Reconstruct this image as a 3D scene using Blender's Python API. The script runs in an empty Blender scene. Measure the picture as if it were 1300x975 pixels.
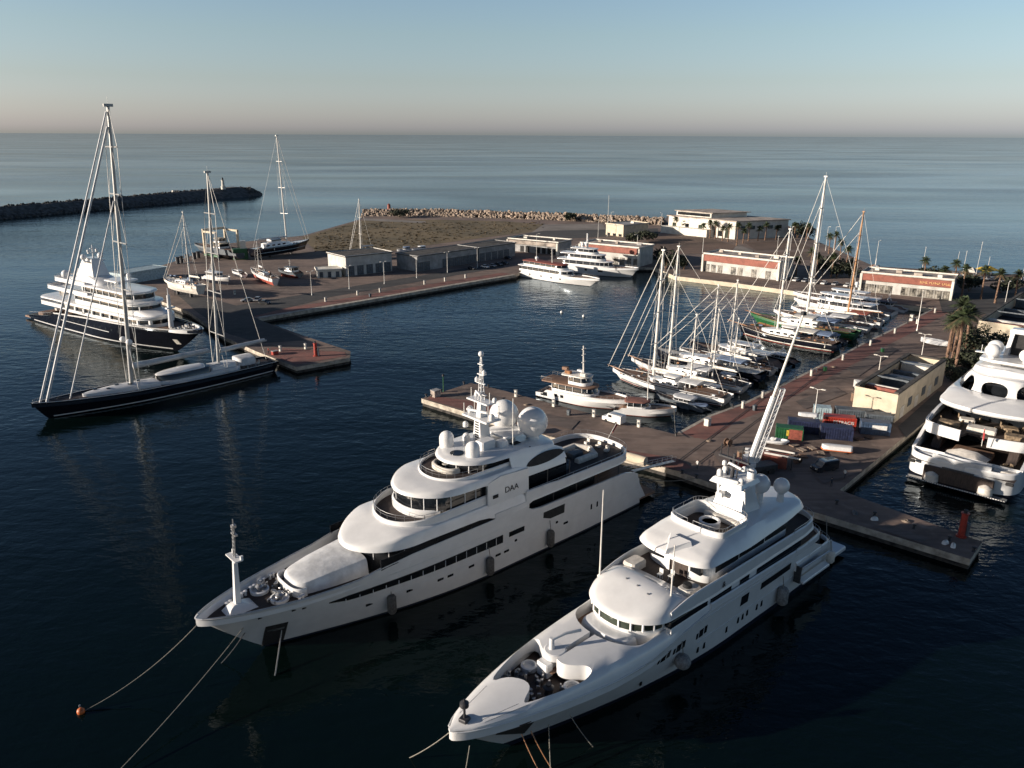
import bpy, math, random
from mathutils import Vector, Matrix
from mathutils.geometry import tessellate_polygon
random.seed(7)
R = math.radians
sc = bpy.context.scene
COL = sc.collection
# ------------------------------------------------------------------ camera calibration (drone at 60 m)
H = 60.0; F = 1000.0
PITCH = math.atan(316.5 / F); SP, CP = math.sin(PITCH), math.cos(PITCH)
ROLL = 0.0046; CR, SR = math.cos(ROLL), math.sin(ROLL)
def ray(u, v):
    x, y = (u - 650) / F, (v - 487.5) / F
    x, y = x * CR + y * SR, -x * SR + y * CR
    return (x, CP - y * SP, -(SP + y * CP))
def at(u, v, z=0.0):
    r = ray(u, v); t = (z - H) / r[2]
    return Vector((r[0] * t, r[1] * t, z))
def height_at(base, v):           # height of a vertical thing at `base` whose top is seen at row v
    lo, hi = -5, 150
    for _ in range(50):
        m = (lo + hi) / 2; dz = m - H
        f = base[1] * CP - dz * SP; d = -(base[1] * SP + dz * CP)
        if 487.5 + F * d / f > v: lo = m
        else: hi = m
    return lo
def lerp(a, b, t): return a + (b - a) * t
def interp(tab):
    def fn(x):
        if x <= tab[0][0]: return tab[0][1]
        for (x0, y0), (x1, y1) in zip(tab, tab[1:]):
            if x <= x1: return y0 + (y1 - y0) * (x - x0) / (x1 - x0)
        return tab[-1][1]
    return fn
def fnof(a): return a if callable(a) else (lambda x, a=a: a)

# ------------------------------------------------------------------ materials
MATS = {}
def mat(name, col, rough=0.5, metal=0.0, var=0.12, scale=2.0, bump=0.0, bscale=None, stretch=None, col2=None, spec=None, coat=0.0, detail=4, lo=.35, hi=.65):
    m = bpy.data.materials.new(name); m.use_nodes = True
    nt = m.node_tree; b = nt.nodes['Principled BSDF']; L = nt.links.new
    b.inputs['Roughness'].default_value = rough; b.inputs['Metallic'].default_value = metal
    if spec is not None: b.inputs['Specular IOR Level'].default_value = spec
    if coat: b.inputs['Coat Weight'].default_value = coat
    tc = nt.nodes.new('ShaderNodeTexCoord'); mp = nt.nodes.new('ShaderNodeMapping')
    if stretch: mp.inputs['Scale'].default_value = stretch
    L(tc.outputs['Object'], mp.inputs['Vector'])
    n = nt.nodes.new('ShaderNodeTexNoise'); n.inputs['Scale'].default_value = scale; n.inputs['Detail'].default_value = detail
    n.inputs['Roughness'].default_value = .62
    L(mp.outputs['Vector'], n.inputs['Vector'])
    cr = nt.nodes.new('ShaderNodeValToRGB')
    c2 = col2 if col2 else tuple(c * (1 - var * 2) for c in col)
    c1 = col if col2 else tuple(min(1, c * (1 + var * .4)) for c in col)
    cr.color_ramp.elements[0].color = (*c2, 1); cr.color_ramp.elements[0].position = lo
    cr.color_ramp.elements[1].color = (*c1, 1); cr.color_ramp.elements[1].position = hi
    L(n.outputs['Fac'], cr.inputs['Fac']); L(cr.outputs['Color'], b.inputs['Base Color'])
    if bump:
        n2 = nt.nodes.new('ShaderNodeTexNoise'); n2.inputs['Scale'].default_value = bscale or scale * 4; n2.inputs['Detail'].default_value = 5
        L(mp.outputs['Vector'], n2.inputs['Vector'])
        bp = nt.nodes.new('ShaderNodeBump'); bp.inputs['Strength'].default_value = bump; bp.inputs['Distance'].default_value = .2
        L(n2.outputs['Fac'], bp.inputs['Height']); L(bp.outputs['Normal'], b.inputs['Normal'])
    MATS[name] = m
    return m
mat('white_paint', (.665, .665, .66), .2, var=.035, scale=.5, coat=.3)
mat('grey_white_paint', (.60, .605, .61), .35, var=.04, scale=.4)
mat('off_white', (.66, .63, .57), .5, var=.12, scale=1.2)
mat('cushion', (.62, .58, .52), .9, var=.12, scale=1.5)
mat('canvas_cover', (.58, .59, .60), .75, var=.14, scale=.5, bump=.25, bscale=1.2)
mat('blue_cover', (.16, .22, .33), .8, var=.15, scale=.6, bump=.2)
mat('black_hull', (.008, .009, .014), .12, var=.1, scale=.3, coat=.5)
mat('navy_boot', (.012, .016, .03), .3, var=.1)
mat('dark_glass', (.012, .014, .017), .06, var=.2, scale=.5, spec=.6)
mat('hull_glass', (.016, .018, .02), .1, var=.2, scale=.5, spec=.5)
mat('tint_glass', (.010, .012, .015), .25, var=.2, scale=.5, spec=.25)
mat('green_glass', (.04, .05, .038), .1, var=.2, scale=.8)
mat('dark_void', (.015, .015, .016), .8, var=.3)
mat('teak', (.22, .13, .085), .7, var=.2, scale=1.2, stretch=(.4, 4, 1))
mat('teak_dark', (.050, .034, .028), .7, var=.25, scale=1.2, stretch=(.4, 4, 1))  # darker teak copy; on the sundeck it stands in for shade
mat('varnish', (.30, .14, .06), .35, var=.25, scale=1.5)
mat('red_antifoul', (.36, .07, .045), .7, var=.2)
mat('steel', (.45, .45, .45), .35, .8, var=.15)
mat('dark_metal', (.05, .05, .055), .5, .3, var=.2)
mat('rubber', (.02, .02, .022), .6, var=.25)
mat('fender_cover', (.10, .095, .09), .85, var=.25, scale=3)
mat('fender_grey', (.22, .22, .22), .8, var=.25, scale=3)
mat('rope', (.22, .205, .175), .9, var=.2, scale=6)
mat('rigging', (.62, .60, .56), .5, 0, var=.1)
mat('mast_white', (.64, .62, .58), .35, var=.06, scale=.6)
mat('mast_grey', (.36, .36, .35), .4, .2, var=.08, scale=.6)
mat('mast_wood', (.42, .22, .10), .45, var=.2, scale=.8)
mat('orange', (.55, .13, .03), .5, var=.15)
mat('red_paint', (.36, .04, .025), .45, var=.2, scale=1.5)
mat('flag_red', (.35, .03, .03), .8, var=.15)
mat('green_paint', (.015, .10, .035), .5, var=.2, scale=1.5)
mat('yellow_paint', (.55, .38, .05), .5, var=.2)
mat('navy_paint', (.022, .03, .075), .5, var=.3, scale=1.5)
mat('blue_paint', (.05, .085, .15), .5, var=.25, scale=1.5)
mat('pale_blue', (.36, .46, .50), .55, var=.2, scale=1.2)
mat('slate_paint', (.10, .12, .14), .6, var=.25, scale=1)
mat('rust_red', (.28, .075, .05), .65, var=.25, scale=1.2)
mat('concrete', (.33, .30, .26), .9, var=.22, scale=.5, bump=.3, bscale=3)
mat('quay_edge', (.46, .41, .34), .85, var=.25, scale=.6, bump=.3, bscale=3)
mat('quay_wall_shade', (.06, .055, .05), .95, var=.4, scale=.7, bump=.4)  # near-black colour stands in for the shaded void under the pier slabs
mat('cream_render', (.56, .485, .37), .9, var=.12, scale=.35, bump=.1, bscale=8)
mat('white_render', (.66, .63, .56), .85, var=.12, scale=.25, bump=.1, bscale=6)
mat('shed_wall', (.50, .49, .46), .85, var=.14, scale=.3)
mat('grey_render', (.32, .32, .32), .85, var=.18, scale=.3)
mat('dark_roof', (.075, .068, .062), .9, var=.35, scale=.4, bump=.2, bscale=3)
mat('pale_roof', (.42, .36, .31), .9, var=.25, scale=.25)
mat('red_fascia', (.26, .088, .062), .75, var=.15, scale=.4)
mat('shopfront', (.30, .28, .24), .4, var=.6, scale=.5)
mat('leaf', (.05, .075, .028), .75, var=.45, scale=1.3)
mat('rattan', (.26, .19, .12), .8, var=.35, scale=2)
mat('leaf_dry', (.13, .095, .05), .8, var=.35, scale=1.3)
mat('shrub_leaf', (.04, .05, .025), .8, var=.45, scale=1.1)
mat('bark', (.20, .12, .08), .9, var=.3, scale=2.5)
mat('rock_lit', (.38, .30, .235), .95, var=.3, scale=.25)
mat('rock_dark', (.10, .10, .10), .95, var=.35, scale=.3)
mat('skin', (.42, .26, .19), .6, var=.1)
mat('cloth_dark', (.04, .045, .06), .9, var=.2)
mat('cloth_white', (.6, .6, .58), .9, var=.1)
mat('cloth_red', (.4, .05, .04), .9, var=.1)
mat('tyre', (.015, .015, .016), .85, var=.2)
mat('car_dark', (.02, .022, .027), .25, var=.1, coat=.5)
mat('car_white', (.68, .67, .65), .3, var=.05, coat=.4)
mat('car_silver', (.30, .31, .33), .3, .3, var=.05, coat=.4)
mat('letter_black', (.01, .01, .01), .5)
mat('letter_white', (.75, .73, .7), .5)
mat('letter_yellow', (.75, .5, .2), .6)
mat('solar', (.02, .022, .035), .15, var=.2)

# ------------------------------------------------------------------ mesh builder
def smooth_poly(p, it=2):
    for _ in range(it):
        q = []
        for a, b in zip(p, p[1:] + p[:1]): q += [(a[0] * .75 + b[0] * .25, a[1] * .75 + b[1] * .25), (a[0] * .25 + b[0] * .75, a[1] * .25 + b[1] * .75)]
        p = q
    return p
class MB:
    def __init__(s): s.v = []; s.f = []; s.mi = []; s.cur = 0; s.M = None; s.cuts = []
    def add(s, verts, faces):
        o = len(s.v); s.cuts.append((o, len(s.f)))
        for p in verts:
            p = Vector(p)
            s.v.append(s.M @ p if s.M else p)
        for f in faces: s.f.append([i + o for i in f]); s.mi.append(s.cur)
        return s
    def loft(s, rings, closed=True, cap0=True, cap1=True):
        n = len(rings[0]); vs = [p for r in rings for p in r]; fs = []
        for i in range(len(rings) - 1):
            for j in range(n if closed else n - 1):
                k = (j + 1) % n
                fs.append((i * n + j, i * n + k, (i + 1) * n + k, (i + 1) * n + j))
        if cap0: fs.append(tuple(range(n - 1, -1, -1)))
        if cap1: fs.append(tuple((len(rings) - 1) * n + j for j in range(n)))
        return s.add(vs, fs)
    def box(s, c, d, rz=0.0, ch=0.0, top=1.0):
        x, y, z = d[0] / 2, d[1] / 2, d[2] / 2
        ch = min(ch, x * .9, y * .9, z * .9)
        def ring(kx, ky, zz): 
            if ch > 0:
                return [(-kx + ch, -ky, zz), (kx - ch, -ky, zz), (kx, -ky + ch, zz), (kx, ky - ch, zz), (kx - ch, ky, zz), (-kx + ch, ky, zz), (-kx, ky - ch, zz), (-kx, -ky + ch, zz)]
            return [(-kx, -ky, zz), (kx, -ky, zz), (kx, ky, zz), (-kx, ky, zz)]
        if ch > 0: rs = [ring(x, y, -z), ring(x * top, y * top, z - ch), ring(x * top - ch * .7, y * top - ch * .7, z)]
        else: rs = [ring(x, y, -z), ring(x * top, y * top, z)]
        ca, sa = math.cos(rz), math.sin(rz)
        rs = [[(c[0] + p[0] * ca - p[1] * sa, c[1] + p[0] * sa + p[1] * ca, c[2] + p[2]) for p in r] for r in rs]
        return s.loft(rs)
    def tube(s, p0, p1, r0, r1=None, n=8):
        r1 = r0 if r1 is None else r1
        p0, p1 = Vector(p0), Vector(p1); d = (p1 - p0)
        if d.length < 1e-6: return s
        d.normalize(); a = d.orthogonal().normalized(); b = d.cross(a)
        rs = [[p + (a * math.cos(2 * math.pi * i / n) + b * math.sin(2 * math.pi * i / n)) * r for i in range(n)] for p, r in ((p0, r0), (p1, r1))]
        return s.loft(rs)
    def path(s, pts, r, n=6):
        pts = [Vector(p) for p in pts]; rs = []
        for i, p in enumerate(pts):
            d = (pts[min(i + 1, len(pts) - 1)] - pts[max(i - 1, 0)]).normalized()
            a = d.cross(Vector((0, 0, 1)))
            a = a.normalized() if a.length > 1e-3 else d.orthogonal().normalized()
            b = d.cross(a); rr = r(i / (len(pts) - 1)) if callable(r) else r
            rs.append([p + (a * math.cos(2 * math.pi * k / n) + b * math.sin(2 * math.pi * k / n)) * rr for k in range(n)])
        return s.loft(rs)
    def lathe(s, prof, c=(0, 0, 0), n=20):
        rs = [[(c[0] + max(r, 1e-3) * math.cos(2 * math.pi * i / n), c[1] + max(r, 1e-3) * math.sin(2 * math.pi * i / n), c[2] + z) for i in range(n)] for r, z in prof]
        return s.loft(rs)
    def ball(s, c, r, n=18, k=1.0, lo=-90):
        return s.lathe([(r * math.cos(R(a)), r * k * math.sin(R(a))) for a in [lo + (90 - lo) * i / 10 for i in range(11)]], c, n)
    def prism(s, pts, z0, z1):
        n = len(pts); a = fnof(z0); b = fnof(z1)
        vs = [(p[0], p[1], a(p[0])) for p in pts] + [(p[0], p[1], b(p[0])) for p in pts]
        fs = [(i, (i + 1) % n, n + (i + 1) % n, n + i) for i in range(n)]
        tri = tessellate_polygon([[Vector((p[0], p[1], 0)) for p in pts]])
        for t in tri:
            A, B2, C2 = [Vector((pts[i][0], pts[i][1], 0)) for i in t]
            if (B2 - A).cross(C2 - A).z < 0: t = t[::-1]
            fs.append(tuple(n + i for i in t)); fs.append(tuple(i for i in t[::-1]))
        return s.add(vs, fs)
    def sheet(s, pts, z):
        vs = [(p[0], p[1], z) for p in pts]; fs = []
        for t in tessellate_polygon([[Vector((p[0], p[1], 0)) for p in pts]]):
            A, B2, C2 = [Vector((pts[i][0], pts[i][1], 0)) for i in t]
            if (B2 - A).cross(C2 - A).z < 0: t = t[::-1]
            fs.append(t)
        return s.add(vs, fs)
    def band(s, pts, z0, z1, th, closed=False):     # wall of thickness th along a plan polyline (inside = left)
        a, b = fnof(z0), fnof(z1); n = len(pts); P = [Vector((p[0], p[1])) for p in pts]; rs = []
        for i in range(n):
            q0 = P[(i - 1) % n] if (closed or i) else P[0]; q1 = P[(i + 1) % n] if (closed or i < n - 1) else P[-1]
            d = q1 - q0
            d = d.normalized() if d.length > 1e-6 else Vector((1, 0)); nn = Vector((-d.y, d.x))
            o, q = P[i], P[i] + nn * th; x = P[i].x; h0, h1 = a(x), b(x); e = min(th * .4, abs(h1 - h0) * .3); m = nn * e
            rs.append([(o.x, o.y, h0), (o.x, o.y, h1 - e), (o.x + m.x, o.y + m.y, h1), (q.x - m.x, q.y - m.y, h1), (q.x, q.y, h1 - e), (q.x, q.y, h0)])
        if closed: rs.append(rs[0])
        return s.loft(rs, True, not closed, not closed)
    def rail(s, pts, h, posts=1, r=.03, mid=True):    # pts are (x,y,z) foot points
        top = [Vector(p) + Vector((0, 0, h)) for p in pts]
        s.path(top, r, 5)
        if mid: s.path([Vector(p) + Vector((0, 0, h * .5)) for p in pts], r * .7, 4)
        for p, q in list(zip(pts, top))[::posts]: s.tube(p, q, r * .8, n=5)
        return s
    def mesh(s, name, mats, ang=35):
        me = bpy.data.meshes.new(name)
        me.from_pydata([tuple(v) for v in s.v], [], s.f)
        ms = mats if isinstance(mats, (list, tuple)) else [mats]
        for m in ms: me.materials.append(MATS[m] if isinstance(m, str) else m)
        if len(ms) > 1: me.polygons.foreach_set('material_index', s.mi)
        me.validate(); me.update()
        import bmesh
        bm = bmesh.new(); bm.from_mesh(me); bmesh.ops.recalc_face_normals(bm, faces=bm.faces); bm.to_mesh(me); bm.free()
        if ang:
            me.shade_smooth(); me.set_sharp_from_angle(angle=R(ang))
        return me
    def build(s, name, mats, parent=None, ang=35, label=None):
        o = bpy.data.objects.new(name, s.mesh(name, mats, ang)); COL.objects.link(o)
        if parent: o.parent = parent
        if label: o['label'] = label
        return o
def build_each(mb, name, mats, parent, ang=0):
    """every added piece becomes an object of its own"""
    ends = mb.cuts[1:] + [(len(mb.v), len(mb.f))]; last = None
    for (v0, f0), (v1, f1) in zip(mb.cuts, ends):
        k = MB(); k.v = mb.v[v0:v1]; k.f = [[i - v0 for i in f] for f in mb.f[f0:f1]]; k.mi = mb.mi[f0:f1]; last = k.build(name, mats, parent, ang)
    return last
def tag(o, label=None, cat=None, group=None, kind=None):
    if label: o['label'] = label
    if cat: o['category'] = cat
    if group: o['group'] = group
    if kind: o['kind'] = kind
    return o
def empty(name, loc, rz, label, cat, group=None):
    o = bpy.data.objects.new(name, None); COL.objects.link(o); o.empty_display_size = .3
    o.location = loc; o.rotation_euler = (0, 0, rz)
    return tag(o, label, cat, group)
def copy_tree(o, loc, rz, label, parent=None):
    c = o.copy(); COL.objects.link(c)
    if parent: c.parent = parent
    else:
        c.location = loc; c.rotation_euler = (0, 0, rz); c['label'] = label
    for ch in o.children: copy_tree(ch, None, 0, None, c)
    return c
def cut(mb, cutters, name, mats, parent=None, ang=35, label=None):
    """boolean difference, baked to a plain mesh"""
    o = mb.build(name, mats, None, 0); tmp = []
    for c in cutters:
        k = c.build('cutter', mats if isinstance(mats, str) else mats[0], None, 0); tmp.append(k)
        md = o.modifiers.new('b', 'BOOLEAN'); md.operation = 'DIFFERENCE'; md.object = k; md.solver = 'EXACT'
    dg = bpy.context.evaluated_depsgraph_get(); dg.update()
    me = bpy.data.meshes.new_from_object(o.evaluated_get(dg)); o.modifiers.clear(); old = o.data; o.data = me
    bpy.data.meshes.remove(old)
    for k in tmp:
        m = k.data; bpy.data.objects.remove(k); bpy.data.meshes.remove(m)
    if ang: me.shade_smooth(); me.set_sharp_from_angle(angle=R(ang))
    if parent: o.parent = parent
    if label: o['label'] = label
    return o
def text(name, body, size, matrix, m, parent, ext=.01):
    c = bpy.data.curves.new(name, 'FONT'); c.body = body; c.size = size; c.extrude = ext; c.align_x = 'CENTER'; c.align_y = 'CENTER'
    tmp = bpy.data.objects.new('tmp', c); COL.objects.link(tmp); dg = bpy.context.evaluated_depsgraph_get(); dg.update()
    me = bpy.data.meshes.new_from_object(tmp.evaluated_get(dg)); bpy.data.objects.remove(tmp); bpy.data.curves.remove(c)
    me.materials.clear(); me.materials.append(MATS[m])
    o = bpy.data.objects.new(name, me); COL.objects.link(o); o.parent = parent; o.matrix_local = matrix
    return o

# ------------------------------------------------------------------ ship shapes (local frame: x runs aft from the stem, y to one side)
class Hull:
    def __init__(s, L, tip, bw, bd, sheer, te_w=.55, te_d=.38, tw=.85, td=.9, tstart=.6, stern_rake=0.0, kw=1.0, kd=.62):
        s.L, s.tip, s.bw, s.bd = L, tip, bw, bd; s.sheer = fnof(sheer)
        s.te_w, s.te_d, s.tw, s.td, s.ts, s.sr, s.kw, s.kd = te_w, te_d, tw, td, tstart, stern_rake, kw, kd
    def stem(s, k): return s.tip * max(0, k) ** .9 if k > 0 else -s.tip * .12 * (-k)
    def end(s, k): return s.L + s.sr * max(0, k)
    def half(s, t, k):
        kk = min(1, max(0, k)); te = lerp(s.te_w, s.te_d, kk); b = lerp(s.bw, s.bd, kk ** 1.2)
        e = math.sin(math.pi / 2 * min(1, t / te)) ** lerp(s.kw, s.kd, kk) if t > 0 else 0
        tl = lerp(s.tw, s.td, kk)
        if t > s.ts: e *= 1 - (1 - tl) * ((t - s.ts) / (1 - s.ts)) ** 2
        if k < 0: e *= max(.35, 1 + .5 * k)
        return max(b * e, .02)
    def y(s, x, z):
        k = z / s.sheer(x); t = (x - s.stem(k)) / (s.end(k) - s.stem(k))
        return s.half(t, k)
    def deck(s, x): return s.y(x, s.sheer(x))
    def build(s, name, mats, parent, zmin=-1.0, boot=None, nst=44, levels=9, bul=.25):
        """mats: [topside, boot/antifoul]"""
        mb = MB(); ts = [(i / nst) ** 1.5 * .5 if i < nst / 2 else None for i in range(nst)]
        ts = sorted(set([round((i / 24) ** 1.7 * .45, 4) for i in range(25)] + [round(.45 + .55 * i / 24, 4) for i in range(25)]))
        bz = boot if boot is not None else 0.0
        ks = [('a', zmin), ('a', zmin * .5), ('a', bz * .5), ('a', bz)] + [('r', (i + 1) / levels) for i in range(levels)]
        rows = []
        for t in ts:
            pr = []
            for kind, q in ks:
                x = lerp(s.tip * .5, s.L, t)
                for _ in range(4):
                    z = q if kind == 'a' else lerp(bz, s.sheer(x), q)
                    k = z / s.sheer(x); x = lerp(s.stem(k), s.end(k), t)
                pr.append((x, s.half(t, k) if t > 0 else .02, z))
            top = pr[-1]; w = top[1]
            pr.append((top[0] + (bul if t == 0 else 0), max(w - bul, .01), top[2] + .03)); pr.append((top[0] + (bul if t == 0 else 0), max(w - bul, .01), top[2] - 1.0))
            rows.append(pr)
        n = len(rows[0])
        for side in (1, -1):
            vs = [(p[0], p[1] * side, p[2]) for r in rows for p in r]
            for j in range(n - 1):
                mb.cur = 1 if j < 3 and len(mats) > 1 else 0
                o = len(mb.v) if j == 0 else o
                if j == 0: mb.v.extend(Vector(v) for v in vs)
                for i in range(len(rows) - 1):
                    mb.f.append([o + i * n + j, o + (i + 1) * n + j, o + (i + 1) * n + j + 1, o + i * n + j + 1]); mb.mi.append(mb.cur)
        mb.cur = 0
        last = rows[-1]; ring = [(p[0], p[1], p[2]) for p in last[:-2]] + [(p[0], -p[1], p[2]) for p in last[:-2]][::-1]
        mb.add(ring, [tuple(range(len(ring)))])
        return mb.build(name, mats, parent, 40)
    def deckplate(s, name, m, parent, zf, x0, x1, inset=.15, n=26):
        zf = fnof(zf); mb = MB(); a = []; b = []
        for i in range(n + 1):
            x = lerp(x0, x1, i / n); w = max(s.y(x, min(zf(x), s.sheer(x))) - inset, .03); a.append((x, -w, zf(x))); b.append((x, w, zf(x)))
        vs = a + b; fs = [(i, i + 1, n + 2 + i, n + 1 + i) for i in range(n)]
        mb.add(vs, fs); return mb.build(name, m, parent, 30)
    def panel(s, mb, x0, x1, z0, z1, off=.03, side=-1, n=None, round_ends=0.0):
        """a strip lying on the hull side; z0/z1 may be functions of x"""
        a, b = fnof(z0), fnof(z1); n = n or max(2, int((x1 - x0) / 1.2)); rs = []
        for i in range(n + 1):
            x = lerp(x0, x1, i / n); za, zb = a(x), b(x)
            ya, yb = s.y(x, za), s.y(x, zb)
            rs.append([(x, side * (ya - .1), za), (x, side * (ya + off), za), (x, side * (yb + off), zb), (x, side * (yb - .1), zb)])
        return mb.loft(rs)
def plan(x0, x1, hw, nose=4, tail=0, p=2.2, n=14, q=None):
    """half outline: list of (x, w) from the nose tip aft"""
    hw = fnof(hw); q = q or p; xs = []
    if nose: xs += [x0 + nose * (1 - math.cos(math.pi / 2 * i / n)) for i in range(n + 1)]
    else: xs += [x0]
    m = x1 - tail; k = max(2, int((m - xs[-1]) / 1.6)); x9 = xs[-1]
    xs += [lerp(x9, m, i / k) for i in range(1, k + 1)]
    if tail: xs += [m + tail * math.sin(math.pi / 2 * i / n) for i in range(1, n + 1)]
    out = []
    for x in xs:
        e = 1.0
        if nose and x < x0 + nose: e *= max(0, 1 - ((x0 + nose - x) / nose) ** p) ** (1 / p)
        if tail and x > m: e *= max(0, 1 - ((x - m) / tail) ** q) ** (1 / q)
        out.append((x, max(hw(x) * e, .02)))
    return out
def outline(*a, **k):      # full closed outline, counter-clockwise seen from above
    h = plan(*a, **k)
    return [(x, -w) for x, w in h] + [(x, w) for x, w in h[::-1]]
def open_line(*a, **k):    # from one aft corner round the nose to the other
    h = plan(*a, **k)
    return [(x, w) for x, w in h[::-1]] + [(x, -w) for x, w in h[1:]]
def shell(mb, x0, x1, hw, zb, zt, nose=4, tail=0, p=2.2, q=None, edge=.35, camber=.1, slope=.15, rake=0.0):
    zb, zt = fnof(zb), fnof(zt); rs = []; edge_f = fnof(edge)
    for x, w in plan(x0, x1, hw, nose, tail, p, q=q):
        b, t = zb(x), zt(x); h = t - b; ed = min(edge_f(x), w * .45); sl = min(slope * h, w * .3); ev = min(ed * .8, h * .45)
        cam = camber * min(1, w / 2)
        fade = max(0, 1 - (x - x0) / max(nose, .1)) if nose else 0
        def X(z): return x + rake * (z - b) * fade
        half = [(w * .96, b), (w, b + min(.06, h * .2)), (w - sl, t - ev), (w - sl - ed * .3, t - ev * .3), (w - sl - ed, t), ((w - sl - ed) * .5, t + cam * .75)]
        rs.append([(X(z), -y, z) for y, z in half] + [(X(t), 0, t + cam)] + [(X(z), y, z) for y, z in half[::-1]])
    return mb.loft(rs)
def mullions(mb, x0, x1, hw, z0, z1, nose, step=1.4, p=2.2, th=.09, tail=0):
    pts = []; h = plan(x0, x1, hw, nose, tail, p, n=30); acc = 0
    for (xa, wa), (xb, wb) in zip(h, h[1:]):
        acc += math.hypot(xb - xa, wb - wa)
        if acc >= step:
            acc = 0
            for sg in (1, -1): pts.append((xb, sg * (wb + .02)))
    for x, y in pts: mb.box((x, y, (fnof(z0)(x) + fnof(z1)(x)) / 2), (th, th, fnof(z1)(x) - fnof(z0)(x)))
    return mb
# ------------------------------------------------------------------ camera, sun, sky
cam = bpy.data.cameras.new('camera'); camo = bpy.data.objects.new('camera', cam); COL.objects.link(camo)
cam.sensor_width = 36; cam.lens = 36 * F / 1300; cam.clip_start = 1; cam.clip_end = 200000
R0, D0, F0 = Vector((1, 0, 0)), Vector((0, -SP, -CP)), Vector((0, CP, -SP))
rx = CR * R0 - SR * D0; dn = SR * R0 + CR * D0
camo.matrix_world = Matrix(((rx.x, -dn.x, -F0.x, 0), (rx.y, -dn.y, -F0.y, 0), (rx.z, -dn.z, -F0.z, H), (0, 0, 0, 1)))
sc.camera = camo
SUN_EL = R(11.5); SUN_DIR = Vector((-.975, -.22, 0)).normalized()
tosun = Vector((SUN_DIR.x * math.cos(SUN_EL), SUN_DIR.y * math.cos(SUN_EL), math.sin(SUN_EL)))
sl = bpy.data.lights.new('sun', 'SUN'); sl.energy = 5.0; sl.angle = R(.6); sl.color = (1, .88, .75)
so = bpy.data.objects.new('sun', sl); COL.objects.link(so); so.rotation_euler = tosun.to_track_quat('Z', 'Y').to_euler(); so.location = (-100, 0, 120)
SKY_RAMP = [(0, (.92, 1.06, 1.66, 1)), (.006, (1.03, 1.12, 1.84, 1)), (.03, (.95, .985, 1.44, 1)), (.06, (.9, .89, 1.1, 1)), (.11, (.93, .91, .97, 1)), (.17, (.93, .92, .98, 1)), (.27, (.53, .57, .64, 1)), (.5, (.31, .35, .43, 1)), (1, (.26, .30, .38, 1))]
w = bpy.data.worlds.new('World'); sc.world = w; w.use_nodes = True
nt = w.node_tree; bg = nt.nodes['Background']; sky = nt.nodes.new('ShaderNodeTexSky'); sky.sky_type = 'NISHITA'; sky.sun_disc = False
sky.sun_elevation = SUN_EL; sky.sun_rotation = math.atan2(tosun.x, tosun.y); sky.altitude = 0; sky.air_density = 1.0; sky.dust_density = 1.0; sky.ozone_density = 2.0
# the upper dome of this clear early sky is a deeper, dimmer blue than the hazy band above the horizon
tc = nt.nodes.new('ShaderNodeTexCoord'); sx = nt.nodes.new('ShaderNodeSeparateXYZ'); nt.links.new(tc.outputs['Generated'], sx.inputs[0])
rp = nt.nodes.new('ShaderNodeValToRGB'); e = rp.color_ramp.elements; e[0].position = 0; e[0].color = SKY_RAMP[0][1]; e[1].position = SKY_RAMP[-1][0]; e[1].color = SKY_RAMP[-1][1]
for q, c in SKY_RAMP[1:-1]: k = e.new(q); k.color = c
nt.links.new(sx.outputs[2], rp.inputs['Fac']); mx = nt.nodes.new('ShaderNodeMix'); mx.data_type = 'RGBA'; mx.blend_type = 'MULTIPLY'; mx.inputs['Factor'].default_value = 1
nt.links.new(sky.outputs[0], mx.inputs['A']); nt.links.new(rp.outputs['Color'], mx.inputs['B']); nt.links.new(mx.outputs['Result'], bg.inputs[0]); bg.inputs[1].default_value = .10
vs = sc.view_settings; vs.view_transform = 'Standard'; vs.look = 'None'; vs.exposure = .77; vs.gamma = 1; vs.use_curve_mapping = False
sc.cycles.max_bounces = 6; sc.cycles.use_denoising = True; sc.cycles.caustics_reflective = False; sc.cycles.caustics_refractive = False
sc.cycles.sample_clamp_indirect = 6

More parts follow.
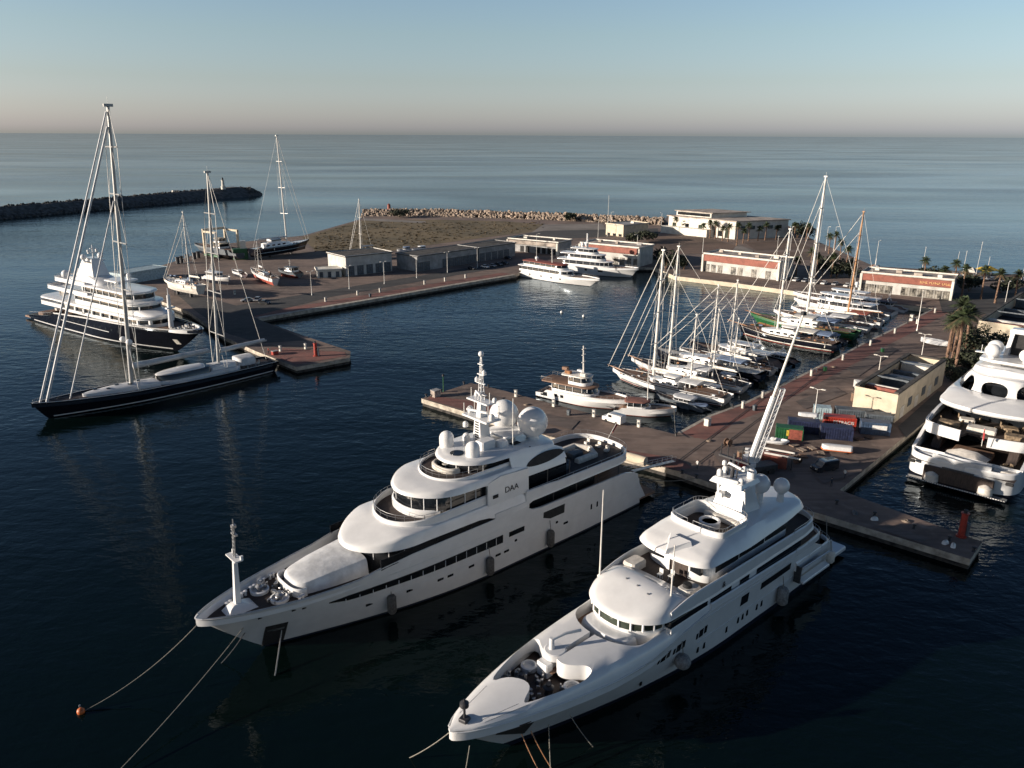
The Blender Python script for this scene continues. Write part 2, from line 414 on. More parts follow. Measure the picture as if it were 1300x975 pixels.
# ------------------------------------------------------------------ sea
def water_mat():
    m = bpy.data.materials.new('sea_water'); m.use_nodes = True; nt = m.node_tree; L = nt.links.new; b = nt.nodes['Principled BSDF']
    b.inputs['Base Color'].default_value = (.0015, .005, .0045, 1); b.inputs['Roughness'].default_value = .06; b.inputs['IOR'].default_value = 1.33
    tc = nt.nodes.new('ShaderNodeTexCoord')
    def noise(sc_, det, stretch, rot=.35, dist=0.0):
        mp = nt.nodes.new('ShaderNodeMapping'); mp.inputs['Scale'].default_value = stretch; mp.inputs['Rotation'].default_value = (0, 0, rot)
        L(tc.outputs['Object'], mp.inputs['Vector']); n = nt.nodes.new('ShaderNodeTexNoise'); n.inputs['Scale'].default_value = sc_
        n.inputs['Detail'].default_value = det; n.inputs['Distortion'].default_value = dist; L(mp.outputs['Vector'], n.inputs['Vector']); return n.outputs['Fac']
    def math_(op, a, b2):
        n = nt.nodes.new('ShaderNodeMath'); n.operation = op
        for i, q in enumerate((a, b2)):
            if isinstance(q, (int, float)): n.inputs[i].default_value = q
            else: L(q, n.inputs[i])
        return n.outputs[0]
    swell = noise(.055, 2, (.55, 1, 1), .15); chop = noise(.42, 3, (.6, 1, 1), .25, .3); rip = noise(1.5, 2, (.75, 1, 1), -.2)
    calm = noise(.006, 3, (.35, 1, 1), .1)
    mr = nt.nodes.new('ShaderNodeMapRange'); mr.inputs[1].default_value = .38; mr.inputs[2].default_value = .66; mr.inputs[3].default_value = .35; mr.inputs[4].default_value = 1.3
    L(calm, mr.inputs[0])
    hgt = math_('ADD', math_('MULTIPLY', swell, 1.1), math_('ADD', math_('MULTIPLY', chop, .62), math_('MULTIPLY', rip, .12)))
    hgt = math_('MULTIPLY', hgt, mr.outputs[0])
    bp = nt.nodes.new('ShaderNodeBump'); bp.inputs['Strength'].default_value = .48; bp.inputs['Distance'].default_value = .8
    L(hgt, bp.inputs['Height']); L(bp.outputs['Normal'], b.inputs['Normal'])
    # wind ruffled water: facets hide one another at grazing angles, so reflectance levels off well below a mirror's
    b.inputs['Specular IOR Level'].default_value = 0; b.inputs['Roughness'].default_value = 1
    fr = nt.nodes.new('ShaderNodeFresnel'); fr.inputs['IOR'].default_value = 1.33; L(bp.outputs['Normal'], fr.inputs['Normal'])
    pat = noise(.004, 4, (.4, 1, 1), .12, 1.2); pm = nt.nodes.new('ShaderNodeMapRange'); pm.inputs[1].default_value = .36; pm.inputs[2].default_value = .64; pm.inputs[3].default_value = .84; pm.inputs[4].default_value = 1.1; L(pat, pm.inputs[0])
    lim = math_('MULTIPLY', math_('MINIMUM', math_('MULTIPLY', fr.outputs[0], .95), .66), pm.outputs[0])
    gl = nt.nodes.new('ShaderNodeBsdfGlossy'); gl.inputs['Color'].default_value = (.80, .90, .98, 1); gl.inputs['Roughness'].default_value = .07; L(bp.outputs['Normal'], gl.inputs['Normal'])
    ms = nt.nodes.new('ShaderNodeMixShader'); L(lim, ms.inputs[0]); L(b.outputs[0], ms.inputs[1]); L(gl.outputs[0], ms.inputs[2]); L(ms.outputs[0], nt.nodes['Material Output'].inputs['Surface'])
    MATS['sea_water'] = m
water_mat()
mb = MB(); mb.add([(-60000, -400, 0), (60000, -400, 0), (60000, 75000, 0), (-60000, 75000, 0)], [(0, 1, 2, 3)])
tag(mb.build('sea', 'sea_water', None, 0), kind='structure')

# ------------------------------------------------------------------ ground of the port
def ground_mat(name, c1, c2, c3, rough=.92, sc_=.06, lines=0.0):
    m = bpy.data.materials.new(name); m.use_nodes = True; nt = m.node_tree; L = nt.links.new; b = nt.nodes['Principled BSDF']; b.inputs['Roughness'].default_value = rough
    tc = nt.nodes.new('ShaderNodeTexCoord')
    n = nt.nodes.new('ShaderNodeTexNoise'); n.inputs['Scale'].default_value = sc_; n.inputs['Detail'].default_value = 8; n.inputs['Roughness'].default_value = .65; L(tc.outputs['Object'], n.inputs['Vector'])
    cr = nt.nodes.new('ShaderNodeValToRGB'); e = cr.color_ramp.elements; e[0].position = .40; e[0].color = (*c2, 1); e[1].position = .58; e[1].color = (*c1, 1)
    L(n.outputs['Fac'], cr.inputs['Fac'])
    n2 = nt.nodes.new('ShaderNodeTexNoise'); n2.inputs['Scale'].default_value = .5; n2.inputs['Detail'].default_value = 6; L(tc.outputs['Object'], n2.inputs['Vector'])
    r2 = nt.nodes.new('ShaderNodeValToRGB'); r2.color_ramp.elements[0].position = .5; r2.color_ramp.elements[1].position = .74; L(n2.outputs['Fac'], r2.inputs['Fac'])
    mx = nt.nodes.new('ShaderNodeMix'); mx.data_type = 'RGBA'; L(r2.outputs['Color'], mx.inputs['Factor']); L(cr.outputs['Color'], mx.inputs['A']); mx.inputs['B'].default_value = (*c3, 1)
    ms_ = nt.nodes.new('ShaderNodeMapping'); ms_.inputs['Rotation'].default_value = (0, 0, R(-46)); ms_.inputs['Scale'].default_value = (.05, .3, 1); L(tc.outputs['Object'], ms_.inputs['Vector'])
    n3 = nt.nodes.new('ShaderNodeTexNoise'); n3.inputs['Scale'].default_value = 1; n3.inputs['Detail'].default_value = 6; n3.inputs['Distortion'].default_value = 1.6; L(ms_.outputs['Vector'], n3.inputs['Vector'])
    r3 = nt.nodes.new('ShaderNodeValToRGB'); r3.color_ramp.elements[0].position = .36; r3.color_ramp.elements[0].color = (.5, .5, .52, 1); r3.color_ramp.elements[1].position = .52; r3.color_ramp.elements[1].color = (1, 1, 1, 1); L(n3.outputs['Fac'], r3.inputs['Fac'])
    m3 = nt.nodes.new('ShaderNodeMix'); m3.data_type = 'RGBA'; m3.blend_type = 'MULTIPLY'; m3.inputs['Factor'].default_value = .6; L(mx.outputs['Result'], m3.inputs['A']); L(r3.outputs['Color'], m3.inputs['B'])
    L(m3.outputs['Result'], b.inputs['Base Color'])
    bp = nt.nodes.new('ShaderNodeBump'); bp.inputs['Strength'].default_value = .3; bp.inputs['Distance'].default_value = .1; L(n2.outputs['Fac'], bp.inputs['Height']); L(bp.outputs['Normal'], b.inputs['Normal'])
    MATS[name] = m
ground_mat('apron', (.205, .146, .117), (.12, .088, .073), (.22, .165, .135))
ground_mat('red_paving', (.23, .095, .075), (.15, .07, .058), (.2, .1, .08), sc_=.2)
ground_mat('scrub', (.165, .12, .058), (.085, .068, .033), (.20, .14, .075), sc_=.02)
ground_mat('brown_earth', (.16, .10, .07), (.10, .065, .045), (.13, .09, .07), sc_=.03)
ground_mat('pale_ground', (.24, .21, .185), (.17, .15, .13), (.2, .18, .16), sc_=.05)
ground_mat('patch_ground', (.15, .115, .10), (.10, .08, .07), (.16, .13, .11), sc_=.1)
ground_mat('asphalt', (.055, .053, .053), (.038, .037, .038), (.065, .062, .06), sc_=.08)
ZQ = 1.8
LAND = [(535, 506), (598, 486), (640, 496), (703, 513), (755, 526), (856, 551), (900, 527), (942, 512), (988, 490), (1060, 454), (1094, 436), (1136, 416), (1184, 391.5),
        (1019, 371), (934, 359.5), (857, 350.5), (832, 340), (700, 335), (660, 346), (655, 349), (565, 364), (450, 384), (325, 405),
        (400, 431), (445, 446), (444, 454), (376, 466), (325, 446), (285, 428), (240, 396), (166, 368), (150, 354), (218, 333), (290, 309), (385, 299), (455, 279),
        (470, 270), (600, 274), (840, 282), (850, 272), (1000, 286), (1030, 303), (1110, 338), (1300, 349), (1620, 366), (1700, 440), (1340, 406), (1300, 428), (1215, 496), (1160, 545),
        (1066, 622), (1247, 688), (1232, 710), (1040, 652), (900, 612), (860, 598), (820, 587), (795, 581), (640, 538)]
LP = [at(u, v, ZQ) for u, v in LAND][::-1]
def area(p): return sum(a.x * b.y - b.x * a.y for a, b in zip(p, p[1:] + p[:1])) / 2
if area(LP) < 0: LP = LP[::-1]
mb = MB(); mb.sheet(LP, ZQ); tag(mb.build('quay_ground', 'apron', None, 0), kind='structure')
mb = MB(); n = len(LP)
mb.loft([[(p.x, p.y, .75) for p in LP], [(p.x, p.y, ZQ) for p in LP]], True, False, False); tag(mb.build('quay_edge', 'quay_edge', None, 0), kind='structure')
def inset(pts, d):
    out = []
    for i, p in enumerate(pts):
        q0, q1 = pts[i - 1], pts[(i + 1) % len(pts)]; t = (Vector((q1.x, q1.y)) - Vector((q0.x, q0.y))).normalized(); out.append(Vector((p.x - t.y * d, p.y + t.x * d, p.z)))
    return out
IP = inset(LP, .25)
mb = MB(); mb.loft([[(p.x, p.y, -1.5) for p in IP], [(p.x, p.y, .75) for p in IP], [(p.x, p.y, .75) for p in LP]], True, False, False); tag(mb.build('quay_wall_shade', 'quay_wall_shade', None, 0), kind='structure')
pts = [at(u, v, 0) for u, v in [(1184, 394.5), (1019, 374), (934, 362), (858, 353)]]
CE = [p for p in LP if any((p - at(u, v, ZQ)).length < .5 for u, v in [(1184, 391.5), (1019, 371), (934, 359.5), (857, 350.5), (832, 340)])]
mb = MB()
CE2 = [Vector((p.x, p.y, 0)) - Vector(((p - CE[0]).y, -(p - CE[0]).x, 0)) * 0 for p in CE]
mid = Vector((60, 250, 0))
off = lambda p: (mid - Vector((p.x, p.y, 0))).normalized() * .12
mb.loft([[Vector((p.x, p.y, .05)) + off(p) for p in CE], [Vector((p.x, p.y, 1.7)) + off(p) for p in CE]], False, False, False); tag(mb.build('quay_face', 'cream_render', None, 0), kind='structure')
LVL = [0]
def patch(name, m, px, z=None):
    LVL[0] += 1
    pts = [at(u, v, ZQ) for u, v in px]; mb = MB(); mb.sheet(pts, (ZQ + .004 * LVL[0]) if z is None else z); return tag(mb.build(name, m, None, 0), kind='structure')
def strip(name, m, px, d0, d1):
    LVL[0] += 1; pts = [at(u, v, ZQ) for u, v in px]; A = []; B = []
    for i, p in enumerate(pts):
        q0, q1 = pts[max(i - 1, 0)], pts[min(i + 1, len(pts) - 1)]; t = (q1 - q0); t.z = 0; t.normalize(); nn = Vector((-t.y, t.x, 0))
        A.append(p + nn * d0); B.append(p + nn * d1)
    z = ZQ + .004 * LVL[0]; k = len(A); mb = MB()
    mb.add([(p.x, p.y, z) for p in A] + [(p.x, p.y, z) for p in B], [(i, i + 1, k + i + 1, k + i) for i in range(k - 1)])
    return tag(mb.build(name, m, None, 0), kind='structure')
AP = [(860, 549), (900, 527), (942, 512), (988, 490), (1060, 454), (1094, 436), (1136, 416), (1182, 392.5)]
strip('red_pavement', 'red_paving', AP, -.8, -6.2)
strip('kerb_strip', 'quay_edge', AP, -.05, -.8)
patch('red_pavement', 'red_paving', [(548, 502), (640, 515), (655, 524), (636, 533), (542, 507)])
patch('red_pavement', 'red_paving', [(752, 562), (800, 572), (862, 583), (880, 594), (860, 597), (820, 585), (770, 573)])
patch('red_pavement', 'red_paving', [(880, 556), (903, 536), (935, 530), (925, 543), (900, 556)])
strip('red_pavement', 'red_paving', [(655, 349), (565, 364), (450, 384), (330, 404)], -2.5, -8.5)
strip('kerb_strip', 'quay_edge', [(655, 349), (565, 364), (450, 384), (330, 404)], -.05, -2.2)
patch('red_pavement', 'red_paving', [(345, 441), (438, 447), (440, 452), (376, 463), (338, 449)])
patch('road', 'asphalt', [(215, 365), (300, 388), (420, 368), (640, 333), (640, 339), (420, 377), (320, 402), (325, 404), (390, 432), (330, 436), (290, 424), (250, 396)])  # asphalt lane; its left end also paints the shaded quay ground dark
patch('grass_field', 'scrub', [(383, 301.5), (392, 299), (458, 280), (560, 279), (640, 281), (700, 286), (680, 294), (620, 301), (560, 309), (500, 318), (452, 324), (400, 318)])
patch('path', 'pale_ground', [(462, 277), (540, 281), (541, 283.5), (462, 280)])
patch('parking_ground', 'pale_ground', [(690, 285), (765, 284), (770, 292), (720, 298), (672, 297)])
patch('road', 'asphalt', [(545, 316), (690, 293), (835, 290), (835, 297), (720, 303), (600, 318), (560, 323)])
patch('brown_earth', 'brown_earth', [(826, 300), (890, 300), (935, 312), (930, 322), (850, 322), (822, 312)])
patch('brown_earth', 'brown_earth', [(945, 308), (1010, 306), (1034, 316), (960, 318)])
patch('brown_earth', 'brown_earth', [(958, 321), (1035, 319), (1045, 330), (975, 330)])
patch('path', 'pale_ground', [(936, 310), (956, 318), (957, 326), (940, 326), (930, 318)])
patch('beach', 'brown_earth', [(1112, 339), (1300, 350), (1560, 363), (1560, 372), (1300, 357), (1116, 346)])
patch('asphalt_road', 'asphalt', [(1190, 372), (1300, 372), (1300, 395), (1240, 400), (1196, 396)])
patch('asphalt_road', 'asphalt', [(1150, 556), (1200, 514), (1216, 500), (1190, 497), (1140, 542)])
for k_, q_ in enumerate([[(905, 575), (950, 560), (962, 572), (915, 590)], [(1010, 510), (1060, 492), (1075, 500), (1022, 520)], [(1075, 470), (1130, 440), (1140, 444), (1090, 478)], [(690, 525), (735, 535), (725, 546), (680, 535)], [(590, 497), (640, 505), (630, 512), (580, 503)], [(1030, 600), (1090, 585), (1095, 600), (1045, 615)], [(960, 600), (1000, 590), (1010, 605), (975, 620)], [(1120, 665), (1180, 684), (1170, 690), (1110, 671)]]):
    patch('asphalt_patch', 'patch_ground', q_)
# joints and crane rails on the apron
for k, (a, b2) in enumerate([((862, 585), (1012, 474)), ((886, 589), (1045, 472)), ((905, 610), (1000, 545))]):
    LVL[0] += 1; p, q = at(*a, ZQ), at(*b2, ZQ); d = (q - p).normalized(); nn = Vector((-d.y, d.x, 0)) * .12; z = ZQ + .004 * LVL[0]
    mb = MB(); mb.add([(p.x - nn.x, p.y - nn.y, z), (q.x - nn.x, q.y - nn.y, z), (q.x + nn.x, q.y + nn.y, z), (p.x + nn.x, p.y + nn.y, z)], [(0, 1, 2, 3)])
    tag(mb.build('pavement_joint', 'rubber', None, 0), kind='structure')

# ------------------------------------------------------------------ breakwaters: rock armour (uncountable)
def rock_proto(seed):
    rnd = random.Random(seed); V = []; Fs = []
    import bmesh
    bm = bmesh.new(); bmesh.ops.create_icosphere(bm, subdivisions=1, radius=1)
    for v in bm.verts: v.co = v.co * rnd.uniform(.7, 1.15)
    bm.verts.index_update(); V = [v.co.copy() for v in bm.verts]; Fs = [[v.index for v in f.verts] for f in bm.faces]; bm.free(); return V, Fs
ROCKS = [rock_proto(i) for i in range(6)]
def rocks(name, line, width, zc, count, size, m, seed, cap=0):
    """line: world points of the crest; scatter boulders over a berm"""
    rnd = random.Random(seed); mb = MB(); seg = []; tot = 0
    for a, b in zip(line, line[1:]): l = (b - a).length; seg.append((tot, l, a, b)); tot += l
    for _ in range(count):
        d = rnd.random() * tot; s0, l, a, b = [q for q in seg if q[0] <= d][-1]; t = (d - s0) / l; p = a.lerp(b, t); dr = (b - a).normalized(); nn = Vector((-dr.y, dr.x, 0))
        taper = min(1, (tot - d) / 14 + .25) if cap else 1
        c = rnd.uniform(-1, 1); z = zc * (1 - abs(c)) * taper + rnd.uniform(-.3, .5) - .3; p = p + nn * c * width * taper
        V, Fs = ROCKS[rnd.randrange(6)]; s_ = size * rnd.uniform(.6, 1.5); M = Matrix.Translation((p.x, p.y, z)) @ Matrix.Rotation(rnd.random() * 6.28, 4, Vector((rnd.random(), rnd.random(), rnd.random() + .1)).normalized()) @ Matrix.Diagonal((s_, s_ * rnd.uniform(.6, 1), s_ * rnd.uniform(.6, 1), 1))
        mb.M = M; mb.add(V, Fs)
    mb.M = None
    return tag(mb.build(name, m, None, 0), kind='stuff')
Lr = [at(462, 276, 0), at(560, 276.5, 0), at(700, 281, 0), at(842, 288, 0)]
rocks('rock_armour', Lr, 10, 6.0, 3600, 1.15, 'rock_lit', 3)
Ll = [at(-40, 279, 0), at(60, 270, 0), at(150, 262, 0), at(240, 253, 0), at(300, 248, 0), at(332, 247.5, 0)]
mb = MB(); rs = []
for i, p in enumerate(Ll):
    d = (Ll[min(i + 1, 5)] - Ll[max(i - 1, 0)]).normalized(); nn = Vector((-d.y, d.x, 0)); wd = [20, 20, 20, 22, 26, 6][i]; hh = [7, 7.2, 7.2, 7.5, 8.5, 1][i]
    rs.append([p - nn * wd + Vector((0, 0, -1)), p - nn * 5 + Vector((0, 0, hh)), p + nn * 5 + Vector((0, 0, hh)), p + nn * wd + Vector((0, 0, -1))])
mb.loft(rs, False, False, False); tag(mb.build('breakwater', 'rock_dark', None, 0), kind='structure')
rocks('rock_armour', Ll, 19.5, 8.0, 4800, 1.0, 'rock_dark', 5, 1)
# beacon on the breakwater head
p = at(284, 243, 6); t = empty('harbour_light', (p.x, p.y, 8), 0, 'small white harbour light tower on the dark breakwater head', 'beacon')
mb = MB(); mb.lathe([(2.2, 0), (2.2, 3), (1.5, 3.2), (1.2, 8), (1.6, 8.1), (1.6, 8.6), (0, 8.6)], n=12); mb.build('tower', 'white_render', t)
mb = MB(); mb.lathe([(.8, 8.6), (.8, 10.2), (1, 10.3), (0, 11.5)], n=10); mb.build('lantern', 'dark_metal', t)
p = at(494, 268, 3); t = empty('harbour_light', (p.x, p.y, 4), 0, 'squat dark beacon on the sunlit rock breakwater', 'beacon')
mb = MB(); mb.lathe([(1.4, 0), (1.2, 3.5), (1.5, 3.6), (0, 5)], n=10); mb.build('tower', 'rust_red', t)
p = at(223, 246.5, 3); t = empty('rock_hut', (p.x, p.y, 3.5), .9, 'tiny white hut on the flank of the dark breakwater', 'hut')
mb = MB(); mb.box((0, 0, 1.5), (6, 3, 3), 0, .1); mb.build('wall', 'white_render', t); mb = MB(); mb.box((0, 0, 3.1), (6.4, 3.4, .25)); mb.build('roof', 'grey_render', t)

# ------------------------------------------------------------------ buildings
def frame2(a, b):
    d = b - a; return math.atan2(d.y, d.x), math.hypot(d.x, d.y)
def shed(name, label, cat, a, b, depth, h, wall, roofm='dark_roof', doors=None, fascia=None, eave=.5, units=0, seed=0, parapet=.5, end_wall=None, group=None):
    A, B = at(*a, ZQ), at(*b, ZQ); an, L = frame2(A, B); rnd = random.Random(seed)
    t = empty(name, (A.x, A.y, ZQ), an, label, cat, group)
    mb = MB(); mb.cur = 0; mb.box((L / 2, depth / 2, h / 2), (L, depth, h)); mb.build('wall', wall, t, 0)
    mb = MB(); mb.box((L / 2, depth / 2, h + .12), (L + eave * 2, depth + eave * 2, .3), 0, .05); mb.build('roof', roofm, t, 0)
    mb = MB(); mb.band([(-eave + .05, -eave + .05), (L + eave - .05, -eave + .05), (L + eave - .05, depth + eave - .05), (-eave + .05, depth + eave - .05)], h + .27, h + .27 + parapet, .25, True); mb.build('parapet', wall if not fascia else 'off_white', t, 0)
    if fascia:
        fm, fh = fascia
        mb = MB(); mb.box((L / 2, -.75, h - fh / 2 - .1), (L - .8, .9, fh), 0, .04); mb.build('fascia', fm, t, 0)
        for x in (-.15, L + .15):
            mb = MB(); mb.box((x, -.6, h / 2), (.9, 1.6, h), 0, .05); mb.build('end_pier', 'white_render', t, 0)
    if doors:
        n, dw, dh, dm = doors; st = L / n
        for i in range(n):
            if rnd.random() < .12: continue
            x = st * (i + .5); f = MB(); f.box((x, -.06, dh / 2 + .1), (dw, .1, dh)); o = f.build('door' if dh > 2.2 else 'window', dm, t, 0)
            g = MB()
            for k in range(3): g.box((x - dw / 2 + dw * (k + .5) / 3, -.13, dh / 2 + .1), (.08, .06, dh))
            g.box((x, -.13, dh + .1), (dw + .16, .06, .1)); g.build('frame', 'dark_metal', o, 0)
    for k in range(units):
        x = L * (k + .5) / units + rnd.uniform(-1, 1); w_ = rnd.uniform(1.2, 3); m_ = MB(); m_.box((x, depth * rnd.uniform(.3, .7), h + .27 + .5), (w_, rnd.uniform(1, 2), rnd.uniform(.8, 1.3)), 0, .06); m_.build('roof_unit', rnd.choice(['white_render', 'grey_render', 'pale_roof']), t, 0)
    return t, A, an, L
shed('boat_shed', 'long shed with a sunlit white end wall and dark flat roof beside the left quay', 'shed', (440, 351), (498, 344), 16, 8.2, 'shed_wall', doors=(5, 3.2, 4, 'slate_paint'), seed=1, parapet=.3)
shed('lean_to', 'low white annexe against the sunlit end wall of the long shed', 'shed', (403, 353), (434, 351.5), 7, 3.2, 'white_render', 'white_render', doors=(3, 1.4, 2.3, 'slate_paint'), seed=12, parapet=.2)
shed('boat_shed', 'longest grey shed with a dark roof and lamp posts before it', 'shed', (530, 345), (606, 333), 14, 6.6, 'grey_render', doors=(10, 3.6, 3.8, 'slate_paint'), seed=2, parapet=.25)
shed('boat_shed', 'grey shed at the far end of the left quay, nearest the classic white ship', 'shed', (608, 332.5), (654, 325), 14, 6.4, 'grey_render', doors=(6, 3.6, 3.8, 'slate_paint'), seed=3, parapet=.25)
shed('workshop', 'low workshop with a sunlit tan fascia behind the far left sheds', 'workshop', (646, 318), (708, 324), 14, 6, 'grey_render', 'dark_roof', (9, 2.2, 3, 'dark_void'), ('pale_roof', 1.8), seed=4, units=2)
shed('harbour_office', 'cream cube office with a grey side wall and flagpole by the far road', 'office', (769, 298), (791, 301), 22, 6.5, 'cream_render', 'grey_render', (3, 2.5, 1.4, 'dark_glass'), seed=5, units=1)
shed('shop_building', 'red fascia building behind the white motor yachts in the far corner', 'shop building', (737, 331), (811, 339), 14, 8.4, 'shed_wall', 'pale_roof', (9, 2.3, 3.4, 'shopfront'), ('red_fascia', 2.6), seed=6, units=3, group='red fascia shop buildings')  # shop walls take a darker colour for the shadow under the fascia
shed('shop_building', 'red fascia building above the sunlit cream quay in front of the clubhouse', 'shop building', (893, 344), (988, 356), 14, 7.6, 'shed_wall', 'pale_roof', (11, 2.3, 3.2, 'shopfront'), ('red_fascia', 2.6), seed=7, units=4, group='red fascia shop buildings')
t3, A3, an3, L3 = shed('shop_building', 'red fascia building with a faded yellow sign behind the moored cruisers', 'shop building', (1092, 369.5), (1206, 381), 13, 7.2, 'shed_wall', 'pale_roof', (11, 2.6, 3, 'shopfront'), ('red_fascia', 2.4), seed=8, units=4, group='red fascia shop buildings')
mb = MB(); rnd = random.Random(4)     # the sign: yellow lettering too small and worn to read
x = L3 * .66
for k in range(20):
    if k in (5, 12): x += .55; continue
    w_ = rnd.uniform(.28, .5); z0 = 5.45
    mb.box((x, -1.24, z0 + .45), (.12, .06, .9 if rnd.random() < .4 else .62))
    mb.box((x + w_ / 2, -1.24, z0 + (.1 if rnd.random() < .5 else .55)), (w_, .06, .13)); x += w_ + .17
mb.build('sign_lettering', 'letter_yellow', t3, 0)
shed('boat_tent', 'long pale blue shrink wrapped hull store behind the black motor yacht', 'tent', (156, 362), (213, 352), 9, 4.2, 'pale_blue', 'pale_blue', seed=9, parapet=.1)
# white clubhouse
A, B, C_ = at(848, 295, ZQ), at(932.6, 304, ZQ), at(999, 301, ZQ); hc = 10.2
t = empty('clubhouse', (B.x, B.y, ZQ), 0, 'big white clubhouse with a stepped roof and palms before it by the sea', 'clubhouse')
rel = lambda p: Vector((p.x - B.x, p.y - B.y, 0))
a, c = rel(A), rel(C_); d = a + c
mb = MB(); mb.prism([(0, 0), c[:2], d[:2], a[:2]], 0, hc); mb.build('wall', 'white_render', t, 0)
q = lambda s, u: (a * s + c * u)[:2]
mb = MB(); mb.prism([q(-.02, -.02), q(-.02, 1.02), q(1.02, 1.02), q(1.02, -.02)], hc, hc + .5); mb.build('roof', 'pale_roof', t, 0)
mb = MB(); mb.prism([q(.45, .12), q(.45, .8), q(.98, .8), q(.98, .12)], hc + .5, hc + 3.2); mb.build('upper_storey', 'white_render', t, 0)
mb = MB(); mb.prism([q(.42, .1), q(.42, .84), q(1.0, .84), q(1.0, .1)], hc + 3.2, hc + 3.6); mb.build('roof_slab', 'pale_roof', t, 0)
mb = MB(); mb.prism([q(.47, .117), q(.96, .117), q(.96, .121), q(.47, .121)], hc + 1, hc + 2.8); mb.build('window', 'dark_glass', t, 0)
for i in range(9):
    s0 = .08 + i * .1; m_ = MB(); m_.prism([q(s0, -.003), q(s0, .001), q(s0 + .055, .001), q(s0 + .055, -.003)], 1 if i % 3 else .3, 4.2 if i % 2 else 6.5); m_.build('window', 'dark_glass' if i % 4 else 'green_glass', t, 0)
for i in range(5):
    s0 = .1 + i * .17; m_ = MB(); m_.prism([q(-.003, s0), q(-.003, s0 + .09), q(.001, s0 + .09), q(.001, s0)], 5.5, 7.5); m_.build('window', 'dark_glass', t, 0)
mb = MB(); mb.prism([q(1.0, -.14), q(1.0, 0), q(.3, 0), q(.3, -.14)], 0, 4.4); mb.build('terrace_block', 'white_render', t, 0)

def courtyard(label, a, b, ang_len, h, seed, reds=True, wall='cream_render', an=None):
    A, B = at(*a, ZQ), at(*b, ZQ); a0, L = frame2(A, B); D = ang_len
    if an is None: an = a0
    else: A = B - Vector((math.cos(an), math.sin(an), 0)) * L; rnd = random.Random(seed)
    t = empty('courtyard_building', (A.x, A.y, ZQ), an, label, 'building', 'roofless cream buildings')
    o = [(0, 0), (L, 0), (L, D), (0, D)]
    mb = MB(); mb.band(o, 0, h, .5, True); mb.build('wall', wall, t, 0)
    mb = MB(); mb.box((L / 2, D / 2, h - 3.4), (L - .8, D - .8, .3)); mb.build('inner_roof', 'dark_roof' if reds else 'dark_void', t, 0)
    for x in (.45, L - .45):
        mb = MB(); mb.box((x, D / 2, h + .22), (.95, D, .4), 0, .03); mb.build('roof_rim', 'dark_roof', t, 0)
    mb = MB(); mb.box((L / 2, D - .5, h + .22), (L - 2, .9, .4)); mb.build('roof_rim', 'dark_roof', t, 0)
    ys = [.05, .22, .34, .36, .62, .66, .86]
    for k, (y0, y1, hh, m_) in enumerate([(.10, .13, 3.0, 'rust_red'), (.135, .15, 3.1, 'off_white'), (.42, .46, 2.6, 'slate_paint'), (.50, .60, 1.6, 'off_white'), (.63, .66, 2.2, 'slate_paint'), (.80, .90, 2.6, 'off_white')] if reds else [(.06, .09, 2.6, 'rust_red'), (.12, .14, 2.8, 'off_white'), (.5, .52, 2.4, 'slate_paint'), (.8, .82, 2.6, 'slate_paint')]):
        mb = MB(); mb.box((L / 2, D * (y0 + y1) / 2, h - 3.25 + hh / 2), (L - 1.8, D * (y1 - y0), hh), 0, .05); mb.build('inner_wall', m_, t, 0)
    for y in (.3, .75):
        mb = MB(); mb.box((L / 2, D * y, h + .2), (L - 2.2, .35, .35)); mb.build('beam', 'slate_paint', t, 0)
    for k in range(6):
        y = D * (.12 + .14 * k); m_ = MB(); m_.box((L + .03, y, 2.6 if k % 2 else 1.4), (.1, 2.6, 2 if k % 2 else 2.6)); m_.build('shutter', 'slate_paint' if k % 2 else 'off_white', t, 0)
    mb = MB(); mb.box((L / 2, -.25, 1.3), (L + .2, .5, .5), 0, .05); mb.build('ledge', 'white_render', t, 0)
    return t
courtyard('roofless cream building with red inner walls beside the container yard', (1087, 522), (1135, 537), 36, 6.3, 3, an=R(-42))
courtyard('roofless cream building with black roof beams behind the palms at the right edge', (1236, 436), (1345, 446), 60, 5.6, 5, False, an=R(-42))
# ------------------------------------------------------------------ shared ship parts
def win_row(H, parent, m, spans, z0, z1, name='window', side=-1, off=.03):
    for x0, x1 in spans:
        mb = MB(); H.panel(mb, x0, x1, z0, z1, off, side, n=max(1, int((x1 - x0) / 1.5))); mb.build(name, m, parent, 20)
def porthole(H, parent, x, z, w=.9, h=.35, side=-1, m='hull_glass'):
    mb = MB(); y = H.y(x, z); mb.box((x, side * (y - .02), z), (w, .14, h), 0, .04); mb.build('porthole', m, parent, 20)
def radome(parent, x, y, z, r, kind='ball', pedestal=.8):
    mb = MB()
    if kind == 'ball':
        mb.lathe([(r * .45, 0), (r * .4, pedestal * .8), (r * .62, pedestal)], (x, y, z), 16); cz = z + pedestal + r * .78
        mb.ball((x, y, cz), r, 24, 1, -55)
    else: mb.lathe([(r, 0), (r * 1.02, r * 1.1)] + [(r * 1.02 * math.cos(R(a)), r * 1.1 + r * 1.02 * math.sin(R(a))) for a in (15, 30, 45, 60, 75, 90)], (x, y, z), 20)
    return mb.build('satellite_dome', 'white_paint', parent, 40)
def fender(root_pt, an, label, r=.55, h=2.2, m='fender_cover', group='hanging fenders', sphere=False):
    t = empty('fender', root_pt, an, label, 'fender', group)
    mb = MB()
    if sphere: mb.ball((0, 0, 0), r, 18)
    else: mb.lathe([(.08, -h / 2 - .1), (r * .7, -h / 2), (r, -h / 2 + .3), (r, h / 2 - .3), (r * .7, h / 2), (.08, h / 2 + .1)], n=14)
    mb.build('body', m, t, 40)
    mb = MB(); mb.tube((0, 0, h / 2), (0, .25, h / 2 + 1.6), .05); mb.build('line', 'rope', t)
def world_pt(root, p):
    return root.matrix_basis @ Vector(p)
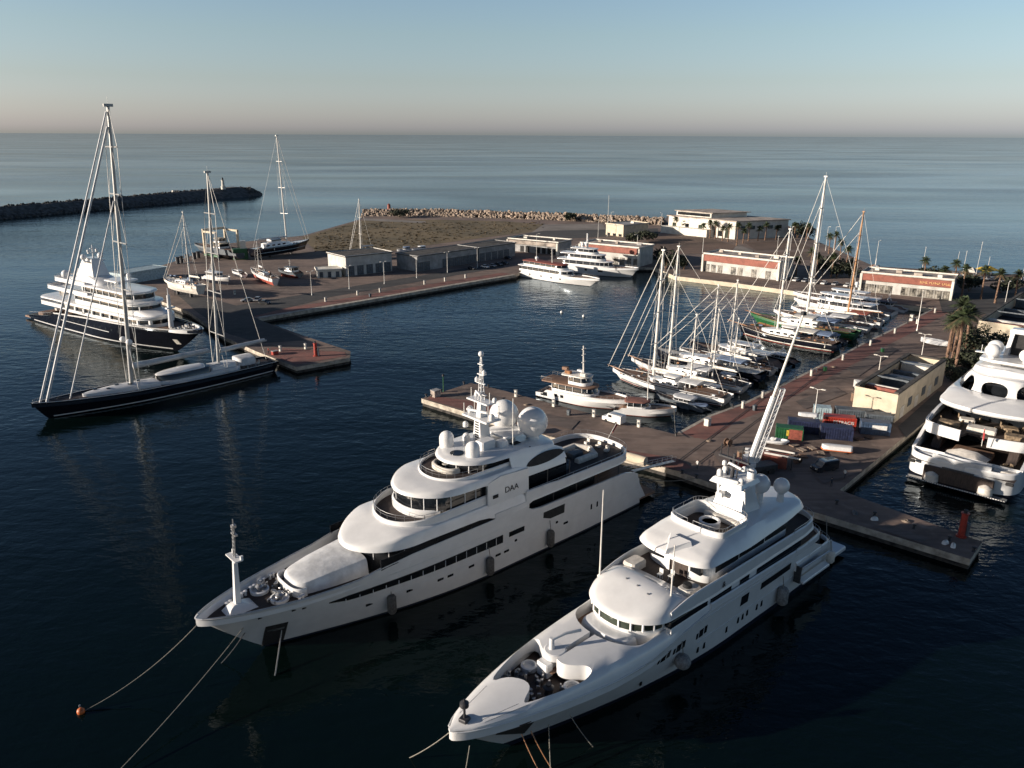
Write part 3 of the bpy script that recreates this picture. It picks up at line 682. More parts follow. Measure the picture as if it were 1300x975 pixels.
def rope(name, label, p, q, sag, r=.05, m='rope', cat='rope', group=None, n=14):
    p, q = Vector(p), Vector(q); pts = [p.lerp(q, i / n) - Vector((0, 0, sag * 4 * (i / n) * (1 - i / n))) for i in range(n + 1)]
    mb = MB(); mb.path([x - p for x in pts], r, 6); o = mb.build(name, m); o.location = p
    return tag(o, label, cat, group)
def chairs(parent, pts, m='cushion', s=.75):
    for x, y, z, rz in pts:
        mb = MB(); mb.box((x, y, z + .25), (s, s, .4), rz, .06); mb.box((x + math.cos(rz) * s * .45, y + math.sin(rz) * s * .45, z + .55), (.18, s, .8), rz, .05); mb.build('deck_chair', m, parent, 30)
def table(parent, x, y, z, r=.7, m='off_white'):
    mb = MB(); mb.lathe([(.3, 0), (.08, .1), (.08, .65), (r, .68), (r, .74), (0, .74)], (x, y, z), 16); mb.build('table', m, parent, 30)
def flagstaff(parent, base, top, m='flag_red'):
    mb = MB(); mb.tube(base, top, .06, .04); o = mb.build('flagstaff', 'mast_white', parent)
    b, t = Vector(base), Vector(top); d = (t - b).normalized(); mb = MB(); rs = []
    for i in range(7):
        s = i / 6; y = .12 * math.sin(s * 7) ; off = Vector((.05 + .35 * s, y + .2 * s, -.75 * s))
        rs.append([t - d * .1 + off, t - d * .1 + off + Vector((0, .03, 0)), t - d * 1.7 + off * .8 + Vector((0, .03, 0)), t - d * 1.7 + off * .8])
    mb.loft(rs); mb.build('flag', m, o, 30)

# ================================================================== yacht A: the larger white yacht with the big domes
AA = R(42.3)
A = empty('motor_yacht', (-30, 82.5, 0), AA, 'large white motor yacht with two big satellite domes, bow towards lower left', 'yacht')
shA = interp([(-8, 7.45), (4, 7.5), (10, 7.8), (14, 8.5), (18, 8.75), (37.6, 8.9), (39.2, 7.75), (58, 7.5), (61, 7.3), (63.5, 6.2), (66, 5.6)])
HA = Hull(65, -8, 6.1, 6.45, shA, .5, .36, .93, .95, .7, -1.5, 1.0, .62)
HA.build('hull', ['white_paint', 'navy_boot'], A, -1.2, .35)
HA.deckplate('foredeck', 'teak_dark', A, 6.55, -6.8, 13)
HA.deckplate('main_deck', 'teak', A, 6.85, 38, 62.6)
# hull glazing
mb = MB(); HA.panel(mb, 6.4, 33.2, lambda x: interp([(6.4, 5.45), (9, 4.95), (33, 4.6)])(x), lambda x: interp([(6.4, 5.6), (9, 5.85), (33, 5.85)])(x), .09); hw = mb.build('window_band', 'hull_glass', A, 20)
mb = MB()
for i in range(14):
    x = 8.5 + i * 1.8; y = -(HA.y(x, 5.3) + .05); mb.box((x, y - .04, 5.25), (.07, .06, 1.0))
build_each(mb, 'mullion', 'grey_white_paint', hw)
mb = MB(); HA.panel(mb, 6.4, 33.2, lambda x: interp([(6.4, 5.45), (9, 4.95), (33, 4.6)])(x), lambda x: interp([(6.4, 5.6), (9, 5.85), (33, 5.85)])(x), .09, 1); mb.build('window_band', 'hull_glass', A, 20)
win_row(HA, A, 'hull_glass', [(34.4, 37.4)], 5.0, 5.8)
for x, z in [(12, 2.9), (15.2, 2.9), (17.6, 3), (22.3, 2.95), (23.9, 2.95), (27.5, 3.0), (32.4, 2.9), (34.0, 2.9), (35.8, 4.0), (46.2, 3.2), (44.2, 4.0)]: porthole(HA, A, x, z, 1.0 if z < 3.5 else .5)
for x in (52.0, 53.4, 54.8): porthole(HA, A, x, 4.0, .35, .9)
mb = MB(); HA.panel(mb, 41.2, 45.7, lambda x: 5.15 + (.6 if x < 42 else 0), 6.65, .03); mb.build('opening_shade', 'dark_void', A, 20)  # dark panel painting the shade of a recess onto the hull side
for z in (3.55, 6.8):
    mb = MB(); HA.panel(mb, 14, 63, z, z + .06, .02, n=60); mb.build('rubbing_strake', 'grey_white_paint', A, 20)
mb = MB(); HA.panel(mb, -.6, 1.9, .3, 3.9, .05); ap = mb.build('anchor_pocket', 'dark_void', A, 20)
mb = MB(); HA.panel(mb, -.3, 1.6, 2.8, 3.1, .12); mb.build('anchor', 'steel', ap, 20)
for x, z in [(-1.5, 6.0), (2.2, 6.0), (3.4, 5.9)]: porthole(HA, A, x, z, .55, .22, m='dark_void')
# foredeck gear
mb = MB(); mb.loft([[(-4.6, -1.3, 6.6), (-1.0, -1.3, 6.6), (-1.0, 1.3, 6.6), (-4.6, .9, 6.6)], [(-4.0, -.7, 7.2), (-1.5, -.8, 7.0), (-1.5, .8, 7.0), (-4.0, .6, 7.2)], [(-3.5, -.5, 7.5), (-2.5, -.5, 7.4), (-2.5, .5, 7.4), (-3.5, .5, 7.5)]]); mb.build('mast_pedestal', 'white_paint', A, 40)
mb = MB(); mb.loft([[(-3.3, -.34, 7.3), (-2.6, -.34, 7.3), (-2.6, .34, 7.3), (-3.3, .34, 7.3)], [(-2.9, -.2, 13.2), (-2.45, -.2, 13.2), (-2.45, .2, 13.2), (-2.9, .2, 13.2)]]); mb.box((-2.7, 0, 13.3), (1.0, 2.6, .16)); mb.box((-2.3, -1.1, 13.55), (.3, .3, .5)); mb.box((-2.3, 1.1, 13.55), (.3, .3, .5))
fm = mb.build('foremast', 'white_paint', A, 30)
mb = MB()
for s in (-.25, .25): mb.tube((-2.7, s, 13.3), (-2.4, s * .6, 17.4), .1)
for k in range(7): mb.tube((-2.65, -.25, 13.8 + k * .5), (-2.6, .25, 13.8 + k * .5), .05)
mb.box((-2.4, 0, 16.2), (.35, 1.2, .2)); mb.box((-2.4, 0, 17.2), (.5, .5, .35)); mb.tube((-2.4, 0, 17.3), (-2.4, 0, 18.1), .07); mb.build('lantern_mast', 'steel', fm, 30)
for x, y in ((.6, 1.8), (1.6, -1.5)):
    mb = MB(); mb.lathe([(1.15, 0), (1.15, .35), (.95, .4), (.9, .12), (0, .12)], (x, y, 6.58), 20); wn = mb.build('windlass', 'white_paint', A, 30)
    mb = MB(); mb.lathe([(.35, 0), (.3, .3), (.5, .7), (.25, .9), (.25, 1.1), (0, 1.1)], (x, y, 6.62), 14); mb.build('capstan', 'steel', wn, 30)
rnd = random.Random(2); mb = MB()
for k in range(26):
    x, y = rnd.uniform(.3, 3.2), rnd.uniform(-2.4, 2.6); mb.box((x, y, 6.58 + .25), (rnd.uniform(.15, .5), rnd.uniform(.15, .5), rnd.uniform(.3, .9)), rnd.random(), .04)
build_each(mb, 'deck_machinery', 'steel', A)
for k, (x, y) in enumerate([(-1.6, 1.9), (-.2, 2.5), (1.3, 3.1), (2.8, 3.5), (-3.8, 1.1), (3.2, -3.5)]):
    mb = MB(); mb.lathe([(.16, 0), (.16, .5), (.25, .55), (.25, .65), (0, .7)], (x, y, 6.6), 10); mb.lathe([(.16, 0), (.16, .5), (.25, .55), (.25, .65), (0, .7)], (x + .5, y + .15, 6.6), 10); mb.build('bollard', 'grey_white_paint', A, 30)
def sheerpts(H, x0, x1, side, dz=0.03, n=20, ins=.12): return [(lerp(x0, x1, i / n), side * (H.deck(lerp(x0, x1, i / n)) - ins), H.sheer(lerp(x0, x1, i / n)) + dz) for i in range(n + 1)]
for sd in (1, -1):
    mb = MB(); mb.path(sheerpts(HA, -7.4, 13, sd, .06), .07, 6); mb.build('bulwark_cap', 'steel', A)
mb = MB(); shell(mb, 3.6, 12.6, lambda x: interp([(3.6, 2.6), (8, 3.4), (12.6, 3.9)])(x), 6.58, lambda x: interp([(3.6, 8.0), (7, 8.5), (12.6, 8.9)])(x), 2.2, 0, 3.4, edge=.7, camber=.25, slope=.12); mb.build('tender_cover', 'canvas_cover', A, 40)
mb = MB(); mb.band(open_line(2.9, 5.2, 3.0, 1.6, 0, 3)[2:-2], 6.58, 7.7, .25); mb.build('breakwater_coaming', 'white_paint', A, 40)
zb1x = interp([(11.4, 9.4), (20, 9.6), (30, 9.55), (32, 8.7)])
# upper deck: dark glass house, then the white roof shell carrying the bridge deck
mb = MB(); shell(mb, 12.3, 38.4, lambda x: min(6.15, HA.deck(x) - .18), 6.6, 9.75, 6.5, 0, 2.0, edge=.05, camber=0, slope=0); g1 = mb.build('window_band', 'tint_glass', A, 30)
mb = MB(); mullions(mb, 12.3, 20, lambda x: min(6.15, HA.deck(x) - .18), 8.3, 9.4, 6.5, 1.7, 2.0, .08); build_each(mb, 'mullion', 'grey_white_paint', g1)
for sd in (1, -1):      # dark glazed slit between the hull edge and the upper deck
    mb = MB(); rs = []
    for i in range(25):
        x = lerp(13.0, 31.8, i / 24); y = min(HA.deck(x) - .03, 6.38); z1_ = zb1x(x) + .05
        rs.append([(x, sd * (y - .1), shA(x) - .3), (x, sd * y, shA(x) - .3), (x, sd * (y - .02), z1_), (x, sd * (y - .12), z1_)])
    mb.loft(rs); mb.build('window_band', 'tint_glass', A, 30)
mb = MB(); HA.panel(mb, 31.7, 38.2, 8.5, 9.6, .0); mb.build('side_plating', 'white_paint', A, 20)
hw1 = lambda x: interp([(11, 6.2), (40, 6.5), (58, 6.3)])(x)
zt1 = interp([(11.4, 9.95), (13, 10.35), (16.8, 11.2), (17.4, 11.25), (37, 11.3), (38, 9.95), (62, 9.9)])
zb1 = interp([(11.4, 9.4), (20, 9.6), (30, 9.55), (32, 8.7), (38, 8.7), (38.6, 9.3), (62, 9.3)])
mb = MB(); shell(mb, 11.4, 63.2, hw1, zb1, zt1, 7.5, 6, 2.0, q=2.6, edge=.5, camber=.05, slope=.12, rake=.35); mb.build('upper_deck', 'white_paint', A, 40)
# bridge deck coaming + dark teak well
ln = open_line(17.0, 38.0, 5.75, 6.2, 0, 2.1)
mb = MB(); mb.band(ln, 11.1, interp([(17, 11.75), (22, 12.35), (38, 12.7)]), .35); mb.build('bridge_bulwark', 'white_paint', A, 40)
mb = MB(); mb.prism(outline(17.4, 37, 5.4, 6, 0, 2.1), 11.28, 11.42); mb.build('bridge_deck', 'teak_dark', A, 20)
mb = MB(); mb.rail([(x, y, 12.0) for x, y in open_line(17.15, 22, 5.6, 6.1, 0, 2.1)[::2]], .75, 1, .03); mb.build('rail', 'steel', A)
mb = MB(); shell(mb, 20.7, 31.4, 5.3, 11.42, 14.5, 4.6, 0, 2.1, edge=.05, camber=0, slope=-.0); g2 = mb.build('bridge_windows', 'dark_glass', A, 30)
mb = MB(); mullions(mb, 20.7, 31, 5.3, 12.2, 14.45, 4.6, 1.7, 2.1, .1); build_each(mb, 'mullion', 'grey_white_paint', g2)
mb = MB(); mb.band(open_line(20.2, 24.5, 5.0, 4.2, 0, 2.1)[3:-3], 11.42, 12.5, .5); mb.build('seat_back', 'white_paint', A, 40)
# side plating amidships that carries the name
def plate(x0, x1, zlo, zhi, y, m='white_paint', th=.25, n=16, name='side_plating'):
    a, b = fnof(zlo), fnof(zhi); yy = fnof(y)
    for sd in (1, -1):
        rs = []; mb = MB()
        for i in range(n + 1):
            x = lerp(x0, x1, i / n); rs.append([(x, sd * (yy(x) - th), a(x)), (x, sd * yy(x), a(x)), (x, sd * (yy(x) - .12), b(x)), (x, sd * (yy(x) - .12 - th), b(x))])
        mb.loft(rs); o = mb.build(name, m, A, 30)
    return o
plate(30.6, 38.2, 11.0, interp([(30.6, 14.4), (33, 14.9), (38.2, 14.6)]), interp([(30.6, 6.25), (38.2, 6.3)]))
mb = MB(); mb.box((31.9, -6.28, 12.2), (1.0, .1, .5), 0, .1); mb.build('hawse_opening', 'dark_void', A, 30)
M = Matrix.Translation((34.9, -6.29, 12.55)) @ Matrix.Rotation(R(90), 4, 'X')
text('name_lettering', 'DAA', 1.25, M, 'letter_black', A)
text('name_lettering', 'DAA', 1.25, Matrix.Translation((34.9, 6.29, 12.55)) @ Matrix.Rotation(R(180), 4, 'Z') @ Matrix.Rotation(R(90), 4, 'X'), 'letter_black', A)
# bridge roof
hw2 = lambda x: interp([(20, 5.9), (30, 6.15), (38, 6.2), (47.2, 5.9)])(x)
zt2 = interp([(20.2, 14.75), (22, 15.05), (25, 15.3), (36, 15.35), (38, 14.7), (44, 14.25), (47.2, 14.0)])
zb2 = interp([(20.2, 14.3), (30, 14.2), (37.6, 13.3), (47.2, 13.05)])
mb = MB(); shell(mb, 20.0, 47.2, hw2, zb2, zt2, 6.4, 1.2, 2.0, q=2.5, edge=.55, camber=.05, slope=.15, rake=.35); mb.build('bridge_roof', 'white_paint', A, 40)
mb = MB(); mb.band(open_line(24.6, 38, 5.0, 5.2, 0, 2.1), 15.1, interp([(24.6, 15.55), (30, 15.9), (38, 15.9)]), .3); mb.build('observation_bulwark', 'white_paint', A, 40)
mb = MB(); mb.prism(outline(25, 36.6, 4.65, 5, 0, 2.1), 15.3, 15.5); mb.build('observation_deck', 'teak_dark', A, 20)
mb = MB(); mb.rail([(x, y, 15.7) for x, y in open_line(24.75, 28.5, 4.85, 5.1, 0, 2.1)[::2]], .8, 1, .03); mb.build('rail', 'steel', A)
mb = MB(); shell(mb, 28.2, 40, lambda x: interp([(28, 4.4), (40, 4.6)])(x), 15.45, 17.0, 4.2, 0, 2.1, edge=.05, camber=0, slope=-.08); g3 = mb.build('observation_windows', 'dark_glass', A, 30)
mb = MB(); mullions(mb, 28.1, 38, 4.45, 15.5, 16.9, 4.2, 1.8, 2.1, .12); build_each(mb, 'mullion', 'white_paint', g3)
mb = MB(); mb.band(open_line(26.6, 29.5, 2.6, 2.0, 0, 2.3)[2:-2], 15.5, 16.2, .6); mb.build('sofa', 'cushion', A, 40)
table(A, 28.1, 0, 15.5, .5)
# top roof
hw3 = lambda x: interp([(27.5, 4.9), (36, 5.2), (46, 4.9)])(x)
zt3 = interp([(27.5, 17.05), (29, 17.25), (38, 17.3), (46, 16.2)]); zb3 = interp([(27.5, 16.7), (36, 16.6), (46, 15.6)])
mb = MB(); shell(mb, 27.5, 46, hw3, zb3, zt3, 5.5, 2.0, 2.1, q=2.6, edge=.5, camber=.06, slope=.2, rake=.3); mb.build('top_roof', 'white_paint', A, 40)
for sd in (1, -1):     # sweeping wing struts with a dark glazed ellipse
    mb = MB(); rs = []
    for i in range(15):
        x = lerp(35.5, 46.5, i / 14); lo = interp([(35.5, 14.4), (46.5, 13.9)])(x); hi = interp([(35.5, 16.7), (40, 16.5), (45, 15.9), (46.5, 15.2)])(x); y0, y1 = sd * interp([(35.5, 6.0), (46.5, 5.75)])(x), sd * interp([(35.5, 5.1), (46.5, 4.8)])(x)
        rs.append([(x, y0 - sd * .22, lo), (x, y0, lo), (x, y1, hi), (x, y1 - sd * .22, hi)])
    mb.loft(rs); wg = mb.build('wing_strut', 'white_paint', A, 30)
    mb = MB(); rs = []
    for i in range(17):
        t = i / 16; x = lerp(38.2, 46.0, t); h = .85 * math.sin(math.pi * t) ** .6 + .02; zc = lerp(14.75, 15.05, t); y = lambda z: sd * (lerp(6.0, 5.1, (z - 14.2) / 2.4) - .1 + .12)
        rs.append([(x, y(zc - h * .6) - sd * .1, zc - h * .6), (x, y(zc - h * .6), zc - h * .6), (x, y(zc + h), zc + h), (x, y(zc + h) - sd * .1, zc + h)])
    mb.loft(rs); mb.build('wing_window', 'dark_void', wg, 30)
# roof gear
mb = MB(); mb.lathe([(1.0, 0), (1.0, .06), (0, .06)], (30.0, -.2, 17.34), 20); mb.build('roof_hatch', 'dark_glass', A, 30)
radome(A, 30.8, 3.2, 17.25, 1.05, 'cap'); radome(A, 31.2, -2.2, 17.25, 1.0, 'cap'); radome(A, 34.2, 2.9, 17.25, .55, 'cap')
mb = MB(); mb.box((34.4, -1.2, 17.9), (2.6, 1.8, 1.2), 0, .2); mb.box((36.6, -2.2, 17.7), (1.6, 1.5, .9), 0, .2); mb.build('roof_locker', 'white_paint', A, 30)
mb = MB(); mb.box((38.6, -2.9, 17.36), (1.5, .8, .12)); mb.build('roof_grille', 'dark_void', A, 0)
radome(A, 41.6, 2.9, 16.9, 2.25, 'ball', .9); radome(A, 43.0, -1.9, 16.6, 2.3, 'ball', .9)
mb = MB(); mb.box((39.8, .5, 18.0), (4.5, 5.0, .3), 0, .1); mb.box((40, .5, 17.5), (1.5, 2.5, .8)); mb.build('dome_platform', 'white_paint', A, 30)
# main mast
mb = MB(); mb.loft([[(34.6, .1, 17.2), (36.6, .1, 17.2), (36.6, 1.9, 17.2), (34.6, 1.9, 17.2)], [(34.7, .4, 21), (36.2, .4, 21), (36.2, 1.6, 21), (34.7, 1.6, 21)]]); mb.box((35.5, 1, 21.1), (2.8, 5.6, .25), 0, .08)
mb.loft([[(34.9, .5, 21.2), (36.1, .5, 21.2), (36.1, 1.5, 21.2), (34.9, 1.5, 21.2)], [(35.1, .65, 23.6), (36, .65, 23.6), (36, 1.35, 23.6), (35.1, 1.35, 23.6)]]); mb.box((35.5, 1, 23.6), (1.8, 4.6, .2), 0, .05)
mm = mb.build('mast', 'white_paint', A, 30)
mb = MB()
for k in range(8): mb.box((34.62 + .012 * k, 1, 17.8 + k * .38), (.1, .8, .2))
mb.build('mast_vents', 'dark_void', mm, 0)
mb = MB()
for sx, sy in ((35.2, .7), (35.2, 1.3), (35.9, .7), (35.9, 1.3)): mb.tube((sx, sy, 23.6), (35.55, 1 + (sy - 1) * .4, 30), .08, .06)
for k in range(9): mb.box((35.55, 1, 24.3 + k * .62), (.5 - .02 * k, .6 - .03 * k, .07))
for z, wd in ((24.6, 2.2), (26.2, 1.8), (27.5, 1.4), (29, 1.1)): mb.box((35.5, 1, z), (.3, wd, .12))
mb.tube((35.55, 1, 29.8), (35.55, 1, 30.6), .06); mb.build('lattice_mast', 'white_paint', mm, 20)
mb = MB(); mb.ball((35.55, 1, 30.5), .42, 12); mb.lathe([(.3, 0), (.3, .5), (0, .8)], (35.4, .2, 27.6), 10); mb.lathe([(.3, 0), (.3, .5), (0, .8)], (35.4, 1.8, 26.3), 10); mb.build('antenna', 'white_paint', mm, 30)
mb = MB(); mb.box((34.7, 1, 22.2), (.3, 3.6, .3), .3, .08); mb.box((34.9, 1, 24.9), (.25, 2.2, .22), -.4, .06); build_each(mb, 'radar_scanner', 'white_paint', mm, 20)
for x, y, z, r in ((35.4, -1.4, 21.25, .45), (35.4, 3.4, 21.25, .45), (36.3, -1, 23.7, .3), (36.3, 3, 23.7, .3), (34.8, 3.8, 19, .4)): radome(mm, x, y, z, r, 'cap')
mb = MB()
for x, y, z, h in ((34.6, -1.6, 21.2, 2.4), (36.5, -1.7, 21.2, 2), (36.4, 3.6, 21.2, 2.6), (35.3, -1.1, 23.7, 1.6), (35.4, 3.1, 23.7, 1.4), (34.5, 3.7, 21.2, 1.6)): mb.tube((x, y, z), (x, y, z + h), .06)
build_each(mb, 'whip_antenna', 'mast_white', mm)
mb = MB(); mb.tube((37.5, -3.6, 17.2), (37.5, -3.6, 24.6), .09, .06); mb.build('flag_pole', 'mast_white', A)
# aft decks
mb = MB(); mb.box((43.4, 0, 11.7), (9.2, 9.2, 3.2), 0, .3); mb.build('aft_saloon', 'dark_glass', A, 30)
mb = MB(); shell(mb, 37.8, 56, 4.9, 6.9, 9.3, 0, 2.5, 2, edge=.05, camber=0, slope=0); mb.build('main_saloon', 'dark_glass', A, 30)
ol = [(x, -w) for x, w in plan(37.6, 63.1, hw1, 0, 6, 2.0, q=2.6)]; ol = ol + [(x, -y) for x, y in ol[::-1]]
mb = MB(); mb.band(ol, 9.6, interp([(37.6, 11.2), (42.2, 11.15), (44, 10.95), (63, 10.75)]), .3); mb.build('sundeck_bulwark', 'white_paint', A, 40)
ol2 = [(x, -w) for x, w in plan(37.9, 62.7, lambda x: hw1(x) - .4, 0, 5.8, 2.0, q=2.6)]; ol2 = ol2 + [(x, -y) for x, y in ol2[::-1]]
mb = MB(); mb.prism(ol2, 9.98, 10.02); mb.build('sundeck', 'teak_dark', A, 0)
mb = MB(); mb.band([(52.5, -2.8), (57, -2.8), (58.6, 0), (57, 2.8), (52.5, 2.8)], 10.02, 10.85, 1.0); mb.build('sofa', 'cushion', A, 40)
mb = MB(); mb.box((54.5, 0, 10.4), (2.4, 1.6, .7), 0, .1); mb.build('table', 'slate_paint', A, 20)
mb = MB(); mb.lathe([(1.9, 0), (1.9, .75), (1.6, .75), (1.5, .5), (0, .5)], (49.5, -1.2, 10.02), 24); mb.build('whirlpool_tub', 'slate_paint', A, 30)
chairs(A, [(59.8, -2.2, 10.02, .2), (60.2, 0, 10.02, 0), (59.8, 2.2, 10.02, -.2), (48.2, 3.2, 10.02, 1.2), (50.2, 3.4, 10.02, 1.5)])
for x, y in ((42, -6.25), (47, -5.9)):
    mb = MB(); mb.tube((x, y, 11), (x, y, 13.3), .09); mb.build('deck_stanchion', 'dark_metal', A)
for x in (44, 49, 54, 59):
    for y in (-5.6, 5.6): mb = MB(); mb.tube((x, y, 6.9), (x, y, 9.3), .08); mb.build('deck_stanchion', 'dark_metal', A)
mb = MB(); mb.rail([(x, y, 10.9) for x, y in ol[::2]], .5, 1, .03, False); mb.build('rail', 'steel', A)
for i in range(6): chairs(A, [(57.5 + (i % 3) * 1.2, -2.4 + (i // 3) * 4.6, 6.88, 1.57 * (1 if i > 2 else -1))])
flagstaff(A, (63.0, .3, 10.8), (65.2, .3, 13.2))
mb = MB(); mb.box((67.2, 0, .75), (5, 10.6, .5), 0, .15); mb.build('swim_platform', 'teak', A, 20)
mb = MB(); mb.loft([[(63.4, -5.6, 1), (65.4, -5.6, 1), (65.4, 5.6, 1), (63.4, 5.6, 1)], [(62.5, -5.7, 5.6), (64.4, -5.7, 5.0), (64.4, 5.7, 5.0), (62.5, 5.7, 5.6)]]); mb.build('transom', 'white_paint', A, 20)
mb = MB(); mb.loft([[(65.3, -5.5, 1.0), (66.6, -5.5, 1.0), (66.6, -4.3, 1.0), (65.3, -4.3, 1.0)], [(63, -5.9, 5), (63.8, -5.9, 5), (63.8, -4.6, 5), (63, -4.6, 5)]]); mb.build('stairs', 'grey_white_paint', A, 20)
g = MB(); g.box((0, 0, 0), (15, .9, .14)); 
for sd in (1, -1): g.rail([(-7.5 + k * 1.5, sd * .42, .07) for k in range(11)], .9, 1, .03)
pg = empty('gangway', world_pt(A, (72.4, -1.5, 3.3)), AA, 'grey gangway with rails from the stern of the domed yacht to the quay', 'gangway')
pb = g.build('walkway', 'steel', pg, 20); pb.rotation_euler = (0, R(7), 0)
for i, (x, y) in enumerate([(66.3, -3.6), (66.8, -.8), (67, 2.0)]):
    js = empty('jet_ski', world_pt(A, (x, y, 1.02)), AA + [.1, -.05, .2][i], ['white jet ski nearest the side on the stern platform of the domed yacht', 'white jet ski in the middle of the stern platform', 'white jet ski furthest in on the stern platform'][i], 'jet ski', 'jet skis on the swim platform')
    mb = MB(); shell(mb, -1.4, 1.4, .5, 0, .55, 1.4, .3, 1.6, edge=.2, slope=.2); mb.build('hull', 'car_white', js); mb = MB(); mb.box((.4, 0, .72), (1.2, .38, .3), 0, .1); mb.build('seat', 'rubber', js, 30); mb = MB(); mb.tube((-.3, -.4, .95), (-.3, .4, .95), .04); mb.tube((-.3, 0, .5), (-.3, 0, .95), .08); mb.build('handlebar', 'rubber', js)
for i, x in enumerate((14.8, 30.4, 42.4)):
    fender(world_pt(A, (x, -(HA.y(x, 2.2) + .62), 2.1)), AA, ['dark fender nearest the bow of the domed yacht, hanging below its window band', 'dark fender amidships on the hull of the domed yacht', 'dark fender below the side opening near the stern of the domed yacht'][i], .6, 2.6)
# ================================================================== yacht B: the white whaleback yacht in the foreground
B = empty('motor_yacht', (0.3, 66.4, 0), AA, 'white motor yacht with a smooth whaleback bow and fold out side platform', 'yacht')
shB = interp([(-8.5, 6.35), (-4, 6.25), (3, 6.0), (10, 5.6), (15, 5.65), (20, 6.5), (26, 7.2), (46, 7.0), (52, 6.4), (53.5, 5.2), (57.5, 4.6)])
HB = Hull(59, -8.2, 5.2, 5.75, shB, .56, .42, .9, .88, .7, -1.6, 1.0, .6)
HB.build('hull', ['white_paint', 'navy_boot'], B, -1.2, .85, bul=.12)
HB.deckplate('main_deck', 'teak', B, lambda x: 4.4, 52, 57.3)
# whaleback foredeck with sunken mooring well, centre slot and curved walkway (carved)
hwB = lambda x: HB.deck(x) - .02
top = interp([(-8.2, 6.55), (-5, 6.9), (0, 7.2), (6, 7.55), (14, 7.75), (20.5, 7.9)])
mb = MB(); shell(mb, -8.18, 20.5, hwB, lambda x: HB.sheer(x) - .02, top, 0, 0, edge=interp([(-8, .4), (-3, 1.3), (15, 1.9)]), camber=.12, slope=.1)
c1 = MB(); c1.prism(smooth_poly([(-1.6, 2.2), (.6, 1.25), (1.5, -1.25), (-.9, -2.3), (-.6, -2.7), (2.4, -3.6), (6.0, -4.3), (7.4, -4.0), (7.5, -3.2), (6.3, -2.2), (5.6, -1.2), (5.9, 0), (5.6, 1.2), (6.2, 2.4), (7.0, 3.6), (6.4, 4.3), (3.2, 3.7)][::-1]), 5.0, 9)
c2 = MB(); c2.prism([(5.0, -.35), (12.6, -.3), (12.6, .35), (5.0, .35)], 5.9, 9)
arc = lambda x0, w, nose: [(x, y) for x, y in open_line(x0, 20.6, w, nose, 0, 2.1)]
c3 = MB(); c3.prism(arc(11.7, 4.75, 3.6) , 5.5, 9)
gs = []
for (xa, ya), (xb, yb) in (((-6.2, .9), (-1.9, 1.9)), ((-5.4, -1.3), (-1.3, -2.2)), ((-5.2, -1.7), (-.6, -2.9))):
    dx, dy = xb - xa, yb - ya; l_ = math.hypot(dx, dy); nx, ny = -dy / l_ * .035, dx / l_ * .035
    g_ = MB(); g_.prism([(xa - nx, ya - ny), (xb - nx, yb - ny), (xb + nx, yb + ny), (xa + nx, ya + ny)], 6.72, 9); gs.append(g_)
cut(mb, [c1, c2, c3] + gs, 'foredeck', 'white_paint', B, 38)
mb = MB(); mb.prism([(-1.9, 2.6), (-1.9, -3.1), (7.6, -4.5), (7.6, 4.5)][::-1], 5.2, 5.32); mb.build('mooring_deck', 'teak_dark', B, 0)
mb = MB(); mb.prism(arc(11.5, 5.0, 3.6), 5.9, 6.0); mb.build('walkway_deck', 'teak', B, 0)
mb = MB(); mb.prism([(5.2, -.33), (12.2, -.3), (12.2, .33), (5.2, .33)], 5.95, 6.03); mb.build('walkway_deck', 'teak', B, 0)
rnd = random.Random(9); mb = MB()
for k in range(34):
    x, y = rnd.uniform(1.2, 5.2), rnd.uniform(-2.6, 3.2); mb.box((x, y, 5.32 + .3), (rnd.uniform(.12, .5), rnd.uniform(.12, .45), rnd.uniform(.3, 1.0)), rnd.random(), .04)
build_each(mb, 'deck_machinery', 'steel', B)
for x, y in ((2.4, 1.4), (3.4, -1.6)):
    mb = MB(); mb.lathe([(.45, 0), (.4, .35), (.6, .8), (.3, 1.0), (.3, 1.2), (0, 1.2)], (x, y, 5.32), 14); mb.build('windlass', 'dark_metal', B, 30)
for k in range(7):
    mb = MB(); mb.lathe([(.17, 0), (.17, .6), (.27, .65), (0, .75)], (-.9 + k * .55, 2.55 + k * .2, 5.32), 10); mb.build('bollard', 'grey_white_paint', B, 30)
mb = MB(); mb.box((5.3, .9, 6.1), (1.0, 1.6, 1.5), 0, .12); mb.build('winch_box', 'white_paint', B, 30)
mb = MB(); mb.lathe([(.9, 0), (.9, .7), (.65, .75), (.6, .3), (0, .3)], (5.4, -3.0, 5.35), 18); mb.build('chain_bin', 'white_paint', B, 30)
mb = MB(); mb.lathe([(.9, 0), (.9, .5), (.65, .55), (.6, .2), (0, .2)], (4.6, 2.6, 5.35), 18); mb.build('chain_bin', 'white_paint', B, 30)
mb = MB(); mb.lathe([(1.25, 0), (1.25, .7), (1.1, .8), (0, .8)], (6.8, .9, 6.9), 20); cb = mb.build('crane_base', 'grey_white_paint', B, 30)
mb = MB(); mb.tube((6.6, 1.2, 7.2), (6.6, 1.2, 9.0), .35, .25, 12); mb.path([(6.6, 1.2, 8.8), (8.2, .7, 9.1), (10, .2, 8.9)], .18, 8); mb.build('deck_crane', 'grey_white_paint', cb, 30)
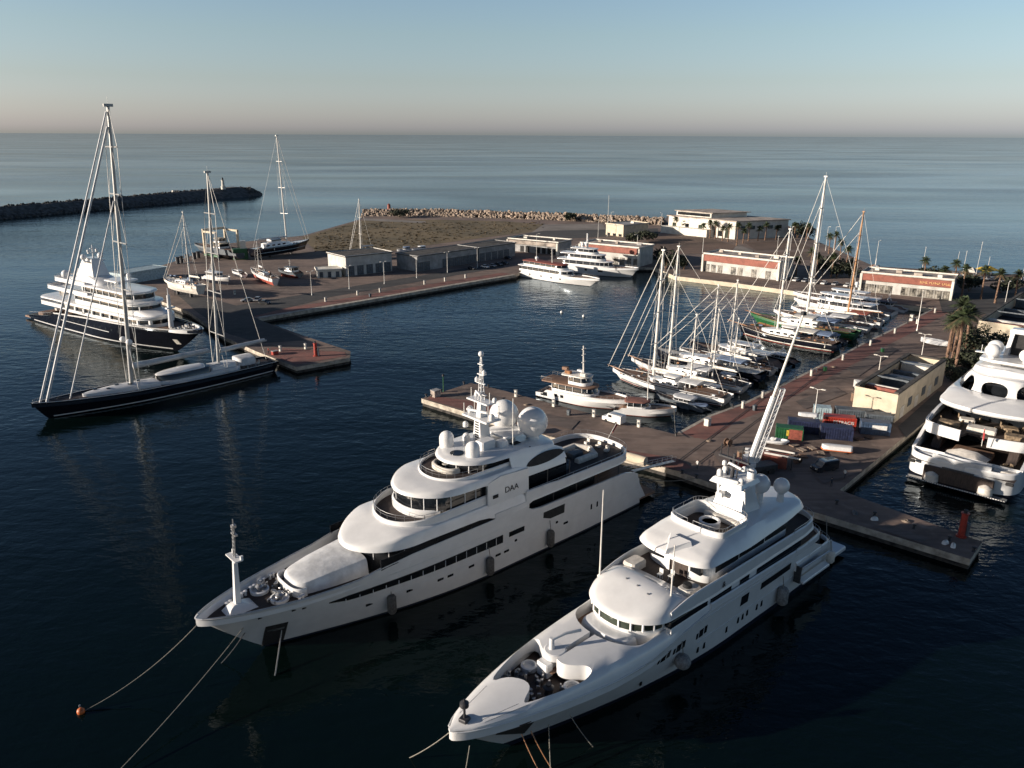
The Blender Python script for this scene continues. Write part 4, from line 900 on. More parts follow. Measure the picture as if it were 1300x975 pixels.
# bow jackstaff
mb = MB(); mb.box((-6.5, -.2, 6.95), (.9, .9, .35), .3, .08); mb.tube((-6.5, -.2, 7.0), (-6.5, -.2, 9.2), .14, .1); mb.lathe([(.0, -.45), (.45, -.2), (.45, .2), (0, .45)], (-6.5, -.2, 8.6), 12); mb.build('jackstaff', 'dark_metal', B, 30)
mb = MB(); mb.path(sheerpts(HB, -7.8, 14, -1, .02, 24, -.03), .07, 6); mb.path(sheerpts(HB, -7.8, 14, 1, .02, 24, -.03), .07, 6); mb.build('rubbing_strake', 'grey_white_paint', B)
mb = MB(); HB.panel(mb, -3.2, .6, lambda x: interp([(-3.2, 3.6), (.6, 1.6)])(x), lambda x: interp([(-3.2, 4.4), (.6, 4.4)])(x), .04, n=6); mb.build('anchor_pocket', 'dark_void', B, 20)
# hull windows and ports
for x0, sg in ((16.6, 1), (19.3, 1), (23.6, 1)):
    mb = MB(); HB.panel(mb, x0, x0 + .35, 4.2, 5.0, .03, n=1); mb.build('window', 'hull_glass', B, 0)
    mb = MB(); HB.panel(mb, x0 + .55, x0 + 1.35, 4.2, 5.25, .03, n=1); mb.build('window', 'hull_glass', B, 0)
    mb = MB(); HB.panel(mb, x0 + 1.55, x0 + 2.1, 4.3, 5.35, .03, n=1); mb.build('window', 'hull_glass', B, 0)
for x, z in [(24.6, 2.3), (25.8, 2.35), (30.4, 2.4), (32.9, 2.6), (33.9, 2.65), (34.9, 2.8), (37.2, 2.6), (38.3, 2.65), (15.0, 2.3), (43.6, 2.8)]: porthole(HB, B, x, z, .42, .85)
for x0, x1, z0, z1 in ((32.7, 34.4, 4.7, 6.1), (37.2, 44.6, 5.2, 6.2)):
    mb = MB(); HB.panel(mb, x0, x1, z0, z1, .03); mb.build('window', 'hull_glass', B, 0)
for z in (3.5, 6.55):
    mb = MB(); HB.panel(mb, 24, 51, z, z + .09, .06, n=40); mb.build('rubbing_strake', 'grey_white_paint', B, 20)
# bridge house below the big forward roof
mb = MB(); shell(mb, 12.7, 15.2, 3.6, 6.0, 7.5, 1.4, 0, 2.6, edge=.5, slope=.2, camber=.1); mb.build('curved_bench', 'white_paint', B, 40)
hwb1 = lambda x: interp([(14, 4.7), (20, 5.1), (26, 5.3), (54, 5.2)])(x)
mb = MB(); shell(mb, 14.4, 30, lambda x: hwb1(x) - .35, 5.9, 9.3, 4.0, 0, 2.2, edge=.05, slope=0, camber=0); mb.build('bridge_house', 'white_paint', B, 30)
mb = MB(); h = plan(14.33, 21, lambda x: hwb1(x) - .29, 4.0, 0, 2.2, n=22); bw = None
arcp = [(x, -w) for x, w in h][::-1] + [(x, w) for x, w in h[1:]]
acc = 0; cur = [arcp[0]]
for p, q in zip(arcp, arcp[1:]):
    cur.append(q); acc += math.dist(p, q)
    if acc > 1.5:
        m_ = MB(); m_.band([cur[0]] + cur[1:], 8.05, 8.98, -.06); m_.build('bridge_window', 'green_glass', B, 20); acc = -.22; cur = []
        cur = [q]
    if acc < 0: cur = [q]
mb = MB(); mullions(mb, 14.3, 21, lambda x: hwb1(x) - .27, 8.0, 9.03, 4.0, 1.25, 2.2, .2); build_each(mb, 'mullion', 'white_paint', B)
ztb1 = interp([(14, 9.4), (16, 10.0), (18.5, 10.6), (20.6, 11.0), (21.8, 11.05), (22.4, 9.5), (52, 9.4)])
mb = MB(); shell(mb, 14.15, 53.2, lambda x: interp([(14, 5.0), (18, 5.5), (26, 5.7), (48, 5.5), (53, 4.9)])(x), interp([(14, 9.05), (20, 9.0), (26, 8.75), (53, 8.7)]), ztb1, 4.6, 3, 2.3, q=2.6, edge=interp([(14, .45), (18, 1.5), (22, 1.7), (24, .4)]), camber=.12, slope=.2, rake=.25); mb.build('bridge_roof', 'white_paint', B, 40)
# upper deck bulwarks (wings) and sunken lounge
wl = [(x, -w) for x, w in plan(18.5, 52.6, lambda x: interp([(18, 5.45), (26, 5.68), (48, 5.45), (53, 4.8)])(x), 0, 3, q=2.6)]
wl = wl + [(x, -y) for x, y in wl[::-1]]
mb = MB(); mb.band(wl, 9.2, interp([(18.5, 10.0), (21, 10.6), (24, 10.9), (53, 10.3)]), .3); mb.build('upper_bulwark', 'white_paint', B, 40)
mb = MB(); mb.prism([(22.3, -5.2), (52, -4.6), (52, 4.6), (22.3, 5.2)], 9.55, 9.62); mb.build('upper_deck', 'teak_dark', B, 0)
for y in (-4.0, 4.0):
    mb = MB(); mb.box((23.6, y, 10.1), (2.6, 1.9, 1.0), 0, .25); mb.build('sunpad', 'cushion', B, 30)
mb = MB(); mb.lathe([(.55, 0), (.5, .4), (0, .4)], (23.4, -3.9, 10.62), 16); mb.build('sunpad_hatch', 'dark_void', B, 30)
for k, (x, y) in enumerate([(23.7, .2), (24.4, -.9)]):
    mb = MB()
    for dx in (-.25, .25):
        for dy in (-.22, .22): mb.tube((x + dx, y + dy, 9.62), (x + dx * .8, y + dy * .8, 10.25), .035)
    mb.box((x, y, 10.28), (.6, .55, .06)); mb.box((x + .28, y, 10.65), (.06, .55, .55)); mb.build('deck_chair', 'cloth_white', B, 0)
mb = MB(); shell(mb, 26.2, 46, lambda x: interp([(26, 4.5), (46, 4.2)])(x), 9.6, 12.5, 1.6, 1.5, 2.6, edge=.05, slope=.03, camber=0); uh = mb.build('upper_house', 'white_paint', B, 30)
for sd in (1, -1):
    for x0, x1 in ((28.2, 33.0), (33.4, 39), (39.4, 45)):
        m_ = MB(); m_.box(((x0 + x1) / 2, sd * interp([(26, 4.5), (46, 4.2)])((x0 + x1) / 2), 11.35), (x1 - x0, .12, 1.3)); m_.build('window', 'dark_glass', uh, 0)
mb = MB(); mb.box((26.4, 2.5, 11.4), (.5, 2.4, 1.2), .1, .05); mb.box((26.4, -3.0, 11.4), (.5, 1.6, 1.2), -.1, .05); mb.build('window', 'dark_glass', uh, 0)
mb = MB(); mb.box((26.5, -.6, 10.8), (.6, 2.6, 2.3)); mb.build('door', 'teak_dark', uh, 0)
# sun deck roof with the peaked visor
hwt = lambda x: interp([(24.5, 5.3), (34, 5.5), (44, 4.9), (51, 4.0)])(x)
ztt = interp([(24.4, 12.9), (26, 13.4), (28.4, 13.9), (29.2, 14.35), (37, 14.4), (40, 14.1), (51, 13.0)]); zbt = interp([(24.4, 12.45), (51, 12.2)])
mb = MB(); shell(mb, 24.3, 50.8, hwt, zbt, ztt, 3.0, 2.6, 3.0, q=2.6, edge=interp([(24, .5), (30, 1.9), (48, 1.2)]), camber=.1, slope=.3, rake=.2)
c1 = MB(); c1.prism([(x, y) for x, y in outline(29.7, 36.2, 3.55, 1.4, 1.6, 2.6)], 13.25, 16); cut(mb, [c1], 'sundeck_roof', 'white_paint', B, 38)
mb = MB(); mb.prism(outline(29.5, 36.4, 3.7, 1.4, 1.6, 2.6), 13.15, 13.3); mb.build('jacuzzi_deck', 'teak_dark', B, 0)
mb = MB(); mb.band(outline(29.3, 36.6, 3.95, 1.5, 1.7, 2.6), 14.2, 14.95, .28, True); mb.build('coaming', 'white_paint', B, 40)
mb = MB(); mb.rail([(x, y, 14.9) for x, y in outline(29.4, 36.5, 3.85, 1.5, 1.7, 2.6)[::2]], .55, 1, .035, False); mb.build('rail', 'steel', B)
mb = MB(); mb.lathe([(1.35, 0), (1.35, .75), (1.05, .8), (1.0, .45)], (33.4, .2, 13.3), 22); jz = mb.build('whirlpool_tub', 'white_paint', B, 30); mb = MB(); mb.lathe([(1.02, .5), (0, .5)], (33.4, .2, 13.3), 22); mb.build('tub_water', 'dark_glass', jz, 30)
mb = MB(); mb.box((35.7, 0, 13.6), (.7, 5, .6), 0, .15); mb.build('sofa', 'cushion', B, 40)
mb = MB(); mb.loft([[(24.0, -.1, 12.9), (26.8, -1.9, 13.55), (26.8, 1.5, 13.7)], [(24.3, -.15, 13.55), (26.9, -1.6, 14.2), (26.9, 1.3, 14.2)]]); mb.build('visor', 'white_paint', B, 20)
for x, y in ((19.2, 1.6), (19.0, -.2), (18.6, -2.0), (20.6, -3.2)):
    mb = MB(); mb.lathe([(.12, 0), (.12, .12), (0, .16)], (x, y, ztb1(x) + .1), 8); mb.build('deck_fitting', 'steel', B)
# slender masts
for k, (x, y, z0, z1) in enumerate([(20.2, -4.0, 10.2, 17.2), (18.4, 5.0, 9.8, 21.2)]):
    mb = MB(); mb.tube((x, y, z0), (x, y, z1), .11, .06); mb.ball((x, y, z0 + .15), .25, 10); build_each(mb, 'whip_antenna', 'mast_white', B)
# mast pod
def ring4(x0, x1, w, z, c=0): return [(x0, -w + c, z), (x1, -w + c, z), (x1, w + c, z), (x0, w + c, z)]
mb = MB(); mb.loft([ring4(36.6, 41, 2.2, 14.1), ring4(37.4, 40.4, 1.7, 16.4), ring4(38.0, 40.4, 1.5, 18.0)])
mb.loft([[(36.6, -1.9, 17.6), (41.0, -1.9, 17.7), (41.0, 2.8, 17.7), (36.6, 2.8, 17.6)], [(37, -1.6, 18.2), (40.8, -1.6, 18.2), (40.8, 2.5, 18.2), (37, 2.5, 18.2)]])
mp = mb.build('mast_pod', 'white_paint', B, 30)
for sd in (-1.9, 1.9):
    mb = MB(); mb.loft([[(37.8, sd - .2, 13.9), (40.8, sd - .2, 13.9), (40.8, sd + .2, 13.9), (37.8, sd + .2, 13.9)], [(37.2, sd - .15, 17.8), (38.6, sd - .15, 17.8), (38.6, sd + .15, 17.8), (37.2, sd + .15, 17.8)]]); mb.build('mast_leg', 'white_paint', mp, 20)
mb = MB(); mb.tube((38.6, .8, 18.2), (38.9, .8, 21.3), .28, .2); mb.box((38.8, .8, 20.6), (.4, 4.4, .22)); mb.box((38.8, .8, 19.4), (.3, 3.2, .18))
for y in (-1.2, -.3, 1.8, 2.8): mb.tube((38.8, y, 20.6), (38.8, y, 22.2), .07)
mb.tube((38.7, 0.2, 18.2), (38.9, 0.2, 20.5), .1); mb.tube((38.7, 1.5, 18.2), (38.9, 1.5, 20.5), .1); mb.build('signal_mast', 'dark_metal', mp, 20)
mb = MB(); mb.box((36.8, .4, 18.5), (.35, 3.2, .3), .2, .1); mb.box((38.3, .3, 20.0), (.3, 2.4, .25), -.3, .08); mb.box((36.6, 1, 16.4), (1.2, 1.0, .7), .3, .15); build_each(mb, 'radar_scanner', 'white_paint', mp, 20)
for x, y, z, r in ((38.0, 2.2, 18.2, .4), (40.2, 2.0, 18.2, .55), (40.3, -1, 18.2, .6), (37.6, -1.2, 18.2, .35), (39.4, 2.3, 18.2, .4), (38.4, 1.9, 19.6, .3), (38.5, -.9, 19.6, .3)): radome(mp, x, y, z, r, 'cap')
radome(B, 42.9, -.9, 14.1, 1.3, 'ball', 1.4); radome(B, 44.6, -3.0, 14.2, 1.05, 'ball', 1.4); radome(B, 42.4, 1.6, 15.4, .85, 'ball', 1.0); radome(B, 44.6, 2.2, 15.2, .7, 'ball', .7)
# lower terraces
wl2 = [(x, -w) for x, w in plan(26, 54.6, lambda x: interp([(26, 5.72), (48, 5.7), (54, 5.2)])(x), 0, 2.6, q=2.6)]; wl2 = wl2 + [(x, -y) for x, y in wl2[::-1]]
mb = MB(); shell(mb, 18.5, 25.5, lambda x: 5.45, 7.9, 8.75, 0, 0, edge=.05, slope=0, camber=0); mb.build('opening_shade', 'dark_glass', B, 0)  # dark slab standing in for the shade inside the side-deck opening
mb = MB(); shell(mb, 18.5, 26.5, lambda x: HB.deck(x) - .12, 6, 8.0, 0, 0, edge=.2, slope=.05, camber=0); mb.build('side_bulwark', 'white_paint', B, 30)
mb = MB(); mb.band(wl2, interp([(26, 7.2), (54, 6.6)]), interp([(26, 8.05), (54, 7.5)]), .3); mb.build('lower_bulwark', 'white_paint', B, 40)
mb = MB(); mb.prism([(25, -5.5), (54, -5.0), (54, 5.0), (25, 5.5)], 6.85, 7.0); mb.build('lower_deck', 'teak', B, 0)
mb = MB(); shell(mb, 25.5, 48, 5.35, 7.0, 8.75, 0, 1.5, edge=.05, slope=0, camber=0); lh = mb.build('lower_house', 'white_paint', B, 30)
for sd in (1, -1):
    for x0, x1 in ((26.2, 30.5), (32.4, 34.4), (36.2, 47)):
        m_ = MB(); m_.box(((x0 + x1) / 2, sd * 5.36, 8.0), (x1 - x0, .12, 1.3)); m_.build('window', 'dark_glass', lh, 0)
text('emblem_lettering', '&', 1.1, Matrix.Translation((28.2, -5.76, 9.75)) @ Matrix.Rotation(R(90), 4, 'X'), 'letter_black', B)
mb = MB(); mb.box((52.6, 0, 5.4), (4.6, 9, 1.9), 0, .2); mb.build('aft_saloon', 'dark_glass', B, 20)
wl3 = [(x, -w) for x, w in plan(46, 57.8, lambda x: interp([(46, 5.7), (57, 5.2)])(x), 0, 2.4, q=2.6)]; wl3 = wl3 + [(x, -y) for x, y in wl3[::-1]]
mb = MB(); mb.band(wl3, 4.3, interp([(46, 5.6), (58, 5.0)]), .3); mb.build('main_bulwark', 'white_paint', B, 40)
for z, wl_ in ((10.6, wl), (7.6, wl2), (5.1, wl3)):
    mb = MB(); mb.rail([(x, y, z - .25) for x, y in wl_ if x > 44][::2], .55, 1, .03, False); mb.build('rail', 'steel', B)
mb = MB(); mb.box((60.2, 0, 1.0), (6.4, 9.4, .6), 0, .15); mb.build('swim_platform', 'white_paint', B, 20)
mb = MB(); mb.loft([[(55, -5, .8), (59.4, -4.8, .8), (59.4, 4.8, .8), (55, 5, .8)], [(55, -5.1, 4.4), (57.6, -4.9, 4.4), (57.6, 4.9, 4.4), (55, 5.1, 4.4)]]); mb.build('transom', 'white_paint', B, 20)
mb = MB(); mb.box((50.2, -6.2, 2.75), (7.4, 1.0, .35), 0, .1); mb.loft([[(46.6, -5.6, 2.9), (53.9, -5.6, 2.9), (53.9, -5.3, 2.9), (46.6, -5.3, 2.9)], [(46.6, -6.5, 5.0), (53.9, -6.5, 4.8), (53.9, -6.3, 4.8), (46.6, -6.3, 5.0)]]); mb.build('side_platform', 'white_paint', B, 20)
mb = MB(); mb.box((46.2, -5.9, 3.9), (.25, .9, 2.4)); mb.build('platform_bracket', 'dark_metal', B, 0)
fender(world_pt(B, (20.6, -(HB.y(20.6, 3) + .75), 3.0)), AA, 'round grey fender on the side of the whaleback yacht below its hull windows', .95, 1.9, 'fender_grey', sphere=True)
fender(world_pt(B, (42.4, -(HB.y(42.4, 2.6) + .7), 2.3)), AA, 'grey fender near the fold out side platform of the whaleback yacht', .75, 2.4, 'fender_grey')
fender(world_pt(B, (55.6, -5.9, 3.0)), AA, 'pale fender beyond the fold out platform at the stern of the whaleback yacht', .6, 1.8, 'off_white')
# ================================================================== sailing yachts
def rig(t, masts, L, fb, beam, bow_x=-1.0, r=.05, hd=None, stays=True, stern_x=None, mat_r='rigging'):
    """masts: (x, z0, height, radius, rake, material, spreader heights, spreader half width)"""
    for mi, (x, z0, h, rad, rake, mm, sp, sw) in enumerate(masts):
        top = (x + rake, 0, z0 + h)
        mb = MB(); mb.tube((x, 0, z0 - .3), top, rad, rad * .62, 10); mb.box((top[0], 0, top[2] + .05), (rad * (3.8 if h > 46 else 2.2), rad * 1.4, rad * (1.2 if h > 46 else .8))); mb.tube((top[0], 0, top[2]), (top[0], 0, top[2] + h * .03), .03)
        mo = mb.build('mast', mm, t, 40)
        at_ = lambda z: x + rake * (z - z0) / h
        if sp:
            mb = MB()
            for z in sp: k = 1 - .45 * (z - z0) / h; mb.tube((at_(z), -sw * k, z + .1), (at_(z), sw * k, z + .1), rad * .34, n=6)
            build_each(mb, 'spreader', mm, mo)
        mb = MB()
        if sp:
            for sd in (1, -1):
                pts = [(x + .4, sd * (beam * .9), fb)] + [(at_(z), sd * sw * (1 - .45 * (z - z0) / h), z + .1) for z in sp] + [top]
                mb.path(pts, r * .8, 4)
                mb.path([(x + .1, sd * beam * .85, fb)] + [(at_(sp[0]), 0, sp[0])], r * .6, 4)
                for a_, b_ in zip(sp, sp[1:]): mb.tube((at_(a_), sd * sw * (1 - .45 * (a_ - z0) / h), a_), (at_(b_), 0, b_), r * .5, n=4)
        if len(mb.v): mb.build('shrouds', mat_r, mo, 0)
    if stays:
        x, z0, h, rad, rake = masts[0][:5]; tp = lambda f: (x + rake * f - rad, 0, z0 + h * f)
        for k, (bx, f, rr) in enumerate(stays):
            mb = MB(); mb.tube((bx, 0, fb + .4), tp(f), rr, rr * .8, 6); mb.build('forestay', 'rigging' if rr < .12 else 'canvas_cover', t, 0)
        xl, zl, hl, _, rk = masts[-1][:5]
        mb = MB(); mb.tube((xl + rk, 0, zl + hl), (stern_x or L - .3, 0, fb), r * .8, n=4)
        if len(masts) > 1 and h < 46: mb.tube((x + rake, 0, z0 + h), (xl + rk, 0, zl + hl), r * .7, n=4)
        mb.build('backstay', mat_r, t, 0)
def boomset(t, x0, x1, z, r=.22, cover='canvas_cover', mm='mast_white', rise=.03):
    mb = MB(); mb.tube((x0, 0, z), (x1, 0, z + (x1 - x0) * rise), r * .8, r * .6, 8); b = mb.build('boom', mm, t, 40)
    n = 10; mb = MB(); mb.path([(lerp(x0, x1 - .6, i / n), 0, z + (x1 - x0) * rise * i / n + r * .9) for i in range(n + 1)], lambda s: r * (1.5 - .7 * s) * (1 + .08 * math.sin(s * 23)), 8); mb.build('furled_sail', cover, b, 50)

# ------------------------------------------------------------------ the black ketch
K = empty('sailing_yacht', (-102.1, 163.1, 0), R(46), 'long black hulled two masted sailing yacht with very tall grey masts, lower left', 'sailing yacht')
shK = interp([(-3, 4.1), (4, 3.7), (20, 3.1), (37, 2.8), (54, 2.7)])
HK = Hull(53.5, -2.9, 4.3, 4.9, shK, .5, .42, .7, .72, .55, 1.2, 1.0, .8)
HK.build('hull', ['black_hull', 'black_hull'], K, -1, .0, bul=.1)
mb = MB(); HK.panel(mb, 1.0, 53, .25, .5, .03, n=50); HK.panel(mb, 1.0, 53, .25, .5, .03, 1, n=50); mb.build('waterline_stripe', 'grey_white_paint', K, 0)
mb = MB(); mb.path(sheerpts(HK, -2.6, 54, -1, .05, 30, .05), .07, 6); mb.path(sheerpts(HK, -2.6, 54, 1, .05, 30, .05), .07, 6); mb.build('toe_rail', 'grey_white_paint', K)
HK.deckplate('deck', 'teak_dark', K, lambda x: shK(x) - .35, -1.8, 53.5)
mb = MB(); shell(mb, 7.5, 24, lambda x: interp([(7.5, 1.3), (16, 2.5), (24, 2.8)])(x), 2.6, interp([(7.5, 3.9), (14, 4.0), (24, 3.7)]), 3, 0, 2.4, edge=.4, camber=.15); mb.build('fore_cabin', 'grey_white_paint', K, 40)
for k in range(5):
    mb = MB(); mb.box((10.5 + k * 2.4, (-1) ** k * .7, 4.15), (.8, .8, .14), 0, .04); mb.build('deck_hatch', 'dark_glass', K, 20)
mb = MB(); shell(mb, 22.8, 45, lambda x: interp([(23, 2.9), (32, 3.6), (45, 3.2)])(x), 2.5, interp([(22.8, 3.45), (30, 3.5), (45, 3.45)]), 5, 2, 2.2, edge=.2, camber=.1); mb.build('coachroof', 'grey_white_paint', K, 40)
mb = MB(); shell(mb, 23.8, 37, lambda x: interp([(24, 2.7), (30, 3.2), (37, 2.8)])(x), 3.3, 4.75, 4.5, 1, 2.2, edge=.1, camber=0, slope=.2); dw = mb.build('deckhouse_windows', 'dark_glass', K, 40)
mb = MB(); shell(mb, 24.0, 36.0, lambda x: interp([(24, 2.1), (30, 2.45), (36, 2.1)])(x), 4.7, interp([(24, 4.85), (30, 5.25), (36, 5.15)]), 4.4, 1.5, 2.2, edge=.3, camber=.25, slope=.3); mb.build('deckhouse_roof', 'white_paint', K, 40)
mb = MB(); shell(mb, 36.5, 44, 2.3, 3.5, 4.4, 1, 1, 2.4, edge=.2, camber=.1); mb.build('guest_cabin', 'grey_white_paint', K, 40)
mb = MB(); mb.box((38.5, 0, 4.55), (3.0, 2.2, .35), 0, .12); mb.build('stowed_sail_bag', 'canvas_cover', K, 30)
mb = MB(); shell(mb, 44.2, 48.8, 2.7, 3.2, 5.0, 1.4, .4, 2.6, edge=.3, camber=.3, slope=.1); mb.build('bimini', 'canvas_cover', K, 40)
for sd in (1, -1):
    mb = MB(); mb.lathe([(.6, 0), (.6, .06), (.5, .06)], (47.5, sd * 1.5, 3.6), 16); mb.tube((47.5, sd * 1.5, 2.6), (47.5, sd * 1.5, 3.6), .1); mb.build('steering_wheel', 'steel', K)
for k in range(4):
    mb = MB(); mb.lathe([(.25, 0), (.2, .3), (.28, .55), (0, .6)], (46 + (k % 2) * 2.2, (-1) ** (k // 2) * 3.2, 2.6), 10); mb.build('winch', 'steel', K, 30)
chairs(K, [(50, -1, 2.5, 0), (50, 1, 2.5, 0)])
rig(K, [(18.3, 3.4, 62.2, .5, 3.6, 'mast_grey', [13.5, 26, 36.5, 47, 57], 5.2), (39.8, 3.2, 48, .4, 2.6, 'mast_grey', [12, 22.5, 32, 41.5], 4.4)], 53, 2.9, 4.4, r=.09,
    stays=[(-1.3, .98, .22), (.1, .93, .3), (4.9, .68, .16)], stern_x=53)
boomset(K, 19.3, 38.2, 7.6, .5, 'canvas_cover', 'mast_grey', .02); boomset(K, 40.6, 53.6, 7.3, .42, 'canvas_cover', 'mast_grey', .05)
for s_ in (-1.8, 1.8):
    mb = MB(); mb.ball((18.5, s_, 14.2), .75, 12); mb.build('radar_dome', 'white_paint', K, 40)
mb = MB(); mb.rail([(x, y, z) for x, y, z in sheerpts(HK, -2.4, 53, -1, 0, 26, .25)], .8, 1, .025); mb.rail([(x, y, z) for x, y, z in sheerpts(HK, -2.4, 53, 1, 0, 26, .25)], .8, 1, .025); mb.build('guard_rail', 'steel', K)

# ------------------------------------------------------------------ generic moored boats, placed by the bow and stern points on the water
CNT = {}
def place(bow, stern, z=0.0, wz=0.0):
    A_, B_ = (bow if isinstance(bow, Vector) else at(*bow, wz)), (stern if isinstance(stern, Vector) else at(*stern, wz)); d = B_ - A_; return Vector((A_.x, A_.y, z)), math.atan2(d.y, d.x), math.hypot(d.x, d.y)
def sailboat(label, bow, stern, beam, fb, hm, masts, deckm='teak', cabin=(.3, .68, 1.0), cat='sailing yacht', group=None, bowsprit=0, z=0, wz=0, boot='red_antifoul', cover='canvas_cover', boom=True, awning=None, tip=.09, stays=True, stripe=None, zmin=-.8, cabm='white_paint', wheelhouse=None, spr=True, draft_keel=False):
    o, an, L = place(bow, stern, z, wz); t = empty('sailing_yacht', o, an, label, cat, group)
    sh = interp([(-L * tip, fb * 1.35), (L * .4, fb), (L, fb * 1.05)]); Hh = Hull(L, -L * tip, beam * .46, beam * .5, sh, .5, .4, .6, .72, .55, L * .03, 1, .75)
    Hh.build('hull', [hm, boot], t, zmin, .12, nst=30, levels=5, bul=.1)
    Hh.deckplate('deck', deckm, t, lambda x: sh(x) - .12, -L * tip * .7, L * .985, .08)
    if stripe:
        mb = MB(); Hh.panel(mb, .5, L * .98, .3, .55, .03, n=16); Hh.panel(mb, .5, L * .98, .3, .55, .03, 1, n=16); Hh.panel(mb, 0, L * .98, lambda x: sh(x) - .35, lambda x: sh(x) - .12, .03, n=16); Hh.panel(mb, 0, L * .98, lambda x: sh(x) - .35, lambda x: sh(x) - .12, .03, 1, n=16); mb.build('stripe', stripe, t, 0)
    x0, x1, ch = cabin[0] * L, cabin[1] * L, cabin[2]
    mb = MB(); shell(mb, x0, x1, beam * .3, fb - .2, interp([(x0, fb + ch * .55), ((x0 + x1) / 2, fb + ch), (x1, fb + ch)]), (x1 - x0) * .35, .5, 2.2, edge=.2, camber=.08); c = mb.build('cabin', cabm, t, 40)
    for sd in (1, -1):
        for k in range(4):
            xx = lerp(x0 + (x1 - x0) * .35, x1 - 1, k / 3); m_ = MB(); m_.box((xx, sd * (beam * .3 - ch * .06), fb + ch * .4), ((x1 - x0) * .1, .1, ch * .35)); m_.build('window', 'dark_glass', c, 0)
    if wheelhouse:
        wx0, wx1, wh = wheelhouse[0] * L, wheelhouse[1] * L, wheelhouse[2]
        mb = MB(); shell(mb, wx0, wx1, beam * .27, fb + ch * .3, fb + ch + wh, 1.2, .5, 2.6, edge=.15); wo = mb.build('wheelhouse', cabm, t, 40)
        mb = MB(); shell(mb, wx0 - .06, wx1 - .3, beam * .27 + .03, fb + ch + wh * .42, fb + ch + wh * .82, 1.2, .2, 2.6, edge=.04, camber=0, slope=.03); mb.build('window', 'dark_glass', wo, 30)
    mb = MB()
    for k in range(8): mb.box((lerp(L * .1, L * .95, random.random()), random.uniform(-.3, .3) * beam, fb + .2), (random.uniform(.3, .9), random.uniform(.3, .7), random.uniform(.3, .6)), 0, .05)
    build_each(mb, 'deck_gear', random.choice(['off_white', 'canvas_cover', 'varnish']), t)
    for mm_ in ('dark_metal', 'varnish', 'blue_cover' if random.random() < .3 else 'slate_paint'):
        mb = MB()
        for k in range(6): mb.box((lerp(L * .05, L * .97, random.random()), random.choice((-1, 1)) * random.uniform(.12, .36) * beam, fb + .22 + (ch if random.random() < .3 else 0)), (random.uniform(.3, 1.3), random.uniform(.3, .8), random.uniform(.25, .5)), random.random() * .4, .04)
        build_each(mb, 'deck_gear', mm_, t)
    for k in range(3):
        xx = lerp(L * .5, L * .92, k / 2); sd = random.choice((-1, 1)); yy = Hh.y(xx, fb * .6) + .18
        mb = MB(); mb.lathe([(.06, -.5), (.17, -.4), (.17, .4), (.06, .5)], (xx, sd * yy, fb * .65), 8); mb.tube((xx, sd * yy, fb * .65 + .5), (xx, sd * (yy - .1), fb + .6), .02, n=4); mb.build('side_fender', random.choice(['off_white', 'navy_paint']), t, 40)
    fr = 'rail'; mb = MB()
    for sd in (1, -1): mb.rail([(x, y, zz) for x, y, zz in sheerpts(Hh, -L * tip * .8, L * .97, sd, 0, max(6, int(L / 2)), .1)], .7, 1, .03, False)
    mb.build('guard_rail', 'steel', t)
    bx = -L * tip
    if bowsprit:
        mb = MB(); mb.tube((L * .03, 0, fb * 1.2), (bx - bowsprit, 0, fb * 1.45 + bowsprit * .12), .2, .12, 8); mb.build('bowsprit', 'varnish', t); 
    ms = []
    for (f, h, rad, mm) in masts:
        ms.append((f * L, fb + (ch if cabin[0] < f < cabin[1] else 0), h, rad, h * .02, mm, [fb + h * q for q in ((.36, .68) if h < 26 else (.3, .55, .8))] if spr else None, beam * .36))
    if ms:
        st = [(bx - bowsprit + .2, .97, .1), (bx * .3, .8, .08)] if stays else None
        rig(t, ms, L, fb * 1.1, beam * .5, r=.05, stays=st)
        if boom:
            for i, (f, h, rad, mm) in enumerate(masts):
                xe = masts[i + 1][0] * L - .5 if i + 1 < len(masts) else min(L + .5, f * L + h * .38)
                if xe - f * L > 2: boomset(t, f * L + .3, xe, fb + ch + 1.5, .26, cover, mm)
    if awning:
        for (a0, a1, am) in awning:
            mb = MB(); shell(mb, a0 * L, a1 * L, beam * .42, fb + ch + .7, fb + ch + .95, .3, .3, 3, edge=.1, camber=.35, slope=0); aw = mb.build('awning', am, t, 40)
            mb = MB()
            for q in (a0 + .01, a1 - .01):
                for sd in (1, -1): mb.tube((q * L, sd * beam * .36, fb - .1), (q * L, sd * beam * .36, fb + ch + .75), .04)
            mb.build('awning_poles', 'steel', aw)
    return t
